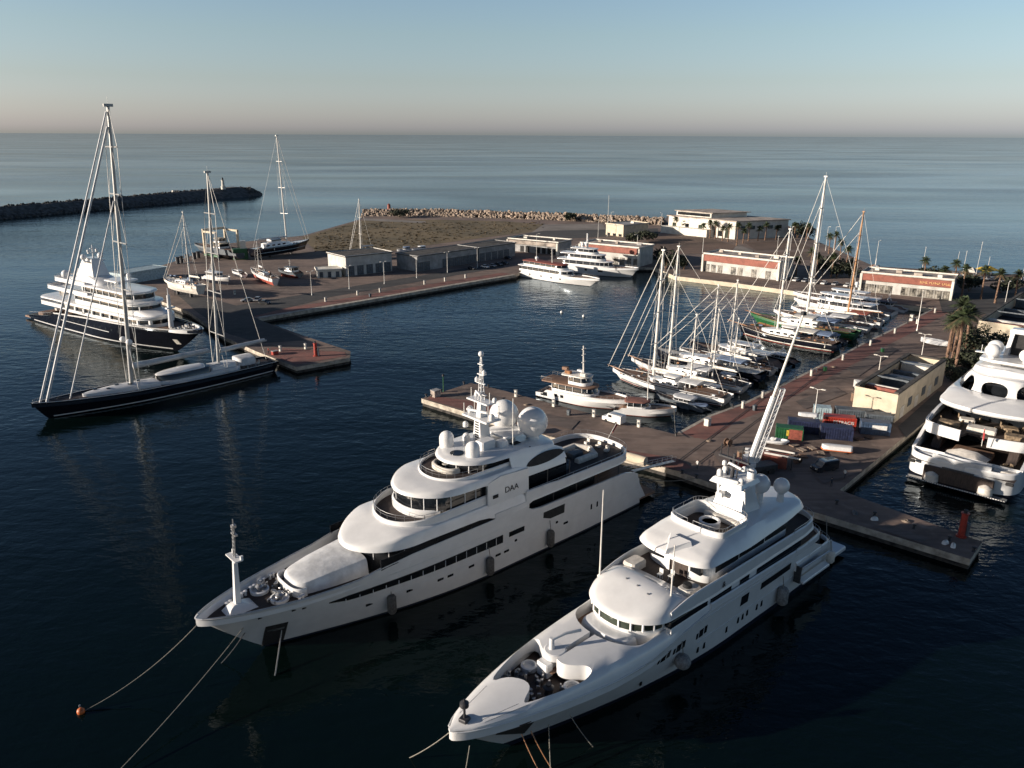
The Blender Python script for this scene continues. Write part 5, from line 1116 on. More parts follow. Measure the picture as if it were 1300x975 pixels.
def motorboat(label, bow, stern, beam, fb, tiers, hm='white_paint', boot='navy_boot', cat='motor yacht', group=None, z=0, wz=0, arch=None, dome=None, mast=None, tip=.1, deckm='teak', name='motor_yacht', hull_win=None, zmin=-.8, aft_cut=.86, extras=None, band=None):
    """tiers: (x0 fraction, x1 fraction, half width fraction, height, nose length, roof overhang aft, roof material)"""
    o, an, L = place(bow, stern, z, wz); t = empty(name, o, an, label, cat, group)
    sh = interp([(-L * tip, fb * 1.3), (L * .35, fb * 1.08), (L * .75, fb), (L * aft_cut, fb * .95), (L * aft_cut + .5, fb * .6), (L, fb * .5)]); Hh = Hull(L, -L * tip, beam * .46, beam * .5, sh, .5, .38, .92, .92, .7, 0, 1, .62)
    Hh.build('hull', [hm, boot], t, zmin, .15, nst=30, levels=5, bul=.12)
    Hh.deckplate('deck', deckm, t, lambda x: sh(x) - .35, -L * tip * .6, L * .97, .1)
    if band:
        mb = MB(); Hh.panel(mb, L * .02, L * aft_cut, band[0], band[1], .03, n=24); Hh.panel(mb, L * .02, L * aft_cut, band[0], band[1], .03, 1, n=24); mb.build('stripe', band[2], t, 0)
    if hull_win:
        for sd in (1, -1):
            for f0, f1, z0, z1 in hull_win:
                mb = MB(); Hh.panel(mb, f0 * L, f1 * L, z0 * fb, z1 * fb, .03, sd); mb.build('window', 'hull_glass', t, 0)
    zz = fb - .35
    for (a, b, wf, hh, nose, over, rm) in tiers:
        w = wf * beam * .5; x0, x1 = a * L, b * L
        mb = MB(); shell(mb, x0, x1, w, zz, zz + hh * .42, nose, .3, 2.2, edge=.08, slope=.0, camber=0); mb.build('deckhouse', 'white_paint' if rm != 'varnish' else 'varnish', t, 40)
        mb = MB(); shell(mb, x0 + .25, x1 - .1, w - .06, zz + hh * .4, zz + hh, nose * .92, .25, 2.2, edge=.04, slope=.12, camber=0, rake=.5); g = mb.build('window_band', 'dark_glass', t, 40)
        mb = MB(); mullions(mb, x0 + .6, x1 - .3, w - .03, zz + hh * .42, zz + hh * .98, nose * .9, max(1.2, L * .05), 2.2, .1); build_each(mb, 'mullion', 'white_paint', g)
        mb = MB(); shell(mb, x0 + .1, min(x1 + over, L * .985), w + .12, zz + hh, zz + hh + max(.28, hh * .14), nose, .6, 2.2, edge=.15, slope=.05, camber=.12); mb.build('roof', 'white_paint' if rm == 'varnish' else rm, t, 40)
        if over > 2:
            mb = MB(); mb.rail([(x, y, zz + hh + .3) for x, y in [(q, -w * .95) for q in (x1, x1 + over * .5, x1 + over * .95)] + [(q, w * .95) for q in (x1 + over * .95, x1 + over * .5, x1)]], .8, 1, .03); mb.build('rail', 'steel', t)
        zz += hh + max(.28, hh * .14)
    if arch:
        ax, aw, ah = arch[0] * L, arch[1] * beam * .5, arch[2]; mb = MB()
        mb.path([(ax + .6, -aw, zz - .6), (ax, -aw * .92, zz + ah * .8), (ax, -aw * .7, zz + ah), (ax, aw * .7, zz + ah), (ax, aw * .92, zz + ah * .8), (ax + .6, aw, zz - .6)], .2, 8); ar = mb.build('radar_arch', 'white_paint', t, 40)
        mb = MB(); mb.tube((ax, 0, zz + ah), (ax + .2, 0, zz + ah + 1.8), .08); mb.box((ax, 0, zz + ah + .45), (.25, 1.3, .2), .4, .05); mb.tube((ax, aw * .5, zz + ah), (ax, aw * .5, zz + ah + 2.5), .03); mb.tube((ax, -aw * .5, zz + ah), (ax, -aw * .5, zz + ah + 2), .03); mb.build('antenna', 'white_paint', ar, 20)
    if dome:
        for (dx, dy, dz, dr) in dome: radome(t, dx * L, dy * beam * .5, zz + dz, dr, 'ball' if dr > .55 else 'cap', .4)
    if mast:
        mx, mh, mr, mm = mast; mb = MB(); mb.tube((mx * L, 0, zz - .3), (mx * L + .3, 0, zz + mh), mr, mr * .6, 8)
        for q in (.45, .7, .9): mb.box((mx * L + .15, 0, zz + mh * q), (.25, mh * .22, .14))
        mb.build('mast', mm, t, 30)
    if extras: extras(t, L, zz, Hh)
    mb = MB()
    for sd in (1, -1): mb.rail([(x, y, q) for x, y, q in sheerpts(Hh, -L * tip * .8, L * .55, sd, 0, max(6, int(L / 2)), .1)], .7, 1, .03, False)
    mb.build('guard_rail', 'steel', t)
    return t

# ------------------------------------------------------------------ D: the black hulled motor yacht on the left
D = empty('motor_yacht', (-96.7, 219.8, 0), R(145), 'black hulled motor yacht with stacked white decks and a tall white mast, far left', 'yacht')
shD = interp([(-14, 8.3), (-6, 7.9), (11, 7.4), (36, 6.4), (52, 5.6), (56, 5.3), (57.5, 4.0), (72, 2.4), (76, 2.0)])
HD = Hull(74, -13.5, 6.3, 7.0, shD, .5, .36, .9, .9, .7, 1.0, 1, .62)
HD.build('hull', ['black_hull', 'black_hull'], D, -1, .2)
for sd in (1, -1):
    mb = MB(); HD.panel(mb, -12.6, 56, lambda x: shD(x) - .42, lambda x: shD(x) - .02, .04, sd, n=50); mb.build('sheer_band', 'white_paint', D, 0)
    mb = MB(); HD.panel(mb, 1, 72, .5, .85, .03, sd, n=44); HD.panel(mb, 24, 52, 3.35, 3.55, .06, sd, n=24); mb.build('stripe', 'grey_white_paint', D, 0)
for k in range(11):
    for sd in (1, -1): porthole(HD, D, 16 + k * 3.1, 4.3, .8, .6, sd)
mb = MB(); HD.panel(mb, -3.5, -2.0, 2.6, 4.2, .12, 1); mb.build('anchor', 'off_white', D, 0)
HD.deckplate('foredeck', 'teak', D, lambda x: shD(x) - 1.0, -11.5, 12); HD.deckplate('aft_deck', 'teak', D, lambda x: shD(x) - .8, 52, 73.5)
mb = MB(); mb.band(open_line(-11.6, -2, 4.2, 9, 0, 1.7)[3:-3], 6.9, lambda x: shD(x) + .05, .9); mb.build('bow_locker', 'white_paint', D, 40)
rnd = random.Random(5); mb = MB()
for k in range(18): mb.box((rnd.uniform(-8, -2), rnd.uniform(-2.5, 2.5), 7.4), (rnd.uniform(.3, 1), rnd.uniform(.3, .9), rnd.uniform(.5, 1.2)), 0, .05)
build_each(mb, 'deck_machinery', 'steel', D)
mb = MB(); mb.tube((1.6, 0, 6.8), (1.2, 0, 16.2), .75, .45, 12); mb.tube((1.2, 0, 16.2), (1.2, 0, 18.2), .15, .1); mb.box((1.0, 0, 12.6), (.9, 2.8, .35), 0, .1); mb.build('foremast', 'white_paint', D, 40)
def tierD(x0, x1, w, z0, z1, nose, bul=None, glass=(.35, .85), tail=1, x1g=None, name='deckhouse'):
    mb = MB(); shell(mb, x0, x1g or x1, w - .25, z0, z1, nose, .5, 2.2, edge=.1, slope=.02, camber=0); h_ = mb.build(name, 'white_paint', D, 40)
    mb = MB(); shell(mb, x0 - .05, (x1g or x1) - 1, w - .18, lerp(z0, z1, glass[0]), lerp(z0, z1, glass[1]), nose, .3, 2.2, edge=.04, slope=.02, camber=0); g_ = mb.build('window_band', 'dark_glass', h_, 40)
    mb = MB(); mullions(mb, x0, (x1g or x1) - 1, w - .14, lerp(z0, z1, glass[0]), lerp(z0, z1, glass[1]), nose, 3.4, 2.2, .8 if name == 'main_house' else .25); build_each(mb, 'mullion', 'white_paint', g_)
def slabD(x0, x1, w, z, th, nose, bul=0, bx=0):
    mb = MB(); shell(mb, x0, x1, w, z, z + th, nose, 4, 2.1, q=2.6, edge=.25, camber=.05); mb.build('deck_slab', 'white_paint', D, 40)
    if bul:
        l_ = [(x, -y) for x, y in plan(bx, x1 - .2, w - .05, 0, 3.8, q=2.6)]; l_ = l_ + [(x, -y) for x, y in l_[::-1]]
        mb = MB(); mb.band(l_, z + th - .05, z + th + bul, .2); mb.build('bulwark', 'white_paint', D, 40)
        mb = MB(); mb.rail([(x, y, z + th + bul - .1) for x, y in l_[::2]], .45, 1, .04, False); mb.build('rail', 'steel', D)
tierD(5, 56, 6.3, 6.4, 9.3, 9, glass=(.4, .8), name='main_house', x1g=50)
slabD(4.2, 66, 6.7, 9.25, .5, 9.5, 0)
slabD(38, 66.2, 6.75, 7.2, .4, 0, .9, 50)
mb = MB(); shell(mb, 3.9, 26, 4.6, 9.6, interp([(4, 10.2), (12, 11.2), (26, 11.6)]), 7, 0, edge=1.2, camber=.2); mb.build('forward_lounge_roof', 'white_paint', D, 40)
tierD(10, 52, 5.7, 9.6, 12.8, 7, glass=(.45, .78), x1g=44)
slabD(9, 61, 6.3, 12.75, .45, 8, .8, 34)
tierD(12.5, 48, 5.1, 13.1, 15.6, 6, glass=(.3, .85), x1g=40)
slabD(11.4, 56.8, 5.6, 15.5, .5, 6.5, .8, 36)
mb = MB(); shell(mb, 30, 50, lambda x: interp([(30, 3.8), (50, 4.3)])(x), 15.9, interp([(30, 16.6), (38, 18.6), (50, 16.8)]), 4, 4, edge=1.2, camber=.3); mb.build('top_house', 'white_paint', D, 40)
for k in range(7):
    mb = MB(); mb.box((27 + k * .05, -3 + k, 17), (.15, .15, 2)); mb.build('arch_post', 'white_paint', D, 0)
mb = MB(); shell(mb, 20.5, 29, 3.6, 17.9, 18.3, 2, 1, edge=.15); mb.build('hard_top', 'white_paint', D, 40)
mb = MB(); mb.loft([ring4(35.5, 46, 2.8, 17.0), ring4(37, 43.5, 2.0, 21.5), ring4(37.6, 42.4, 1.5, 23.4)]); mb.box((39.6, 0, 22.5), (2, 6.4, .4), 0, .1); mb.tube((39.2, 0, 23), (39, 0, 27.4), .3, .15); mb.box((39, 0, 25), (.5, 3.2, .3)); mb.box((38.8, 0, 26.3), (.4, 1.8, .25)); md = mb.build('mast', 'white_paint', D, 30)
for x, y, z, r in ((40, 2.6, 22.7, .9), (40, -2.6, 22.7, .9), (39.2, 1.3, 25.2, .4), (39.2, -1.3, 25.2, .4)): radome(md, x, y, z, r, 'ball' if r > .5 else 'cap', .4)
radome(D, 53.5, 2.3, 16.0, 1.2, 'cap'); radome(D, 53.5, -2.3, 16.0, 1.2, 'cap'); radome(D, 25, -2.5, 18.3, .7, 'cap')
mb = MB(); mb.lathe([(2.2, 0), (2.2, .7), (1.8, .7)], (52, 0, 16), 20); mb.build('whirlpool_tub', 'white_paint', D, 30)
mb = MB(); shell(mb, 12, 20, 1.1, 9.9, 11.6, 1, 1, edge=.5, camber=.2); o_ = mb.build('covered_tender', 'blue_cover', D, 40); o_.location = (0, -3, 1.0)
chairs(D, [(58 + (k % 3) * 1.6, -3 + (k // 3) * 3, 13.2, .4 * k) for k in range(6)] + [(60 + (k % 3) * 1.6, -3.5 + (k // 3) * 3.5, 9.8, .5 * k) for k in range(6)] + [(66 + (k % 2) * 2, -3 + k, 3.2, .6 * k) for k in range(4)], 'cushion', 1.0)
mb = MB(); mb.box((70, 0, 2.6), (4, 9, 1), 0, .3); mb.build('sunbed', 'teak', D, 20)
mb = MB(); mb.box((77, 0, .8), (6, 10.5, .5), 0, .15); mb.build('swim_platform', 'teak', D, 20)
mb = MB(); mb.rail([(x, y, q) for x, y, q in sheerpts(HD, 57, 74, 1, 0, 10, .2)], 1, 1, .05); mb.build('rail', 'steel', D)

# ------------------------------------------------------------------ C: the huge white yacht seen stern-on at the right edge
CANG = R(48); SCX, SCY = 79.1, 128.3; CL = 84
C = empty('motor_yacht', (SCX + CL * math.cos(CANG), SCY + CL * math.sin(CANG), 0), CANG + math.pi, 'huge white yacht seen from astern with oval openings and domes, right edge', 'yacht')
C.scale = (1, 1.1, 1)
X = lambda d: CL - d
shC = interp([(-8, 10), (40, 9.2), (66, 9.0), (X(14), 8.6), (X(5), 5.4), (X(1.2), 4.5), (CL + 1, 4.3)])
HC = Hull(CL - 3, -7, 7.9, 8.4, shC, .5, .36, .97, .97, .75, -.6, 1, .62)
HC.build('hull', ['white_paint', 'black_hull'], C, -1, .9, bul=.5)
HC.deckplate('main_deck', 'teak_dark', C, 3.75, X(24), X(.2), .3); HC.deckplate('foredeck', 'teak', C, 8.3, -4, X(24), .3)
def smooth_open(p, it=3):
    for _ in range(it):
        q = [p[0]]
        for a_, b_ in zip(p, p[1:]): q += [(a_[0] * .75 + b_[0] * .25, a_[1] * .75 + b_[1] * .25), (a_[0] * .25 + b_[0] * .75, a_[1] * .25 + b_[1] * .75)]
        p = q + [p[-1]]
    return p
SL = smooth_open([(X(8), 8.28), (X(3.2), 8.2), (X(.9), 7.0), (X(.15), 3.2), (X(0), 0), (X(.15), -3.2), (X(.9), -7.0), (X(3.2), -8.2), (X(8), -8.28)])[::-1]
mb = MB(); mb.band(SL, .9, lambda x: interp([(X(8), 5.6), (X(3), 4.9), (X(0), 4.75)])(x), .45); mb.build('stern_bulwark', 'white_paint', C, 40)
mb = MB(); mb.band([(x - .06, y * .995) for x, y in SL], -.6, .9, .4); mb.build('stern_boot', 'black_hull', C, 40)
mb = MB(); mb.box((X(-.4), .1, 2.15), (.5, 10.2, 2.7), 0, .1); gd = mb.build('garage_opening', 'teak_dark', C, 20)
for y in (-3.6, 4.2):
    mb = MB(); mb.lathe([(1.1, 0), (1.0, 1.2), (.4, 1.6), (0, 1.7)], (X(-.7), y, .9), 14); mb.build('covered_locker', 'cushion', gd, 40)
mb = MB(); mb.box((X(-.75), 0, 3.75), (.3, 4.6, .3)); mb.build('name_board', 'dark_metal', C, 0)
mb = MB(); mb.box((X(-.9), 0, .7), (1.2, 14.6, .4), 0, .1); mb.build('swim_platform', 'black_hull', C, 20)
mb = MB()
for k in range(40): mb.box((X(-1.52), -7.1 + k * .363, .78), (.06, .24, .14))
mb.build('platform_edge_trim', 'letter_white', C, 0)
for y in (-7.0, 7.2):
    mb = MB(); mb.box((X(-.35), y, 3.6), (.5, 1.1, .5), 0, .1); mb.build('fairlead', 'dark_void', C, 20)
for (x, y, w_, l_, h_, m_) in [(3.4, -5.2, 2.2, 3.6, .8, 'canvas_cover'), (3.4, 5.8, 2.2, 3.0, .8, 'cushion'), (9.4, 0, 3.4, 6.0, .9, 'teak')]:
    mb = MB(); mb.box((X(x), y, 3.75 + h_ / 2), (w_, l_, h_), 0, .2); mb.build('sunbed', m_, C, 30)
mb = MB(); mb.band([(X(2.2), -4.0), (X(1.4), 0), (X(2.2), 4.0)], 3.75, 4.9, -1.5); mb.build('sofa', 'canvas_cover', C, 40)
mb = MB(); mb.loft([[(X(7.5), -3.5, 4.4), (X(3.4), -3.6, 4.3), (X(3.0), 2.4, 4.3), (X(7.5), 3.0, 4.4)], [(X(6.4), -1.4, 5.6), (X(4.6), -1.4, 5.4), (X(4.6), 1, 5.4), (X(6.4), 1, 5.6)]]); mb.build('furniture_cover', 'cushion', C, 40)
chairs(C, [(X(5 + k % 2 * 1.6), 5.0 + .9 * (k // 2), 3.75, .8 * k) for k in range(4)] + [(X(4.5), -6.6, 3.75, 1)], 'rattan')
for sd in (-1, 1):     # curved stairs / slanting side walls
    mb = MB(); mb.loft([[(X(8.6), sd * 5.0, 3.8), (X(14), sd * 5.0, 3.8), (X(14), sd * 6.4, 3.8), (X(8.6), sd * 6.4, 3.8)], [(X(11.5), sd * 5.0, 7.3), (X(14), sd * 5.0, 7.3), (X(14), sd * 6.4, 7.3), (X(11.5), sd * 6.4, 7.3)]]); mb.build('stairs', 'teak_dark', C, 20)
mb = MB(); mb.box((X(24), 0, 5.4), (14, 13.4, 3.2), 0, .3); mb.build('saloon', 'dark_glass', C, 30)
mb = MB(); mb.prism([(X(40), -8.1), (X(10.5), -7.9), (X(8.6), -5.5), (X(8.0), -2.2), (X(11), -1.6), (X(11), 1.6), (X(8.0), 2.2), (X(8.6), 5.5), (X(10.5), 7.9), (X(40), 8.1)], 6.9, 7.35); mb.build('upper_deck', 'teak_dark', C, 20)
for s_ in (1, -1):
    mb = MB(); p_ = smooth_open([(X(24), 8.2 * s_), (X(12), 8.1 * s_), (X(9.0), 7.6 * s_), (X(8.1), 5.2 * s_), (X(7.5), 2.0 * s_)]); mb.band(p_, 6.6, 8.5, .35 * s_); mb.build('upper_bulwark', 'white_paint', C, 40)
for k, (x, y, w_, l_) in enumerate([(13, -5, 2.2, 3.4), (13.4, 0, 2.6, 4.4), (13, 5.2, 2.2, 3.4), (17, -3, 2, 2.4), (17, 3.6, 2, 2.4)]):
    mb = MB(); mb.box((X(x), y, 7.75), (w_, l_, .8), .1 * k, .2); mb.build('lounge_seat', 'cushion' if k % 2 else 'rattan', C, 30)
    chairs(C, [(X(x + 1.8), y + q, 7.35, .9 * q) for q in (-1.4, 1.4)], 'rattan')
mb = MB(); mb.box((X(27), 0, 8.9), (13, 12.6, 3.2), 0, .3); mb.build('sky_lounge', 'dark_glass', C, 30)
flagstaff(C, (X(5.6), 1.6, 7.2), (X(5.0), 1.6, 10.8))
tl = interp([(X(60), 11.9), (X(30), 12.1), (X(15), 11.4)])
mb = MB(); shell(mb, X(60), X(14.6), lambda x: 8.2, 10.2, 10.75, 0, 5, 2, q=2.4, edge=.2, camber=0); mb.build('bridge_deck', 'white_paint', C, 40)
def ringC(xe, hw_, z, tl_=5.2):
    o = [(x, -w) for x, w in plan(X(45), X(xe), hw_, 0, tl_, q=2.3)]; o = o + [(x, -y) for x, y in o[::-1]]; return [(x, y, z) for x, y in o]
mb = MB(); mb.loft([ringC(14.5, 8.15, 10.15), ringC(14.2, 8.28, 10.5), ringC(14.3, 8.25, 11.0), ringC(17.6, 7.95, 11.9), ringC(20.6, 7.6, 12.35), ringC(21.2, 7.3, 12.3), ringC(21.4, 7.2, 10.9)], False, False, False); mb.build('bridge_skirt', 'white_paint', C, 40)
mb = MB(); shell(mb, X(52), X(22.6), 7.9, 10.7, 15.4, 6, 6.5, 2, q=2.3, edge=.8, camber=.1, slope=.42)
inn = MB(); shell(inn, X(50), X(23.3), 7.3, 10.75, 14.8, 6, 6.2, 2, q=2.3, edge=.6, camber=.1, slope=.42)
cuts = [inn]
for (d, y, ax_, hz, wd, rot) in [(25.2, -6.0, 5, 1.85, 2.3, .55), (23, -.7, 5, 1.6, 2.1, 0), (24.0, 5.0, 5, 1.85, 2.5, -.4), (33, -7, 4, 1.4, 3.0, 1.57)]:
    c_ = MB(); rs = []
    for s_ in (-1, 1):
        ring = []
        for k in range(24):
            a_ = 2 * math.pi * k / 24; u = math.copysign(abs(math.cos(a_)) ** .8, math.cos(a_)) * wd; v_ = math.copysign(abs(math.sin(a_)) ** .8, math.sin(a_)) * hz
            px, py = X(d) + s_ * ax_ * .5 * math.cos(rot) - u * math.sin(rot) * -1, y + s_ * ax_ * .5 * math.sin(rot) * -1 + u * math.cos(rot)
            ring.append((px, py, 12.95 + v_))
        rs.append(ring)
    c_.loft(rs); cuts.append(c_)
cut(mb, cuts, 'arched_superstructure', 'white_paint', C, 40)
mb = MB(); mb.box((X(33), 0, 12.6), (16, 9.0, 3.6), 0, .3); mb.build('bridge_saloon', 'dark_glass', C, 30)
mb = MB(); mb.prism([(X(40), -6.8), (X(19), -5.2), (X(19), 5.2), (X(40), 6.8)], 10.78, 10.86); mb.build('bridge_deck_floor', 'teak_dark', C, 0)
chairs(C, [(X(23.5), -3 + k * 2, 10.9, .5 * k) for k in range(4)], 'cushion', 1.1)
mb = MB(); shell(mb, X(50), X(25.0), 5.6, 15.3, 16.5, 5, 4, 2.2, q=2.6, edge=.5, camber=.2, slope=.2); mb.build('sundeck_roof', 'white_paint', C, 40)
mb = MB(); mb.prism([(X(37), -5.2), (X(29.5), -5.0), (X(28.6), -3), (X(28.6), 3), (X(29.5), 5.0), (X(37), 5.2)], 17.0, 17.5); mb.build('radar_platform', 'white_paint', C, 30)
mb = MB(); mb.box((X(32.5), 0, 16.8), (5, 6, .8), 0, .1); mb.build('platform_support', 'white_paint', C, 20)
mb = MB(); mb.box((X(28.4), .5, 16.6), (.3, 3.6, .35)); mb.build('roof_grille', 'dark_void', C, 0)
for (d, y) in ((30.6, -3.3), (30.6, 2.2), (34.6, -3.6)): radome(C, X(d), y, 17.4, 1.35, 'ball', .5)
for sd in (-1, 1):
    mb = MB(); p0 = [(X(38), 2.2 * sd, 17.2), (X(34.6), 2.2 * sd, 17.2), (X(34.6), 1.5 * sd, 17.2), (X(38), 1.5 * sd, 17.2)]; p1 = [(X(37.4), 1.7 * sd, 22.2), (X(35), 1.7 * sd, 22.2), (X(35), 1.0 * sd, 22.2), (X(37.4), 1.0 * sd, 22.2)]; mb.loft([p0, p1]); mb.build('mast_leg', 'white_paint', C, 30)
mb = MB(); mb.box((X(36.2), 0, 22.5), (2.6, 3.8, .9), 0, .3); mb.build('mast_head', 'white_paint', C, 30)
mb = MB(); mb.box((X(36.6), 0, 19.8), (1.6, 2.6, 4.6)); mb.build('mast_recess', 'dark_void', C, 0)
mb = MB(); mb.box((X(33.5), -5.3, 17.7), (1.2, 2.4, .16)); mb.tube((X(33.5), -5.6, 17.6), (X(33.5), -5.6, 19.2), .05); mb.tube((X(33.5), -4.7, 17.6), (X(33.5), -4.7, 19.0), .05); mb.build('antenna_arm', 'white_paint', C, 0)
# ================================================================== boats berthed along the apron (s along the quay edge, n out into the basin)
P0 = at(900, 527, 0); P1_ = at(1182, 392.5, 0); DS = (P1_ - P0).normalized(); DN = Vector((-DS.y, DS.x, 0))
def berth(s, n): return P0 + DS * s + DN * n
ORD = ['first', 'second', 'third', 'fourth', 'fifth', 'sixth', 'seventh', 'eighth', 'ninth', 'tenth', 'eleventh', 'twelfth', 'thirteenth', 'fourteenth', 'fifteenth', 'sixteenth']
GB = 'boats moored stern to the red quay'
W = 'mast_white'
sailboat('large white ketch with a long bowsprit nearest the pier corner', berth(8.6, 30.5), berth(9.4, 1.2), 7.0, 2.0, 'white_paint', [(.33, 31, .42, W), (.68, 18, .26, W)], 'teak', (.3, .62, 1.1), group=GB, bowsprit=1.6, stripe='navy_boot', awning=[(.62, .8, 'canvas_cover')], wheelhouse=(.44, .58, 1.0), cover='off_white')
sailboat('white sailing yacht with a varnished bow and one tall mast beside the large ketch', berth(20.6, 33), berth(20.6, 2.5), 6.6, 1.9, 'white_paint', [(.30, 30.5, .36, W), (.72, 17.5, .22, W)], 'teak_dark', (.28, .66, 1.2), group=GB, bowsprit=1.2, stripe='varnish', awning=[(.5, .72, 'canvas_cover')], cover='off_white')
sailboat('black hulled sailing yacht with pale deck and two short masts in the middle row', berth(32.5, 34), berth(32, 3.5), 6.6, 2.2, 'black_hull', [(.52, 19.5, .26, W), (.74, 13, .2, W)], 'off_white', (.2, .62, 1.3), group=GB, boot='black_hull', cover='off_white', awning=[(.62, .86, 'blue_cover')])
sailboat('slim white sloop with a dark blue awning beyond the black sailing yacht', berth(39.5, 30), berth(39, 4), 5.6, 1.7, 'white_paint', [(.52, 21, .26, W)], 'teak', (.25, .6, .9), group=GB, awning=[(.66, .86, 'navy_paint')], cover='off_white')
motorboat('low white motor yacht with raked white struts at the end of the middle row', berth(46.5, 31), berth(46, 3), 6.6, 2.0, [(.26, .74, .8, 1.7, 5, 2.5, 'white_paint'), (.36, .6, .6, 1.4, 3, 3, 'white_paint')], group=GB, arch=(.66, .6, 1.2), hm='black_hull')
motorboat('small grey cabin boat under a pale canvas cover by the pier corner', berth(1.6, 14), berth(2.2, 2), 4.2, 1.3, [(.3, .7, .8, 1.1, 1.8, .8, 'canvas_cover')], group=GB, hm='slate_paint', name='cabin_boat', cat='boat')
motorboat('little tender with a blue cover at the inner corner of the quay', berth(.2, 7.2), berth(3.4, 1.3), 2.4, .8, [(.2, .85, .8, .5, 1.5, .2, 'blue_cover')], group='small tenders', hm='slate_paint', name='tender', cat='tender')
motorboat('dark launch with a low cabin tucked behind the large ketch', berth(14.8, 14), berth(14.8, 2.5), 3.6, 1.1, [(.3, .68, .75, 1.1, 2, .6, 'white_paint')], group='small tenders', hm='black_hull', name='launch', cat='boat')
motorboat('open white launch between the black sailing yacht and the varnished bow yacht', berth(26.4, 16), berth(26.4, 3.5), 3.8, 1.1, [(.32, .6, .7, 1.0, 2, .6, 'white_paint')], group='small tenders', hm='navy_paint', name='launch', cat='boat')
motorboat('dark flybridge cruiser beside the gap in the row of boats', berth(53, 15), berth(53, 3), 4.2, 1.3, [(.28, .7, .8, 1.2, 2.5, .8, 'white_paint')], group=GB, hm='black_hull', arch=(.6, .6, .9), name='cabin_boat', cat='boat')
# right hand group
def arch_ex(t, L, zz, Hh): pass
sailboat('dark brown schooner with a long bowsprit and white deckhouse, nearest of the right group', berth(75.5, 31), berth(75.5, 1.5), 7.4, 2.3, 'black_hull', [(.37, 30, .4, W)], 'teak', (.2, .6, 1.5), group=GB, bowsprit=3.4, stripe='off_white', wheelhouse=(.42, .58, 1.2), awning=[(.62, .8, 'off_white'), (.82, .96, 'blue_cover')], cover='off_white')
sailboat('green hulled wooden gulet behind the dark brown schooner', berth(93, 35), berth(93, 3), 7.2, 2.4, 'green_paint', [], 'teak', (.25, .66, 1.6), group=GB, bowsprit=2.2, stripe='varnish', awning=[(.4, .62, 'off_white'), (.64, .84, 'blue_cover')], wheelhouse=(.45, .6, 1.1))
sailboat('white sloop carrying the tallest white mast of the right group', berth(105.5, 33), berth(105.5, 3.5), 7.0, 2.1, 'white_paint', [(.31, 44.5, .5, W)], 'teak', (.26, .66, 1.1), group=GB, awning=[(.6, .8, 'canvas_cover')], cover='off_white')
sailboat('wooden masted yacht with a reddish deck and white stern, before the white cruisers', berth(114.5, 31), berth(114.5, 3), 7.0, 2.2, 'white_paint', [(.62, 33.5, .38, 'mast_wood')], 'varnish', (.22, .64, 1.1), group=GB, stripe='rust_red', awning=[(.66, .88, 'rust_red')])
motorboat('large white cruiser with a row of hull ports, behind the wooden mast', berth(126.5, 35), berth(126, 5), 8.2, 2.9, [(.2, .78, .86, 2.2, 7, 3, 'white_paint'), (.3, .64, .7, 1.7, 4, 4, 'white_paint')], group=GB, hull_win=[(.3, .34, .5, .75), (.42, .46, .5, .75), (.58, .62, .5, .75), (.64, .68, .5, .75)], arch=(.6, .6, 1.2), dome=[(.56, .3, .3, .5)])
motorboat('sleek white motor yacht nearest the red building with the yellow sign', berth(138, 40), berth(138, 6), 8.0, 2.8, [(.2, .74, .85, 2.1, 8, 3, 'white_paint'), (.32, .6, .66, 1.6, 4, 4, 'white_paint')], group=GB, arch=(.58, .6, 1.4), dome=[(.58, 0, 1.6, .8)])
motorboat('dark topped sports cruiser at the far end of the red quay', berth(147, 22), berth(147, 5), 5.2, 1.6, [(.3, .72, .8, 1.4, 3, 1, 'slate_paint')], group=GB, hm='white_paint', arch=(.62, .6, 1.1))
motorboat('small cruiser with a blue canopy at the stern quay behind the schooner', berth(85, 15), berth(85, 2.5), 4.2, 1.4, [(.34, .8, .8, 1.2, 2, .4, 'blue_cover')], group=GB, hm='slate_paint', name='cabin_boat', cat='boat')
motorboat('small white launch with an outboard by the quay edge between gulet and sloop', berth(99.4, 12), berth(99.4, 3), 3.2, 1.0, [(.4, .66, .7, 1.0, 1.5, .3, 'white_paint')], group='small tenders', hm='white_paint', name='launch', cat='boat')
motorboat('dark rigid tender on the quay side of the wooden masted yacht', berth(120.3, 13), berth(120.3, 3), 3.2, .9, [(.4, .6, .6, .9, 1.5, .2, 'slate_paint')], group='small tenders', hm='black_hull', name='launch', cat='boat')
# along the middle pier
E1, E2 = at(598, 486, 0), at(856, 551, 0); ED = (E2 - E1).normalized(); EN = Vector((-ED.y, ED.x, 0))
pier = lambda t_, m_: E1 + ED * t_ + EN * m_
def trawler_extra(t, L, zz, Hh):
    for k in range(4):
        mb = MB(); mb.box((L * (.42 + .1 * k), (-1) ** k * 1.1, zz + .45), (1.6, 1.0, .7), 0, .15); mb.build('deck_locker', ['off_white', 'canvas_cover', 'varnish', 'teak'][k], t, 30)
motorboat('white wooden motor vessel with tan decks and a signal mast along the middle pier', pier(39.5, 6.0), pier(19.0, 4.6), 6.6, 2.4, [(.26, .80, .84, 2.1, 3, 3.0, 'teak'), (.34, .60, .66, 1.9, 2, 2.0, 'off_white')], mast=(.45, 7.0, .22, W), hm='white_paint', tip=.16, boot='rust_red', deckm='teak', cat='motor vessel', hull_win=[(.62, .66, .45, .75), (.7, .74, .45, .75), (.84, .93, .3, .7)], extras=trawler_extra, arch=None)
motorboat('short white motor sailer with a pink cabin roof, bow to the pier corner', pier(51.0, 9.6), pier(39.5, 4.6), 4.8, 1.7, [(.36, .78, .8, 1.6, 2, .6, 'red_paving')], mast=(.42, 9.5, .12, W), hm='white_paint', cat='motor sailer', name='motor_sailer', boot='rust_red')
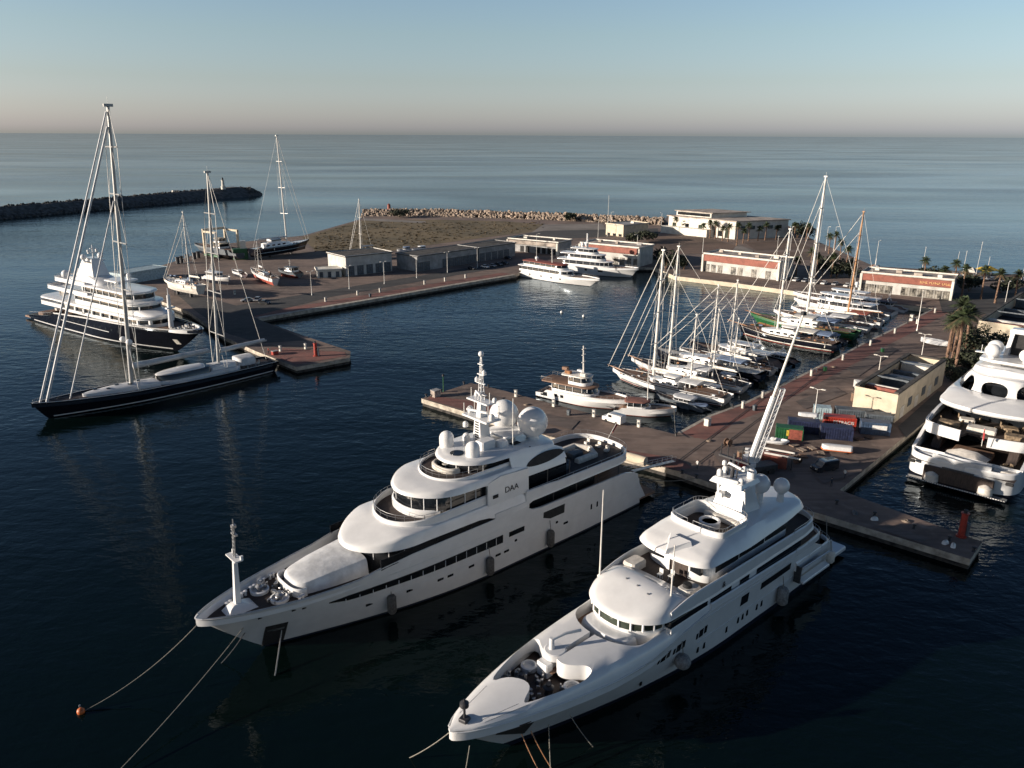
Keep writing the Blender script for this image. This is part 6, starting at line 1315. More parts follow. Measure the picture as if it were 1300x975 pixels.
# classic white ship and the white yacht in the far corner
motorboat('classic white ship with a pointed clipper bow and rust red deck awnings, far quay', (748, 363.5), (657, 348), 8, 3.0, [(.22, .90, .86, 2.3, 5, 1, 'white_paint'), (.30, .84, .8, 1.9, 4, 1, 'rust_red')], hull_win=[(.3, .32, .5, .7), (.42, .44, .5, .7), (.56, .58, .5, .7), (.72, .74, .5, .7)], tip=.13, mast=(.5, 6, .2, W), deckm='teak', cat='ship', name='classic_ship', dome=[(.7, .2, .2, .8)])
motorboat('brilliant white motor yacht with a stepped mast in front of the red building', (800, 352.5), (704, 342), 9, 3.6, [(.22, .84, .88, 2.6, 8, 3, 'white_paint'), (.32, .78, .78, 2.4, 6, 4, 'white_paint'), (.42, .68, .62, 2.1, 4, 3, 'white_paint')], mast=(.56, 6.5, .5, 'white_paint'), dome=[(.6, .4, .4, 1.0), (.6, -.4, .4, 1.0)], hull_win=[(.3, .36, .5, .75), (.5, .53, .5, .75)], tip=.1)
# ------------------------------------------------------------------ boats ashore on the left hard
def cradle(t, L, z):
    mb = MB()
    for q in (.3, .7):
        mb.box((L * q, 0, z / 2), (.6, 1.0, z)); 
        for sd in (1, -1): mb.tube((L * q, sd * 1.6, 0), (L * q, sd * 1.2, z + .9), .1)
    o = mb.build('cradle', 'dark_metal', t, 0); o.location = (0, 0, -z); return o
def ashore(kind, lift, label, bow, stern, *a, **k):
    t = kind(label, bow, stern, *a, z=ZQ + lift, wz=ZQ, zmin=-1.3, **k); L = (at(*bow, ZQ) - at(*stern, ZQ)).length; cradle(t, L, lift); return t
ashore(sailboat, 3.2, 'cream hulled yacht ashore with one bare mast, nearest the black motor yacht', (214, 371), (256, 380), 6, 1.9, 'off_white', [(.72, 26, .3, W)], 'off_white', (.3, .7, 1.2), group='boats ashore on the left hard', boot='off_white', cover='off_white')
ashore(sailboat, 1.8, 'small yacht ashore with a red bottom and a short mast', (322, 352), (350, 364), 4.4, 1.5, 'white_paint', [(.3, 12.5, .16, W)], 'teak', (.3, .65, .9), group='boats ashore on the left hard', stays=False)
ashore(motorboat, 1.2, 'dark motorboat ashore with a bright red bottom near the sheds', (357, 350), (381, 353), 5, 1.5, [(.3, .8, .85, 1.8, 1.5, .6, 'slate_paint')], group='boats ashore on the left hard', hm='slate_paint', boot='red_antifoul', mast=(.5, 3, .1, W), name='motorboat', cat='motorboat')
ashore(motorboat, 1.0, 'little white open boat ashore between the masts', (297, 349), (311, 353), 3, 1.0, [(.4, .65, .6, .9, 1, .2, 'white_paint')], group='boats ashore on the left hard', name='motorboat', cat='motorboat')
ashore(motorboat, 1.4, 'white cabin cruiser ashore behind the black ketch mizzen mast', (290, 362), (262, 357), 4.6, 1.6, [(.3, .8, .85, 1.7, 1.6, .6, 'white_paint')], group='boats ashore on the left hard', name='motorboat', cat='motorboat', arch=(.7, .6, .9))
ashore(sailboat, 2.6, 'big dark hulled yacht ashore with the tall thin mast by the grass field', (388, 319), (322, 330), 8, 2.6, 'black_hull', [(.36, 50, .4, W)], 'white_paint', (.3, .8, 2.0), group='boats ashore on the left hard', boot='black_hull', stripe='pale_blue', wheelhouse=(.5, .7, 1.5))
ashore(motorboat, 2.0, 'grey workboat ashore standing under the cream travel lift', (254, 323), (308, 330), 8, 2.8, [(.35, .62, .7, 2.4, 2, 1, 'cream_render'), (.42, .58, .5, 2.0, 1.5, .5, 'cream_render')], group='boats ashore on the left hard', hm='slate_paint', boot='black_hull', name='workboat', cat='workboat')
ashore(sailboat, 2.0, 'brown yacht ashore behind the long shed with a white mast', (446, 331), (474, 328), 4.4, 1.6, 'rust_red', [(.45, 24, .3, W)], 'teak', (.3, .7, 1), group='boats ashore on the left hard')
for i, (a, b) in enumerate([((464, 325), (486, 324)), ((506, 323), (524, 321)), ((524, 322), (544, 320))]):
    ashore(motorboat, 1.0, ['white motorboat ashore behind the roof of the long shed', 'blue grey covered boat ashore behind the gap between the sheds', 'white hulled boat ashore behind the longest shed'][i], a, b, 3.6, 1.3, [(.35, .75, .8, 1.3, 1.2, .3, ['white_paint', 'blue_cover', 'white_paint'][i])], group='boats ashore on the left hard', name='motorboat', cat='motorboat')
p = at(283, 327, ZQ); t = empty('travel_lift', p, R(-35), 'cream travel lift gantry with green wheels beams straddling a grey workboat', 'boat lift')
for sy in (-6, 6):
    for sx in (-5, 5):
        mb = MB(); mb.box((sx, sy, 7.2), (1.0, 1.0, 12), 0, .1); lg = mb.build('leg', 'cream_render' if sx < 0 or sy > 0 else 'slate_paint', t, 20)
        mb = MB(); mb.M = Matrix.Translation((sx, sy, .75)) @ Matrix.Rotation(R(90), 4, 'X'); mb.lathe([(0, -.4), (.75, -.4), (.75, .4), (0, .4)], n=14); mb.M = None; mb.build('wheel', 'tyre', lg, 30)
    mb = MB(); mb.box((0, sy, 1.8), (11, 1.1, 1.0), 0, .1); mb.build('lower_beam', 'green_paint', t, 20)
mb = MB(); mb.box((-5, 0, 13.6), (1.0, 13, 1.1), 0, .1); mb.build('cross_beam', 'cream_render', t, 20)
mb = MB(); mb.box((0, -6, 12.9), (11, .8, .9)); mb.box((0, 6, 12.9), (11, .8, .9)); mb.build('top_beam', 'cream_render', t, 20)
p = at(306, 329, ZQ); t = empty('dock_tank', p, .3, 'green tank unit with a pale label panel beside the travel lift', 'tank')
mb = MB(); mb.box((0, 0, 2.6), (7, 4, 5.2), 0, .3); mb.build('body', 'green_paint', t, 20); mb = MB(); mb.box((-.2, -2.05, 2.6), (4, .1, 1.0)); mb.build('label_panel', 'pale_blue', t, 0)
mb = MB(); mb.box((1.5, 0, 7), (2.6, 2.4, 3.6), 0, .2); mb.build('cabin', 'white_render', t, 20)
for i, (u, v) in enumerate([(226, 335), (231, 333.6), (238, 331.5), (247, 329), (252, 327.5)]):
    p = at(u, v, ZQ); t = empty('dock_post', p, 0, ORD[i] + ' dark mooring post from the left on the sea edge of the hard', 'post', 'dark mooring posts'); mb = MB(); mb.lathe([(.9, 0), (.9, 2.6), (1.1, 2.7), (1.1, 3.2), (0, 3.3)], n=10); mb.build('post', 'dark_metal', t)
for i, (u, v) in enumerate([(322, 383), (331, 381)]):
    pass

# ------------------------------------------------------------------ street furniture
def lamp_proto(h=9.0, arms=2):
    t = empty('lamp_post', (0, 0, 0), 0, 'lamp', 'lamp post')
    mb = MB(); mb.lathe([(.22, 0), (.22, .5), (.11, .7), (.07, h)], n=8); mb.build('pole', 'mast_white', t)
    for k in range(arms):
        sg = 1 if k else -1; mb = MB(); mb.tube((0, 0, h - .1), (sg * .9, 0, h + .15), .05, n=6); a = mb.build('arm', 'mast_white', t); mb = MB(); mb.box((sg * 1.2, 0, h + .15), (.9, .45, .16), 0, .05); mb.build('lamp_head', 'off_white', a, 20)
    return t
lp = {}
def put(proto, p, rz, label, group, s=1):
    o = put0(proto, p, rz, label, group); o.scale = (s, s, s); return o
def put0(proto, p, rz, label, group):
    if not proto.get('used'): proto['used'] = 1; proto.location = p; proto.rotation_euler.z = rz; proto['label'] = label; proto['group'] = group; return proto
    c = copy_tree(proto, p, rz, label); c['group'] = group; return c
L9, L12, L8 = lamp_proto(9.0), lamp_proto(12.5, 1), lamp_proto(7.4)
GL = 'lamp posts'
for i, (u, v) in enumerate([(396, 375), (443.5, 367), (488, 360.5), (529, 353), (568, 346.5), (606, 340)]): put(L9, at(u, v, ZQ), R(45), ORD[i] + ' lamp post from the left along the left quay', GL)
for i, (u, v, l) in enumerate([(1033, 536, 'double headed lamp post standing behind the blue containers'), (1113, 489, 'double headed lamp post beside the white van and roofless building'), (1169, 458, 'slender lamp post at the back of the apron near the upturned white boat')]): put(L8, at(u, v, ZQ), R(-40), l, GL)
for i, (u, v, l) in enumerate([(759, 306, 'lamp post on the parking ground left of the cream office'), (808, 331, 'lamp post at the end of the red building in the far corner'), (839, 296, 'lamp post left of the clubhouse palms'), (891, 332, 'lamp post behind the middle red building'), (985, 333, 'tall pale lamp post at the right end of the middle red building'), (1003, 318, 'lamp post on the brown lawn below the clubhouse'), (1048, 318, 'lamp post beside the palms right of the clubhouse'), (1058, 318, 'second lamp post beside the palms right of the clubhouse'), (775, 295, 'lamp post by the flagpole of the cream office'), (681, 330, 'lamp post behind the classic white ship'), (1111, 340, 'lamp post on the beach edge near the wooden mast'), (1272, 405, 'lamp post behind the black roof beams at right'), (1164, 420, 'thin lamp post by the far end of the apron')]): put(L12, at(u, v, ZQ), R(20 * i), l, GL)
p = at(771, 300, ZQ); t = empty('flagpole', p, 0, 'tall thin flagpole beside the cream office', 'flagpole'); mb = MB(); mb.tube((0, 0, 0), (0, 0, 24), .16, .07); mb.build('pole', 'mast_white', t); mb = MB(); mb.ball((0, 0, 24.1), .2, 8); mb.build('finial', 'steel', t)
def pedestal():
    t = empty('service_pedestal', (0, 0, 0), 0, 'x', 'pedestal'); mb = MB(); mb.box((0, 0, .75), (.75, .55, 1.5), 0, .12); mb.build('body', 'white_render', t, 30); mb = MB(); mb.box((0, 0, 1.58), (.85, .65, .16), 0, .05); mb.build('cap', 'grey_render', t, 30); mb = MB(); mb.box((0, -.29, .9), (.4, .06, .5)); mb.build('socket_panel', 'slate_paint', t, 0); return t
PD = pedestal()
for i, (u, v) in enumerate([(298, 374), (413.5, 383), (454, 374.5), (482.5, 371), (539, 361), (565, 357), (591, 353)]): put(PD, at(u, v, ZQ), R(45), ORD[i] + ' white service pedestal from the left along the left quay', 'white service pedestals')
for i, (u, v) in enumerate([(943, 518), (968, 505), (1030, 477), (1070, 457), (1105, 438.5), (1136, 423), (1164, 411), (1187, 397)]): put(PD, at(u, v, ZQ), R(45), ORD[i] + ' white service pedestal from the near end of the apron edge', 'white service pedestals')
for i, (u, v) in enumerate([(655, 503.5), (703, 516), (754, 529), (811, 542)]): put(PD, at(u, v, ZQ), R(-39), ORD[i] + ' white service pedestal from the left on the middle pier edge', 'white service pedestals')
for i, (u, v) in enumerate([(356, 446), (388, 443)]): put(PD, at(u, v, ZQ), R(-39), ['white service pedestal beside the stern of the black ketch', 'white service pedestal by the red post of the left pier'][i], 'white service pedestals')
def mooring():
    t = empty('mooring_bollard', (0, 0, 0), 0, 'x', 'bollard'); mb = MB(); mb.lathe([(.32, 0), (.2, .12), (.18, .5), (.34, .62), (.34, .75), (0, .82)], n=12); mb.build('bollard', 'dark_metal', t); return t
MBL = mooring()
for i, (u, v) in enumerate([(858, 553.5), (930, 517), (1010, 481), (1088, 441), (1120, 427), (1152, 411)]): put(MBL, at(u, v, ZQ), 0, ORD[i] + ' dark mooring bollard from the pier corner on the apron edge', 'dark mooring bollards')
for i, (u, v) in enumerate([(541, 504), (560, 498), (589, 488), (620, 492)]): put(MBL, at(u, v, ZQ), 0, ORD[i] + ' dark mooring bollard from the left on the middle pier', 'dark mooring bollards')
for i, (u, v) in enumerate([(1062, 640), (1110, 655), (1160, 671), (1205, 686), (1236, 700)]): put(MBL, at(u, v, ZQ), 0, ORD[i] + ' dark mooring bollard from the left on the lower right pier', 'dark mooring bollards')
for i, (u, v) in enumerate([(835, 592), (866, 601), (884, 607)]): put(MBL, at(u, v, ZQ), 0, ORD[i] + ' dark mooring bollard behind the stern of the domed yacht', 'dark mooring bollards')
def navpost(p, m, h, label, rz=0, chunky=True):
    t = empty('harbour_light', p, rz, label, 'harbour light'); mb = MB()
    if chunky: mb.lathe([(.75, 0), (.75, .25), (.5, .3), (.45, h - .8), (.6, h - .75), (.6, h - .6), (0, h - .6)], n=14)
    else: mb.lathe([(.2, 0), (.12, .3), (.1, h - .4), (0, h - .4)], n=8)
    mb.build('post', m, t); mb = MB(); mb.lathe([(.28, h - .6), (.28, h - .15), (0, h)], n=12); mb.build('lantern', 'dark_metal', t)
    if chunky: mb = MB(); mb.box((.7, 0, 1.2), (.5, .7, 2.2), 0, .05); mb.build('control_box', 'slate_paint', t, 20)
navpost(at(401, 452, ZQ), 'red_paint', 4.3, 'stout red harbour light post on the left pier')
navpost(at(1220, 681, ZQ), 'red_paint', 4.6, 'stout red harbour light post on the lower right pier')
navpost(at(563, 497, ZQ), 'green_paint', 4.4, 'slim green harbour light post on the middle pier', chunky=False)
for i, (u, v, sx, sy, sz, m_, l) in enumerate([(553, 503, 1.8, 1.6, 1.5, 'pale_roof', 'pale box on the left end of the middle pier'), (898, 540, 1.2, 1.1, 1.5, 'off_white', 'beige cabinet on the red pavement at the quay corner'), (648, 551, 2.2, 1.8, 1.8, 'pale_roof', 'beige crate on the pier behind the biggest dome'), (1157, 407, 1.2, 1, 2, 'white_render', 'pale cabinet near the far end of the apron'), (349, 450, 1.6, 1.2, 1.0, 'red_paint', 'red locker at the foot of the left pier')]):
    t = empty('dock_cabinet', at(u, v, ZQ), R(45), l, 'cabinet'); mb = MB(); mb.box((0, 0, sz / 2), (sx, sy, sz), 0, .08); mb.build('body', m_, t, 20); mb = MB(); mb.box((0, 0, sz + .05), (sx + .12, sy + .12, .12), 0, .03); mb.build('lid', 'grey_render', t, 20)
# cream float and pallets on the quay behind yacht A
t = empty('fender_float', at(806, 588, ZQ), R(-38), 'long cream foam float lying on the pier edge by the gangway', 'float'); mb = MB(); mb.M = Matrix.Translation((0, 0, .9)) @ Matrix.Rotation(R(90), 4, 'Y'); mb.lathe([(.3, -2.4), (.85, -2.2), (.9, 0), (.85, 2.2), (.3, 2.4), (0, 2.4)], n=16); mb.M = None; mb.build('float_body', 'cream_render', t); mb = MB(); mb.tube((-1.2, 0, 1.82), (-1.2, .95, .9), .05); mb.tube((1.2, 0, 1.82), (1.2, .95, .9), .05); mb.build('strap', 'rope', t)
rnd = random.Random(11)
for i in range(11):
    q = at(762 + (i % 6) * 4.6 + (i // 6) * 9, 565 + (i % 6) * 1.9 + (i // 6) * 3.2, ZQ); t = empty('dock_plank', q, rnd.uniform(-.6, .3), ORD[i] + ' tan plank from the left in the scatter of planks behind the domed yacht', 'plank', 'scattered tan planks'); mb = MB(); mb.box((0, 0, .16), (1.6, .34, .3), 0, .03); mb.build('board', 'rock_lit', t, 0)

# ------------------------------------------------------------------ vehicles
def car(kind, m, label, p, rz, group='parked cars'):
    t = empty('parked_' + kind, p, rz, label, kind, group); van = kind == 'van'
    L, Wd, H_ = (5.0, 1.95, 2.1) if van else (4.3, 1.78, 1.45)
    def sec(x, w, z0, z1, k=.08): return [(x, -w, z0), (x, -w, z1 - k), (x, -w + k, z1), (x, w - k, z1), (x, w, z1 - k), (x, w, z0)]
    w = Wd / 2; mb = MB()
    if van: mb.loft([sec(-2.5, w * .9, .45, .95), sec(-2.4, w, .3, 1.1), sec(-1.5, w, .3, 1.2), sec(-.9, w * .97, .3, H_ - .05), sec(2.35, w * .97, .3, H_), sec(2.5, w * .95, .4, H_ - .1)])
    else: mb.loft([sec(-2.15, w * .88, .4, .65), sec(-2.0, w, .28, .78), sec(-.9, w, .26, .92), sec(1.5, w, .26, .95), sec(2.05, w * .97, .3, .9), sec(2.15, w * .9, .4, .8)])
    b = mb.build('body', m, t, 40)
    if not van:
        mb = MB(); mb.loft([sec(-.95, w * .93, .9, .96, .03), sec(-.35, w * .86, .9, H_ - .06), sec(.9, w * .85, .9, H_), sec(1.75, w * .9, .9, 1.0, .03)]); c = mb.build('cabin_glass', 'dark_glass', t, 40)
        mb = MB(); mb.box((.3, 0, H_ - .01), (1.3, w * 1.6, .07), 0, .03); mb.build('roof', m, t, 30)
    else:
        mb = MB(); mb.loft([[(-1.5, -w * .9, 1.24), (-1.5, w * .9, 1.24), (-1.5, w * .9, 1.27), (-1.5, -w * .9, 1.27)], [(-1.02, -w * .85, 1.9), (-1.02, w * .85, 1.9), (-1.05, w * .85, 1.93), (-1.05, -w * .85, 1.93)]]); mb.build('windscreen', 'dark_glass', t, 0)
        for sd in (1, -1): mb = MB(); mb.box((-.35, sd * w * .985, 1.55), (.9, .05, .5), 0, .02); mb.build('window', 'dark_glass', t, 0)
    for sx in (-1.35, 1.35):
        for sd in (1, -1):
            mb = MB(); mb.M = Matrix.Translation((sx, sd * (w - .08), .32)) @ Matrix.Rotation(R(90), 4, 'X'); mb.lathe([(0, -.12), (.32, -.12), (.34, 0), (.32, .12), (0, .12)], n=14); mb.M = None; mb.build('wheel', 'tyre', t)
    for sd in (1, -1):
        mb = MB(); mb.box((-2.12 if not van else -2.46, sd * w * .66, .68 if not van else .85), (.12, .36, .16), 0, .03); mb.build('headlight', 'off_white', t, 0)
    return t
car('van', 'car_white', 'white van beside the roofless building on the apron', at(1091, 496, ZQ), R(80))
car('car', 'car_dark', 'dark car between the white van and the lamp post', at(1101, 490, ZQ), R(60)); car('car', 'car_silver', 'pale pickup at the corner of the roofless building', at(1111, 484, ZQ), R(70))
car('van', 'car_white', 'white van parked on the pier beside the pink roofed motor sailer', at(779, 536, ZQ), R(-45))
car('van', 'car_dark', 'dark grey jeep with pale stripes alone on the shaded quay', at(1046, 597, ZQ), R(20))
for i, (u, v, m_) in enumerate([(599, 342, 'car_dark'), (616, 340, 'car_white'), (625, 338.5, 'car_silver'), (633, 337, 'car_dark'), (641, 335.5, 'car_dark'), (645, 329, 'car_dark')]): car('car', m_, ORD[i] + ' car from the left parked in front of the long grey sheds', at(u, v, ZQ), R(135))
for i, (u, v, m_) in enumerate([(575, 317.5, 'car_white'), (589, 315.5, 'car_white'), (600, 314, 'car_white'), (609, 312.5, 'car_white'), (618, 311, 'car_white'), (629, 310, 'car_silver')]): car('car', m_, ORD[i] + ' car from the left in the row behind the long shed roof', at(u, v, ZQ), R(100))
for i, (u, v) in enumerate([(314, 383), (327, 382), (336, 386)]): car('car', ['car_silver', 'car_silver', 'car_dark'][i], ['grey car left of the pair at the end of the left quay', 'grey car right of the pair at the end of the left quay', 'dark car behind the grey pair at the end of the left quay'][i], at(u, v, ZQ), R(20 + 70 * i))
for i, (u, v, m_) in enumerate([(1010, 357, 'car_white'), (1022, 358, 'car_silver'), (1034, 360, 'car_white'), (1046, 361, 'car_white'), (1060, 362, 'car_silver'), (1075, 364, 'car_white'), (1087, 366, 'car_dark')]): car('car', m_, ORD[i] + ' car from the left between the two right hand red buildings', at(u, v, ZQ), R(50))
for i, (u, v, m_) in enumerate([(1226, 352, 'car_white'), (1242, 355, 'car_white'), (1258, 356, 'car_silver'), (1275, 358, 'car_white'), (1292, 359, 'car_white')]): car('car', m_, ORD[i] + ' car from the left by the beach at the right edge', at(u, v, ZQ), R(10))

# ------------------------------------------------------------------ containers and yard clutter
def container(label, a, L, ang, m, h=2.6, z=0.0, panel=None, ribs=True, name='container', w=2.45):
    A_ = at(*a, ZQ); t = empty(name, (A_.x, A_.y, ZQ + z), ang, label, 'container', 'yard containers')
    mb = MB(); mb.box((L / 2, w / 2, h / 2 + .05), (L, w, h), 0, .03)
    if ribs:
        n_ = int(L / .45)
        for k in range(n_):
            x = (k + .5) * L / n_; mb.box((x, -.03, h / 2), (.2, .08, h - .3)); mb.box((x, w + .03, h / 2), (.2, .08, h - .3))
            pass
    mb.build('body', m, t, 0)
    for x in (.06, L - .06):
        mb = MB(); mb.box((x, -.02, h / 2 + .05), (.16, .16, h + .06)); mb.box((x, w + .02, h / 2 + .05), (.16, .16, h + .06)); build_each(mb, 'corner_post', m, t)
    mb = MB()
    for k in range(4): mb.box((-.05 if k < 2 else L + .05, w * (.3 if k % 2 else .7), h / 2), (.06, .08, h - .3))
    build_each(mb, 'door_bar', 'steel', t)
    if panel: panel(t, L, h)
    return t
CA = R(-14)
dirc = Vector((math.cos(CA), math.sin(CA), 0))
container('dark blue container in the front row, left, with a white roof item', (1000, 549), 6.1, CA, 'navy_paint')
container('dark blue corrugated container in the front row, nearest the shaded quay', (1041, 557), 6.1, CA, 'navy_paint')
def txt(t, L, h): text('lettering', 'PETRACIS', .95, Matrix.Translation((L / 2 + .6, -.09, h * .62)) @ Matrix.Rotation(R(90), 4, 'X'), 'letter_white', t)
container('bright red container with white lettering behind the dark blue ones', (1046, 544), 6.1, CA, 'red_paint', panel=txt)
container('pale blue white container at the back left of the container yard', (1033, 532), 3.4, CA, 'pale_blue')
def pan(t, L, h): mb = MB(); mb.box((L * .62, -.1, h * .66), (L * .5, .05, .9)); mb.build('white_panel', 'letter_white', t, 0)
container('slate blue container with a white panel at the right of the yard', (1092, 551), 5.6, CA, 'blue_paint', panel=pan)
container('slate roofed container behind the red one', (1060, 534), 7.5, CA, 'slate_paint')
container('grey topped container beside the cream building', (1098, 541), 5.2, CA, 'slate_paint')
def half(t, L, h):
    mb = MB(); mb.box((L * .72, -.06, h / 2), (L * .5, .1, h * .9)); mb.build('brick_red_half', 'rust_red', t, 0); mb = MB(); mb.box((L * .44, -.1, h * .6), (.5, .08, 1.2)); mb.build('yellow_patch', 'yellow_paint', t, 0)
container('short container, half green and half brick red, at the left of the yard', (984, 556), 5.2, R(-18), 'green_paint', 2.3, panel=half)
container('dark maroon container topped with long white spars behind the whaleback yacht', (966, 592), 4.4, R(-24), 'rust_red', 2.2)
for i, (u, v, z0) in enumerate([(966, 583, 2.5), (972, 590, 2.4)]):
    q = at(u, v, ZQ); t = empty('spare_spar', (q.x, q.y, ZQ), R(-30), ['upper of two long white spars lying above the maroon container', 'lower of two long white spars lying above the maroon container'][i], 'spar', 'white spars in the yard'); mb = MB(); mb.tube((-.4, -.3 + .1 * i, z0), (6.0, -.3 + .1 * i, z0 + .05), .22, .16, 10); mb.build('spar', 'mast_white', t); mb = MB()
    for x in (.6, 4.6): mb.box((x, -.3 + .1 * i, z0 / 2 - .1), (.2, .5, z0 - .2))
    mb.build('trestle', 'dark_metal', t, 0)
for i, (u, v, l) in enumerate([(1026, 528, 'white covered dinghy lying on the blue container'), ]):
    q = at(u, v, ZQ + 2.7); t = empty('dinghy', q, CA, l, 'dinghy'); mb = MB(); shell(mb, -2, 2, .8, 0, .7, 1.5, .6, 2, edge=.3, slope=.2); mb.build('hull_cover', 'canvas_cover', t); mb = MB(); mb.tube((1.7, 0, .6), (2.2, 0, .9), .15); mb.build('outboard', 'rubber', t)
def rib(label, p, rz, s=1.0, m='car_white', tube='white_paint'):
    t = empty('inflatable_boat', p, rz, label, 'inflatable boat', 'inflatable boats ashore'); mb = MB()
    pts = [(2.6 * s, 1.0 * s, .6), (.5 * s, 1.05 * s, .6), (-1.2 * s, .9 * s, .65), (-2.2 * s, .4 * s, .75), (-2.5 * s, 0, .8), (-2.2 * s, -.4 * s, .75), (-1.2 * s, -.9 * s, .65), (.5 * s, -1.05 * s, .6), (2.6 * s, -1.0 * s, .6)]
    mb.path(pts, .28 * s, 8); mb.build('tube', tube, t); mb = MB(); shell(mb, -2.3 * s, 2.4 * s, .9 * s, .2, .5, 2, 0, 2, edge=.1); mb.build('hull', m, t); mb = MB(); mb.box((.4, 0, .85), (.6, .5, .9), 0, .08); mb.build('console', m, t, 20); mb = MB(); mb.box((2.6 * s, 0, .9), (.4, .4, .9), 0, .1); mb.build('outboard', 'rubber', t, 20)
t = empty('covered_boat', at(1062, 573, ZQ), R(-16), 'white covered boat with orange trim on a low trailer in the yard', 'boat'); mb = MB(); shell(mb, -2.8, 2.8, 1.1, .5, 1.3, 1.6, .5, 2.4, edge=.4, slope=.2); mb.build('cover', 'car_white', t); mb = MB(); shell(mb, -2.9, 2.9, 1.15, .35, .6, 1.6, .5, 2.4, edge=.1); mb.build('trim', 'orange', t); mb = MB(); mb.box((0, 0, .25), (5, .9, .2)); mb.box((1.5, 0, .25), (.5, 2.2, .5)); mb.build('trailer', 'dark_metal', t, 0)
rib('white inflatable boat on the ground before the green and red container', at(983, 563, ZQ), R(160)); rib('pale inflatable boat on its trailer left of the maroon container', at(960, 577, ZQ), R(165), .9, 'off_white', 'canvas_cover')
t = empty('upturned_boat', at(1186, 438, ZQ), R(-50), 'upturned white boat hull on trestles at the back of the apron', 'boat'); mb = MB(); shell(mb, -4.0, 4.0, 1.7, .45, 1.7, 4.0, 3.4, 1.6, edge=.9, camber=.3, slope=.5); mb.build('hull', 'white_paint', t); mb = MB()
for x in (-2.4, 2.2): mb.box((x, 0, .2), (.4, 2.2, .4))
mb.build('trestle', 'dark_metal', t, 0)
rnd = random.Random(21)
for i, (u, v) in enumerate([(1008, 566), (1018, 572), (1031, 570), (1042, 576), (1090, 558), (1103, 556), (1072, 604), (1058, 614), (1000, 575), (1020, 580)]):
    if i in (6, 7): continue
    t = empty('yard_pallet', at(u, v, ZQ), rnd.random() * 3, ORD[i] + ' pale pallet or board from the left on the ground of the container yard' if i < 4 else ['dark tarpaulined pile right of the blue containers', 'small dark pile below the slate container', '', '', 'wooden board nearest the white spars', 'wooden board before the parked jeep'][i - 4], 'pallet', 'yard pallets'); mb = MB()
    for k in range(5): mb.box((0, -.5 + k * .25, .22), (1.7, .18, .1), 0, .01)
    mb.build('boards', 'rock_lit' if i < 4 else 'bark', t, 0); mb = MB()
    for k in range(3): mb.box((-.7 + .7 * k, 0, .09), (.12, 1.2, .16))
    mb.build('runners', 'bark', t, 0)
for i, (u, v, l) in enumerate([(1110, 660, 'white bag on the lower right pier'), (1200, 690, 'white bundle near the red post of the lower right pier'), (1210, 694, 'pale bundle right below the red post of the lower right pier'), (1085, 652, 'grey crate on the left part of the lower right pier')]):
    t = empty('dock_bag', at(u, v, ZQ), .5 * i, l, 'bag'); mb = MB(); mb.box((0, 0, .28), (1.2, .7, .55), 0, .2, .85); mb.build('bag_body', 'car_white' if i < 3 else 'slate_paint', t, 40); mb = MB(); mb.path([(-.3, 0, .5), (-.1, 0, .75), (.15, 0, .75), (.3, 0, .5)], .04, 5); mb.build('handle', 'rope', t)
# mobile crane behind the whaleback yacht
q = at(949, 603, ZQ); t = empty('mobile_crane', q, R(20), 'white telescopic crane with a long leaning boom behind the whaleback yacht', 'crane')
mb = MB(); mb.box((1, 0, 1.3), (9, 2.5, 1.0), 0, .1); mb.build('chassis', 'dark_metal', t, 20)
mb = MB(); mb.box((-2.4, 0, 2.5), (2.0, 2.4, 1.6), 0, .2); c_ = mb.build('cab', 'red_paint', t, 20); mb = MB(); mb.box((-3.3, 0, 2.8), (.3, 2.0, .8)); mb.build('windscreen', 'dark_glass', c_, 0)
for sx in (-2.6, -1.2, 2.6, 4.2):
    for sd in (1, -1):
        mb = MB(); mb.M = Matrix.Translation((sx, sd * 1.1, .6)) @ Matrix.Rotation(R(90), 4, 'X'); mb.lathe([(0, -.25), (.6, -.25), (.6, .25), (0, .25)], n=14); mb.M = None; mb.build('wheel', 'tyre', t)
mb = MB(); mb.lathe([(1.3, 1.8), (1.3, 2.4), (0, 2.4)], n=18); mb.box((.6, .4, 3.0), (2.6, 1.6, 1.4), 0, .15); mb.build('turntable', 'white_paint', t, 20)
iv = t.matrix_basis.inverted(); bdir = Vector((.22, .05, 1)).normalized()
base = q + Vector((.3, .2, 3.0)); tipp = at(1019, 404, 0)
# aim the boom so that it leans to the right like the photograph
tp = Vector((base.x + 7.2, base.y + 2.0, 31.0)); b1 = base.lerp(tp, .44); b2 = base.lerp(tp, .62)
mb = MB(); mb.tube(iv @ base, iv @ b1, .52, .44, 8); mb.build('boom_section', 'white_paint', t, 20)
mb = MB(); mb.tube(iv @ base.lerp(tp, .40), iv @ tp, .26, .17, 8); mb.build('boom_extension', 'mast_wood' if False else 'off_white', t, 20)
mb = MB(); off = Vector((1.05, 0, -.2)); f0, f1 = base + off, base.lerp(tp, .5) + off; prev = None
for k in range(13):
    c = f0.lerp(f1, k / 12); cs = [c + Vector((dx, dy, 0)) for dx, dy in ((-.4, -.4), (.4, -.4), (.4, .4), (-.4, .4))]
    if prev:
        for a_, b_ in zip(prev, cs): mb.tube(iv @ a_, iv @ b_, .09, n=5)
        for j in range(4): mb.tube(iv @ prev[j], iv @ cs[(j + 1) % 4], .06, n=4)
    for j in range(4): mb.tube(iv @ cs[j], iv @ cs[(j + 1) % 4], .06, n=4)
    prev = cs
mb.build('lattice_jib', 'white_paint', t, 0)
mb = MB(); mb.box(tuple(iv @ tp), (.7, .7, .6)); mb.build('boom_head', 'dark_metal', t, 0)

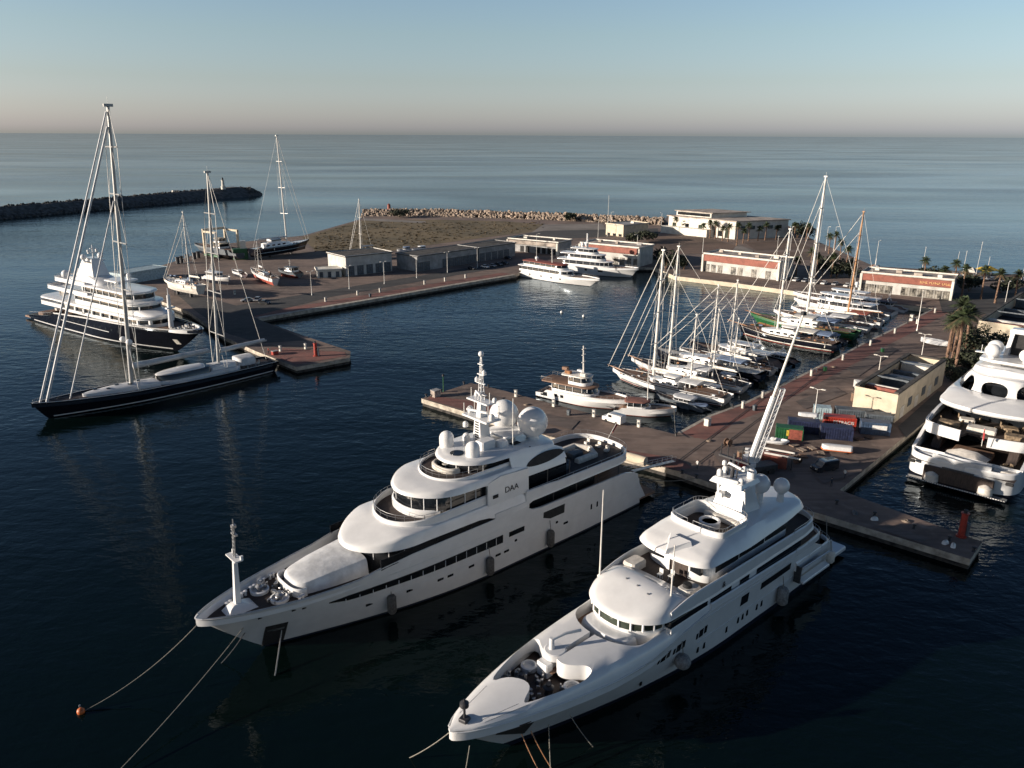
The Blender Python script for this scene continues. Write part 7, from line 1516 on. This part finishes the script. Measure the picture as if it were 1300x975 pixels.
# ------------------------------------------------------------------ palms, shrubs and trees
def palm_proto(h=9, seed=0, dry=True):
    rnd = random.Random(seed); t = empty('palm_tree', (0, 0, 0), 0, 'x', 'palm'); mb = MB(); bend = rnd.uniform(-.5, .5)
    tr = [(bend * (k / 8) ** 2, .2 * math.sin(k * .8) * .3, h * k / 8) for k in range(9)]; mb.path(tr, lambda s: .34 - .12 * s + .1 * (1 - s) ** 6, 8); mb.build('trunk', 'bark', t)
    cx, cy, cz = tr[-1]; mb = MB(); md = MB()
    for f in range(44):
        az = f * 2.399 + rnd.uniform(-.2, .2); el = R(rnd.uniform(-42, 78)); dst = md if el < R(-30) else mb; ln = rnd.uniform(2.4, 3.3); pts = []
        for k in range(7):
            s = k / 6; r_ = ln * s * math.cos(el) * (1 - .1 * s); z_ = ln * s * math.sin(el) - .9 * s * s * (1.2 if el > 0 else .5); pts.append(Vector((cx + r_ * math.cos(az), cy + r_ * math.sin(az), cz + z_)))
        sd = Vector((-math.sin(az), math.cos(az), 0))
        for k in range(1, 7):
            for q_ in (0, .5):
                p = pts[k - 1].lerp(pts[k], q_ + .5); lw = .75 * math.sin(math.pi * min(1, (k + q_) / 7 + .12)) + .12; d = (pts[k] - pts[k - 1]).normalized()
                for s_ in (1, -1):
                    tipv = p + sd * s_ * lw + d * .45 * lw - Vector((0, 0, .3 * lw)); dst.add([p - d * .09, p + d * .09, tipv], [(0, 1, 2)])
        dst.path(pts, .035, 3)
    mb.build('crown', 'leaf', t, 0); md.build('dry_fronds', 'leaf_dry', t, 0); return t
PM = [palm_proto(9, 1), palm_proto(7, 2), palm_proto(11, 3)]
GPm = 'palms'
for i, (u, v, k, l) in enumerate([(1212, 473, 2, 'tall palm with a long bare trunk beside the huge white yacht'), (1210, 455, 2, 'second tall palm close behind the bare trunked one'), (1200, 464, 0, 'reddish trunked palm at the end of the roofless cream building'), (1224, 452, 0, 'leaning palm among the dark shrubs before the cream wall'), (1206, 446, 1, 'short palm at the back of the clump by the roofless building')]): put(PM[k], at(u, v, ZQ), i * 1.7, l, GPm, 1.35)
for i, (u, v, k) in enumerate([(858, 296, 0), (868, 297, 1), (877, 297.5, 0), (893, 301, 1), (901, 302, 0), (908, 303, 0), (917, 305.5, 1), (924, 307, 0), (935, 312, 2), (943, 309, 1), (950, 306, 0)]): put(PM[k], at(u, v, ZQ), i * 1.3, ORD[i] + ' palm from the left in the row before the white clubhouse', GPm)
for i, (u, v, k) in enumerate([(962, 306, 1), (971, 305, 0), (985, 304.5, 1), (1008, 305, 0), (1023, 306, 0)]): put(PM[k], at(u, v, ZQ), i * 2.3, ORD[i] + ' palm from the left beside the grey side wall of the clubhouse', GPm)
for i, (u, v, k) in enumerate([(1052, 322, 0), (1058, 326, 2), (1066, 331, 0), (1027, 352, 2), (1036, 352, 0), (1055, 352, 0), (1010, 350, 1), (1074, 341, 0)]): put(PM[k], at(u, v, ZQ), i * 2.9, ORD[i] + ' palm from the left in the scatter right of the clubhouse lawn', GPm)
for i, (u, v, k) in enumerate([(1172, 358, 0), (1198, 364, 1), (1220, 378, 2), (1245, 380, 2), (1263, 385, 2), (1288, 378, 0), (1211, 362, 0), (1300, 384, 2)]): put(PM[k], at(u, v, ZQ), i * 2.1, ORD[i] + ' palm from the left along the road behind the right hand buildings', GPm)
def shrub(label, p, rx, ry, rz_, n=900, seed=0, m='shrub_leaf', name='shrub', leaf=.32, group='shrubs', trunk=0):
    rnd = random.Random(seed); t = empty(name, p, 0, label, name.replace('_', ' '), group); mb = MB(); lob = [(rnd.uniform(-.55, .55), rnd.uniform(-.55, .55), rnd.uniform(.35, .95), rnd.uniform(.3, .55)) for _ in range(9)]
    for _ in range(n):
        lx, ly, lz, lr = lob[rnd.randrange(9)]; v = Vector((rnd.gauss(0, 1), rnd.gauss(0, 1), rnd.gauss(0, 1))).normalized() * lr * rnd.uniform(.6, 1.08); c = Vector(((lx + v.x) * rx, (ly + v.y) * ry, trunk + max(.05, (lz + v.z) * rz_)))
        a = Vector((rnd.gauss(0, 1), rnd.gauss(0, 1), rnd.gauss(0, 1))).normalized(); b = a.orthogonal().normalized(); s = leaf * rnd.uniform(.6, 1.5); mb.add([c - a * s, c + b * s * .6, c + a * s, c - b * s * .6], [(0, 1, 2, 3)])
    mb.build('crown' if trunk else 'foliage', m, t, 0); mb = MB()
    for k in range(4): mb.tube((0, 0, -.1), (rx * .4 * math.cos(k * 1.6), ry * .4 * math.sin(k * 1.6), trunk + rz_ * .7), .14, .05, 6)
    mb.build('trunk' if trunk else 'stems', 'bark', t); return t
for i, (u, v, rx_, ry_, rz_, l) in enumerate([(1228, 452, 4.5, 4, 5.5, 'dense dark shrub right of the tall palms'), (1250, 452, 4.5, 4, 4.6, 'dark rounded shrub before the cream wall at the right edge'), (1266, 447, 4, 3.5, 4.8, 'reddish dark shrub nearest the domes of the huge yacht'), (1238, 470, 4.5, 4, 3.2, 'low shrub by the quay wall beside the huge yacht'), (1215, 482, 4, 3.2, 2.4, 'low dark shrub at the foot of the tall palms'), (1262, 468, 5, 3.5, 3.0, 'low shrub behind the radar platform of the huge yacht'), (1238, 447, 5.5, 4.5, 6.5, 'tallest dark shrub in the clump between palms and cream wall'), (1226, 463, 4.5, 4, 3.6, 'dark shrub below the leaning palm'), (1252, 462, 5, 4, 4.2, 'dark shrub in the middle of the clump beside the huge yacht'), (1205, 470, 3.5, 3, 2.8, 'dark shrub at the rear corner of the roofless building')]): shrub(l, at(u, v, ZQ), rx_, ry_, rz_, 1300, i)
for i, (u, v, rx_, rz_, l) in enumerate([(845, 342, 5, 6, 'dark tree at the right end of the far corner building'), (838, 333, 4, 5, 'smaller dark tree behind the far corner building end'), (1012, 302, 6, 7, 'dark tree at the sea side corner of the clubhouse'), (1026, 303, 5, 6, 'second dark tree right of the clubhouse corner'), (868, 342, 4, 4, 'dark tree left of the middle red building'), (1062, 352, 5, 5, 'bushy tree between the two right hand red buildings'), (1044, 346, 5, 5, 'bushy tree right of the middle red building'), (1078, 352, 4, 5, 'bushy tree beside the wooden mast'), (724, 281, 5, 4, 'low dark bush in front of the sunlit rocks'), (508, 276, 9, 4, 'dark scrub bush at the end of the sunlit rocks'), (1180, 358, 6, 4, 'dark bush behind the sign building'), (1230, 370, 6, 4, 'dark bush along the road at the right'), (1270, 372, 7, 4, 'dark bush below the beach at the right edge'), (800, 309, 6, 4, 'dark bush beside the cream office'), (822, 306, 6, 3.5, 'dark bush right of the cream office')]): shrub(l, at(u, v, ZQ), rx_, rx_, rz_, 700, 40 + i, name='tree', leaf=.55, group='dark trees', trunk=1.2)
rnd = random.Random(77); mb = MB()     # scrub tufts on the waste ground: uncountable
for _ in range(1500):
    u = rnd.uniform(400, 690); v = rnd.uniform(282, 322)
    if v > 322 - (u - 450) * .135 if u > 450 else v > 320: continue
    if v < 300 - (u - 392) * .3 if u < 458 else v < 281: continue
    p = at(u, v, ZQ); h = rnd.uniform(.15, .5); 
    for k in range(4):
        a = rnd.random() * 6.28; d = Vector((math.cos(a), math.sin(a), 0)) * rnd.uniform(.4, 1.1); mb.add([p - d, p + d, p + d * .5 + Vector((0, 0, h)), p - d * .6 + Vector((0, 0, h * .8))], [(0, 1, 2, 3)])
tag(mb.build('scrub_tufts', 'leaf_dry', None, 0), kind='stuff')
# small boats with masts on the beach beyond the right edge
for i, (u, v, h) in enumerate([(1170, 350, 11), (1213, 350, 9), (1222, 352, 10), (1239, 353, 14), (1252, 354, 8), (1298, 356, 11), (1111, 341, 9)]):
    t = sailboat(ORD[i] + ' small dinghy mast from the left on the beach at the right', (u - 4, v), (u + 4, v + 1), 2.6, .8, ['white_paint', 'orange', 'navy_paint'][i % 3], [(.4, h, .1, W)], 'off_white', (.3, .6, .4), cat='sailing dinghy', group='dinghies on the beach', z=ZQ + .25, wz=ZQ, zmin=-.25, boom=False, stays=False, spr=False); t.name = 'sailing_dinghy'
for i, (u, v) in enumerate([(1245, 349), (1255, 348), (1233, 350)]):
    t = empty('beach_tent', at(u, v, ZQ), .3 * i, ['yellow beach tent left of its pair', 'yellow beach tent right of its pair', 'small pale tent beside the yellow beach tents'][i], 'tent'); mb = MB(); mb.loft([[(-3, -3, 1.8), (3, -3, 1.8), (3, 3, 1.8), (-3, 3, 1.8)], [(-.2, -.2, 3.6), (.2, -.2, 3.6), (.2, .2, 3.6), (-.2, .2, 3.6)]]); mb.build('canopy', 'yellow_paint' if i < 2 else 'white_render', t, 0); mb = MB()
    for sx in (-2.8, 2.8):
        for sy in (-2.8, 2.8): mb.tube((sx, sy, 0), (sx, sy, 1.8), .08)
    mb.build('poles', 'steel', t)

# ------------------------------------------------------------------ people
def person_mesh(seed, stride=.2, shirt='cloth_white', trousers='cloth_dark'):
    V = [(0, 0, .95), (0, 0, 1.2), (0, 0, 1.45), (0, 0, 1.56), (.02, 0, 1.68), (.02, 0, 1.76), (0, .11, .9), (stride, .12, .5), (stride * .6, .12, .08), (stride * .6 + .18, .12, .04), (0, -.11, .9), (-stride * .6, -.12, .5), (-stride * 1.2, -.12, .08), (-stride * 1.2 + .18, -.12, .04), (0, .2, 1.42), (-.06, .26, 1.15), (.04, .27, .92), (.08, .26, .82), (0, -.2, 1.42), (.08, -.26, 1.15), (.16, -.25, .93), (.2, -.24, .83)]
    E_ = [(0, 1), (1, 2), (2, 3), (3, 4), (4, 5), (0, 6), (6, 7), (7, 8), (8, 9), (0, 10), (10, 11), (11, 12), (12, 13), (2, 14), (14, 15), (15, 16), (16, 17), (2, 18), (18, 19), (19, 20), (20, 21)]
    rad = [.16, .14, .17, .06, .1, .08, .1, .07, .05, .04, .1, .07, .05, .04, .07, .05, .04, .035, .07, .05, .04, .035]
    me = bpy.data.meshes.new('person'); me.from_pydata(V, E_, []); o = bpy.data.objects.new('tmp', me); COL.objects.link(o)
    o.modifiers.new('s', 'SKIN'); 
    for i, r in enumerate(rad): me.skin_vertices[0].data[i].radius = (r, r); me.skin_vertices[0].data[i].use_root = i == 0
    o.modifiers.new('d', 'SUBSURF').levels = 1; o.modifiers['d'].render_levels = 1
    dg = bpy.context.evaluated_depsgraph_get(); dg.update(); m2 = bpy.data.meshes.new_from_object(o.evaluated_get(dg)); bpy.data.objects.remove(o); bpy.data.meshes.remove(me)
    m2.materials.clear()
    for k in (trousers, shirt, 'skin'): m2.materials.append(MATS[k])
    for p in m2.polygons: z = p.center.z; y = abs(p.center.y); p.material_index = 2 if (z > 1.5 or (y > .21 and z < 1.12)) else (1 if z > .95 else 0)
    m2.shade_smooth(); return m2
PME = [person_mesh(0, .22), person_mesh(1, .05, 'cloth_dark', 'cloth_dark'), person_mesh(2, .1, 'cloth_red', 'cloth_dark')]
def person(p, rz, k, label):
    t = empty('person', p, rz, label, 'person'); o = bpy.data.objects.new('body', PME[k]); COL.objects.link(o); o.parent = t; mb = MB(); mb.ball((0, 0, 1.73), .115, 10, 1.0, -10); mb.build('hair', 'dark_void', t)
for u, v, rz, k, l in [(1072, 607, .5, 0, 'person in a white top walking on the shaded quay left of the huge yacht'), (1055, 618, 2, 1, 'person in dark clothes at the corner of the lower right pier'), (988, 494, 1, 1, 'person in dark clothes by the edge of the apron'), (1029, 476, 2.2, 0, 'person in a white top beside a pedestal on the apron edge'), (1036, 474, .2, 1, 'person in dark clothes standing beside the one in white on the apron edge'), (341, 449, .4, 2, 'person in a red top at the foot of the left pier'), (885, 595, 1, 0, 'person in a white top on the quay behind the domed yacht'), (1152, 455, .5, 1, 'person in dark clothes crossing the far apron')]: person(at(u, v, ZQ), rz, k, l)

# ------------------------------------------------------------------ mooring lines, chains and the buoy
AW = lambda x, y, z: world_pt(A, (x, y, z)); BW = lambda x, y, z: world_pt(B, (x, y, z))
rope('anchor_line', 'long pale line from the domed yacht bow tip out to the orange buoy', AW(-7.6, -.1, 6.8), at(104, 904), 1.0, .05)
rope('anchor_line', 'long pale line from the domed yacht bow running off the bottom of the photo', AW(-2.6, -1.0, 4.8), at(120, 1010), .6, .055)
rope('anchor_chain', 'short dark chain hanging under the domed yacht bow', AW(-2.2, -.9, 4.4), at(281, 842), .3, .06, 'dark_metal', 'chain')
rope('anchor_chain', 'chain running down from the dark anchor pocket of the domed yacht', AW(1.6, -1.4, 2.8), at(349, 858), .15, .08, 'steel', 'chain')
for i, (x, y, z, u, v) in enumerate([(-8.0, .3, 5.9, 520, 962), (-6.0, -.3, 3.6, 585, 1010), (-.6, -1.9, 2.8, 688, 985), (.4, -2.2, 2.8, 700, 975), (2.2, -2.9, 3.0, 700, 1000), (4.6, -3.6, 3.2, 753, 948)]):
    rope('mooring_line' if i not in (2, 3) else 'anchor_chain', ['thin line leaving the whaleback bow tip towards the left', 'thin line under the whaleback bow tip towards the bottom edge', 'left of two rusty chains below the whaleback bow', 'right of two rusty chains below the whaleback bow', 'pale slanting line below the flank of the whaleback bow', 'short upright line below the flank of the whaleback bow'][i], BW(x, y, z), at(u, v), .2, .05 if i not in (2, 3) else .07, 'rope' if i not in (2, 3) else 'varnish', 'rope' if i not in (2, 3) else 'chain')
rope('mooring_line', 'stern line of the domed yacht to the quay, near side', AW(64, -5.6, 5.2), at(884, 607, ZQ + .6), .6, .05); rope('mooring_line', 'stern line of the domed yacht to the quay, far side', AW(63.4, 4.5, 5.4), at(835, 592, ZQ + .6), .6, .05)
rope('mooring_line', 'stern line of the whaleback yacht to the quay, near side', BW(57, -4.6, 4.6), at(1050, 654, ZQ + .6), .8, .05); rope('mooring_line', 'stern line of the whaleback yacht to the quay, far side', BW(57, 4.6, 4.6), at(930, 618, ZQ + .6), .8, .05)
rope('mooring_line', 'line from the motor sailer bow to the bollard at the pier corner', pier(51.6, 9.8) + Vector((0, 0, 2.0)), at(858, 553.5, ZQ + .6), .4, .05)
rope('mooring_line', 'bow line of the black ketch running to the left pier', world_pt(K, (53, -2, 2.8)), at(357, 452, ZQ + .6), .3, .06)
t = empty('mooring_buoy', at(103, 905, 0), 0, 'small orange mooring buoy at lower left', 'buoy'); mb = MB(); mb.ball((0, 0, .2), .42, 14); mb.build('float', 'orange', t); mb = MB(); mb.lathe([(.12, .8), (.12, 1.0), (0, 1.05)], n=8); mb.build('ring', 'steel', t)
for i, (u, v) in enumerate([(741, 402), (713, 397), (288, 430)]):
    t = empty('mooring_buoy', at(u, v, 0), 0, ['small white buoy in the middle of the basin', 'second small white buoy nearer the classic ship', 'small pale buoy beside the black ketch'][i], 'buoy'); mb = MB(); mb.ball((0, 0, .2), .55, 12); mb.build('float', 'car_white', t); mb = MB(); mb.lathe([(.1, .7), (.1, .9), (0, .95)], n=8); mb.build('ring', 'steel', t)

# ------------------------------------------------------------------ small quay clutter
def bin_(p, rz, m, label):
    t = empty('wheelie_bin', p, rz, label, 'bin', 'quay bins'); mb = MB(); mb.box((0, 0, .6), (.75, .65, 1.1), 0, .06, 1.12); mb.build('body', m, t, 20); mb = MB(); mb.box((.02, 0, 1.18), (.9, .78, .1), 0, .03); mb.build('lid', 'slate_paint', t, 20); mb = MB(); mb.tube((.36, -.4, .12), (.36, .4, .12), .13, n=10); mb.build('wheels', 'tyre', t)
for i, (u, v, m, l) in enumerate([(1047, 471, 'green_paint', 'green wheelie bin behind the people on the apron edge'), (958, 521, 'slate_paint', 'grey wheelie bin on the apron near the large ketch'), (722, 527, 'slate_paint', 'grey wheelie bin on the middle pier behind the white motor vessel'), (1120, 447, 'green_paint', 'green wheelie bin on the far apron before the schooner'), (470, 377, 'slate_paint', 'grey wheelie bin on the left quay')]): bin_(at(u, v, ZQ), R(30 * i), m, l)
def drum(p, rz, label):
    t = empty('cable_drum', p, rz, label, 'cable drum'); mb = MB(); mb.M = Matrix.Translation((0, 0, .75)) @ Matrix.Rotation(R(90), 4, 'X'); mb.lathe([(0, -.5), (.75, -.5), (.75, -.4), (.4, -.4), (.4, .4), (.75, .4), (.75, .5), (0, .5)], n=18); mb.M = None; mb.build('reel', 'bark', t)
drum(at(924, 566, ZQ), .6, 'wooden cable drum lying near the pavement joints'); drum(at(1012, 588, ZQ), 2, 'wooden cable drum in the shade beside the dark jeep')
for i, (u, v, l) in enumerate([(668, 514, 'coil of pale rope at the middle pier edge, left'), (900, 560, 'coil of pale rope on the red pavement at the quay corner'), (1058, 466, 'coil of pale rope on the apron edge before the schooner'), (1150, 662, 'coil of pale rope in the middle of the lower right pier')]):
    t = empty('rope_coil', at(u, v, ZQ), 0, l, 'rope coil'); mb = MB(); mb.path([(math.cos(k * .5) * (.7 - .012 * k), math.sin(k * .5) * (.7 - .012 * k), .06 + .004 * k) for k in range(44)], .05, 5); mb.build('coil', 'rock_lit', t)
for i, (u, v, n, l) in enumerate([(940, 585, 3, 'stack of brown crates beside the crane'), (1084, 509, 4, 'stack of brown crates by the roofless building')]):
    for k in range(n):
        t = empty('crate', at(u, v, ZQ) + Vector(((k % 2) * 1.3, 0, (k // 2) * .95)), .05 * k, ORD[k] + ' brown crate from the lower left in ' + l.replace('stack of brown crates', 'the stack'), 'crate', 'brown crates'); mb = MB(); mb.box((0, 0, .45), (1.2, 1.0, .9), 0, .04); mb.build('sides', 'bark', t, 0); mb = MB()
        for q in (-.35, 0, .35): mb.box((0, q, .92), (1.2, .26, .05))
        mb.build('lid_boards', 'rock_lit', t, 0)
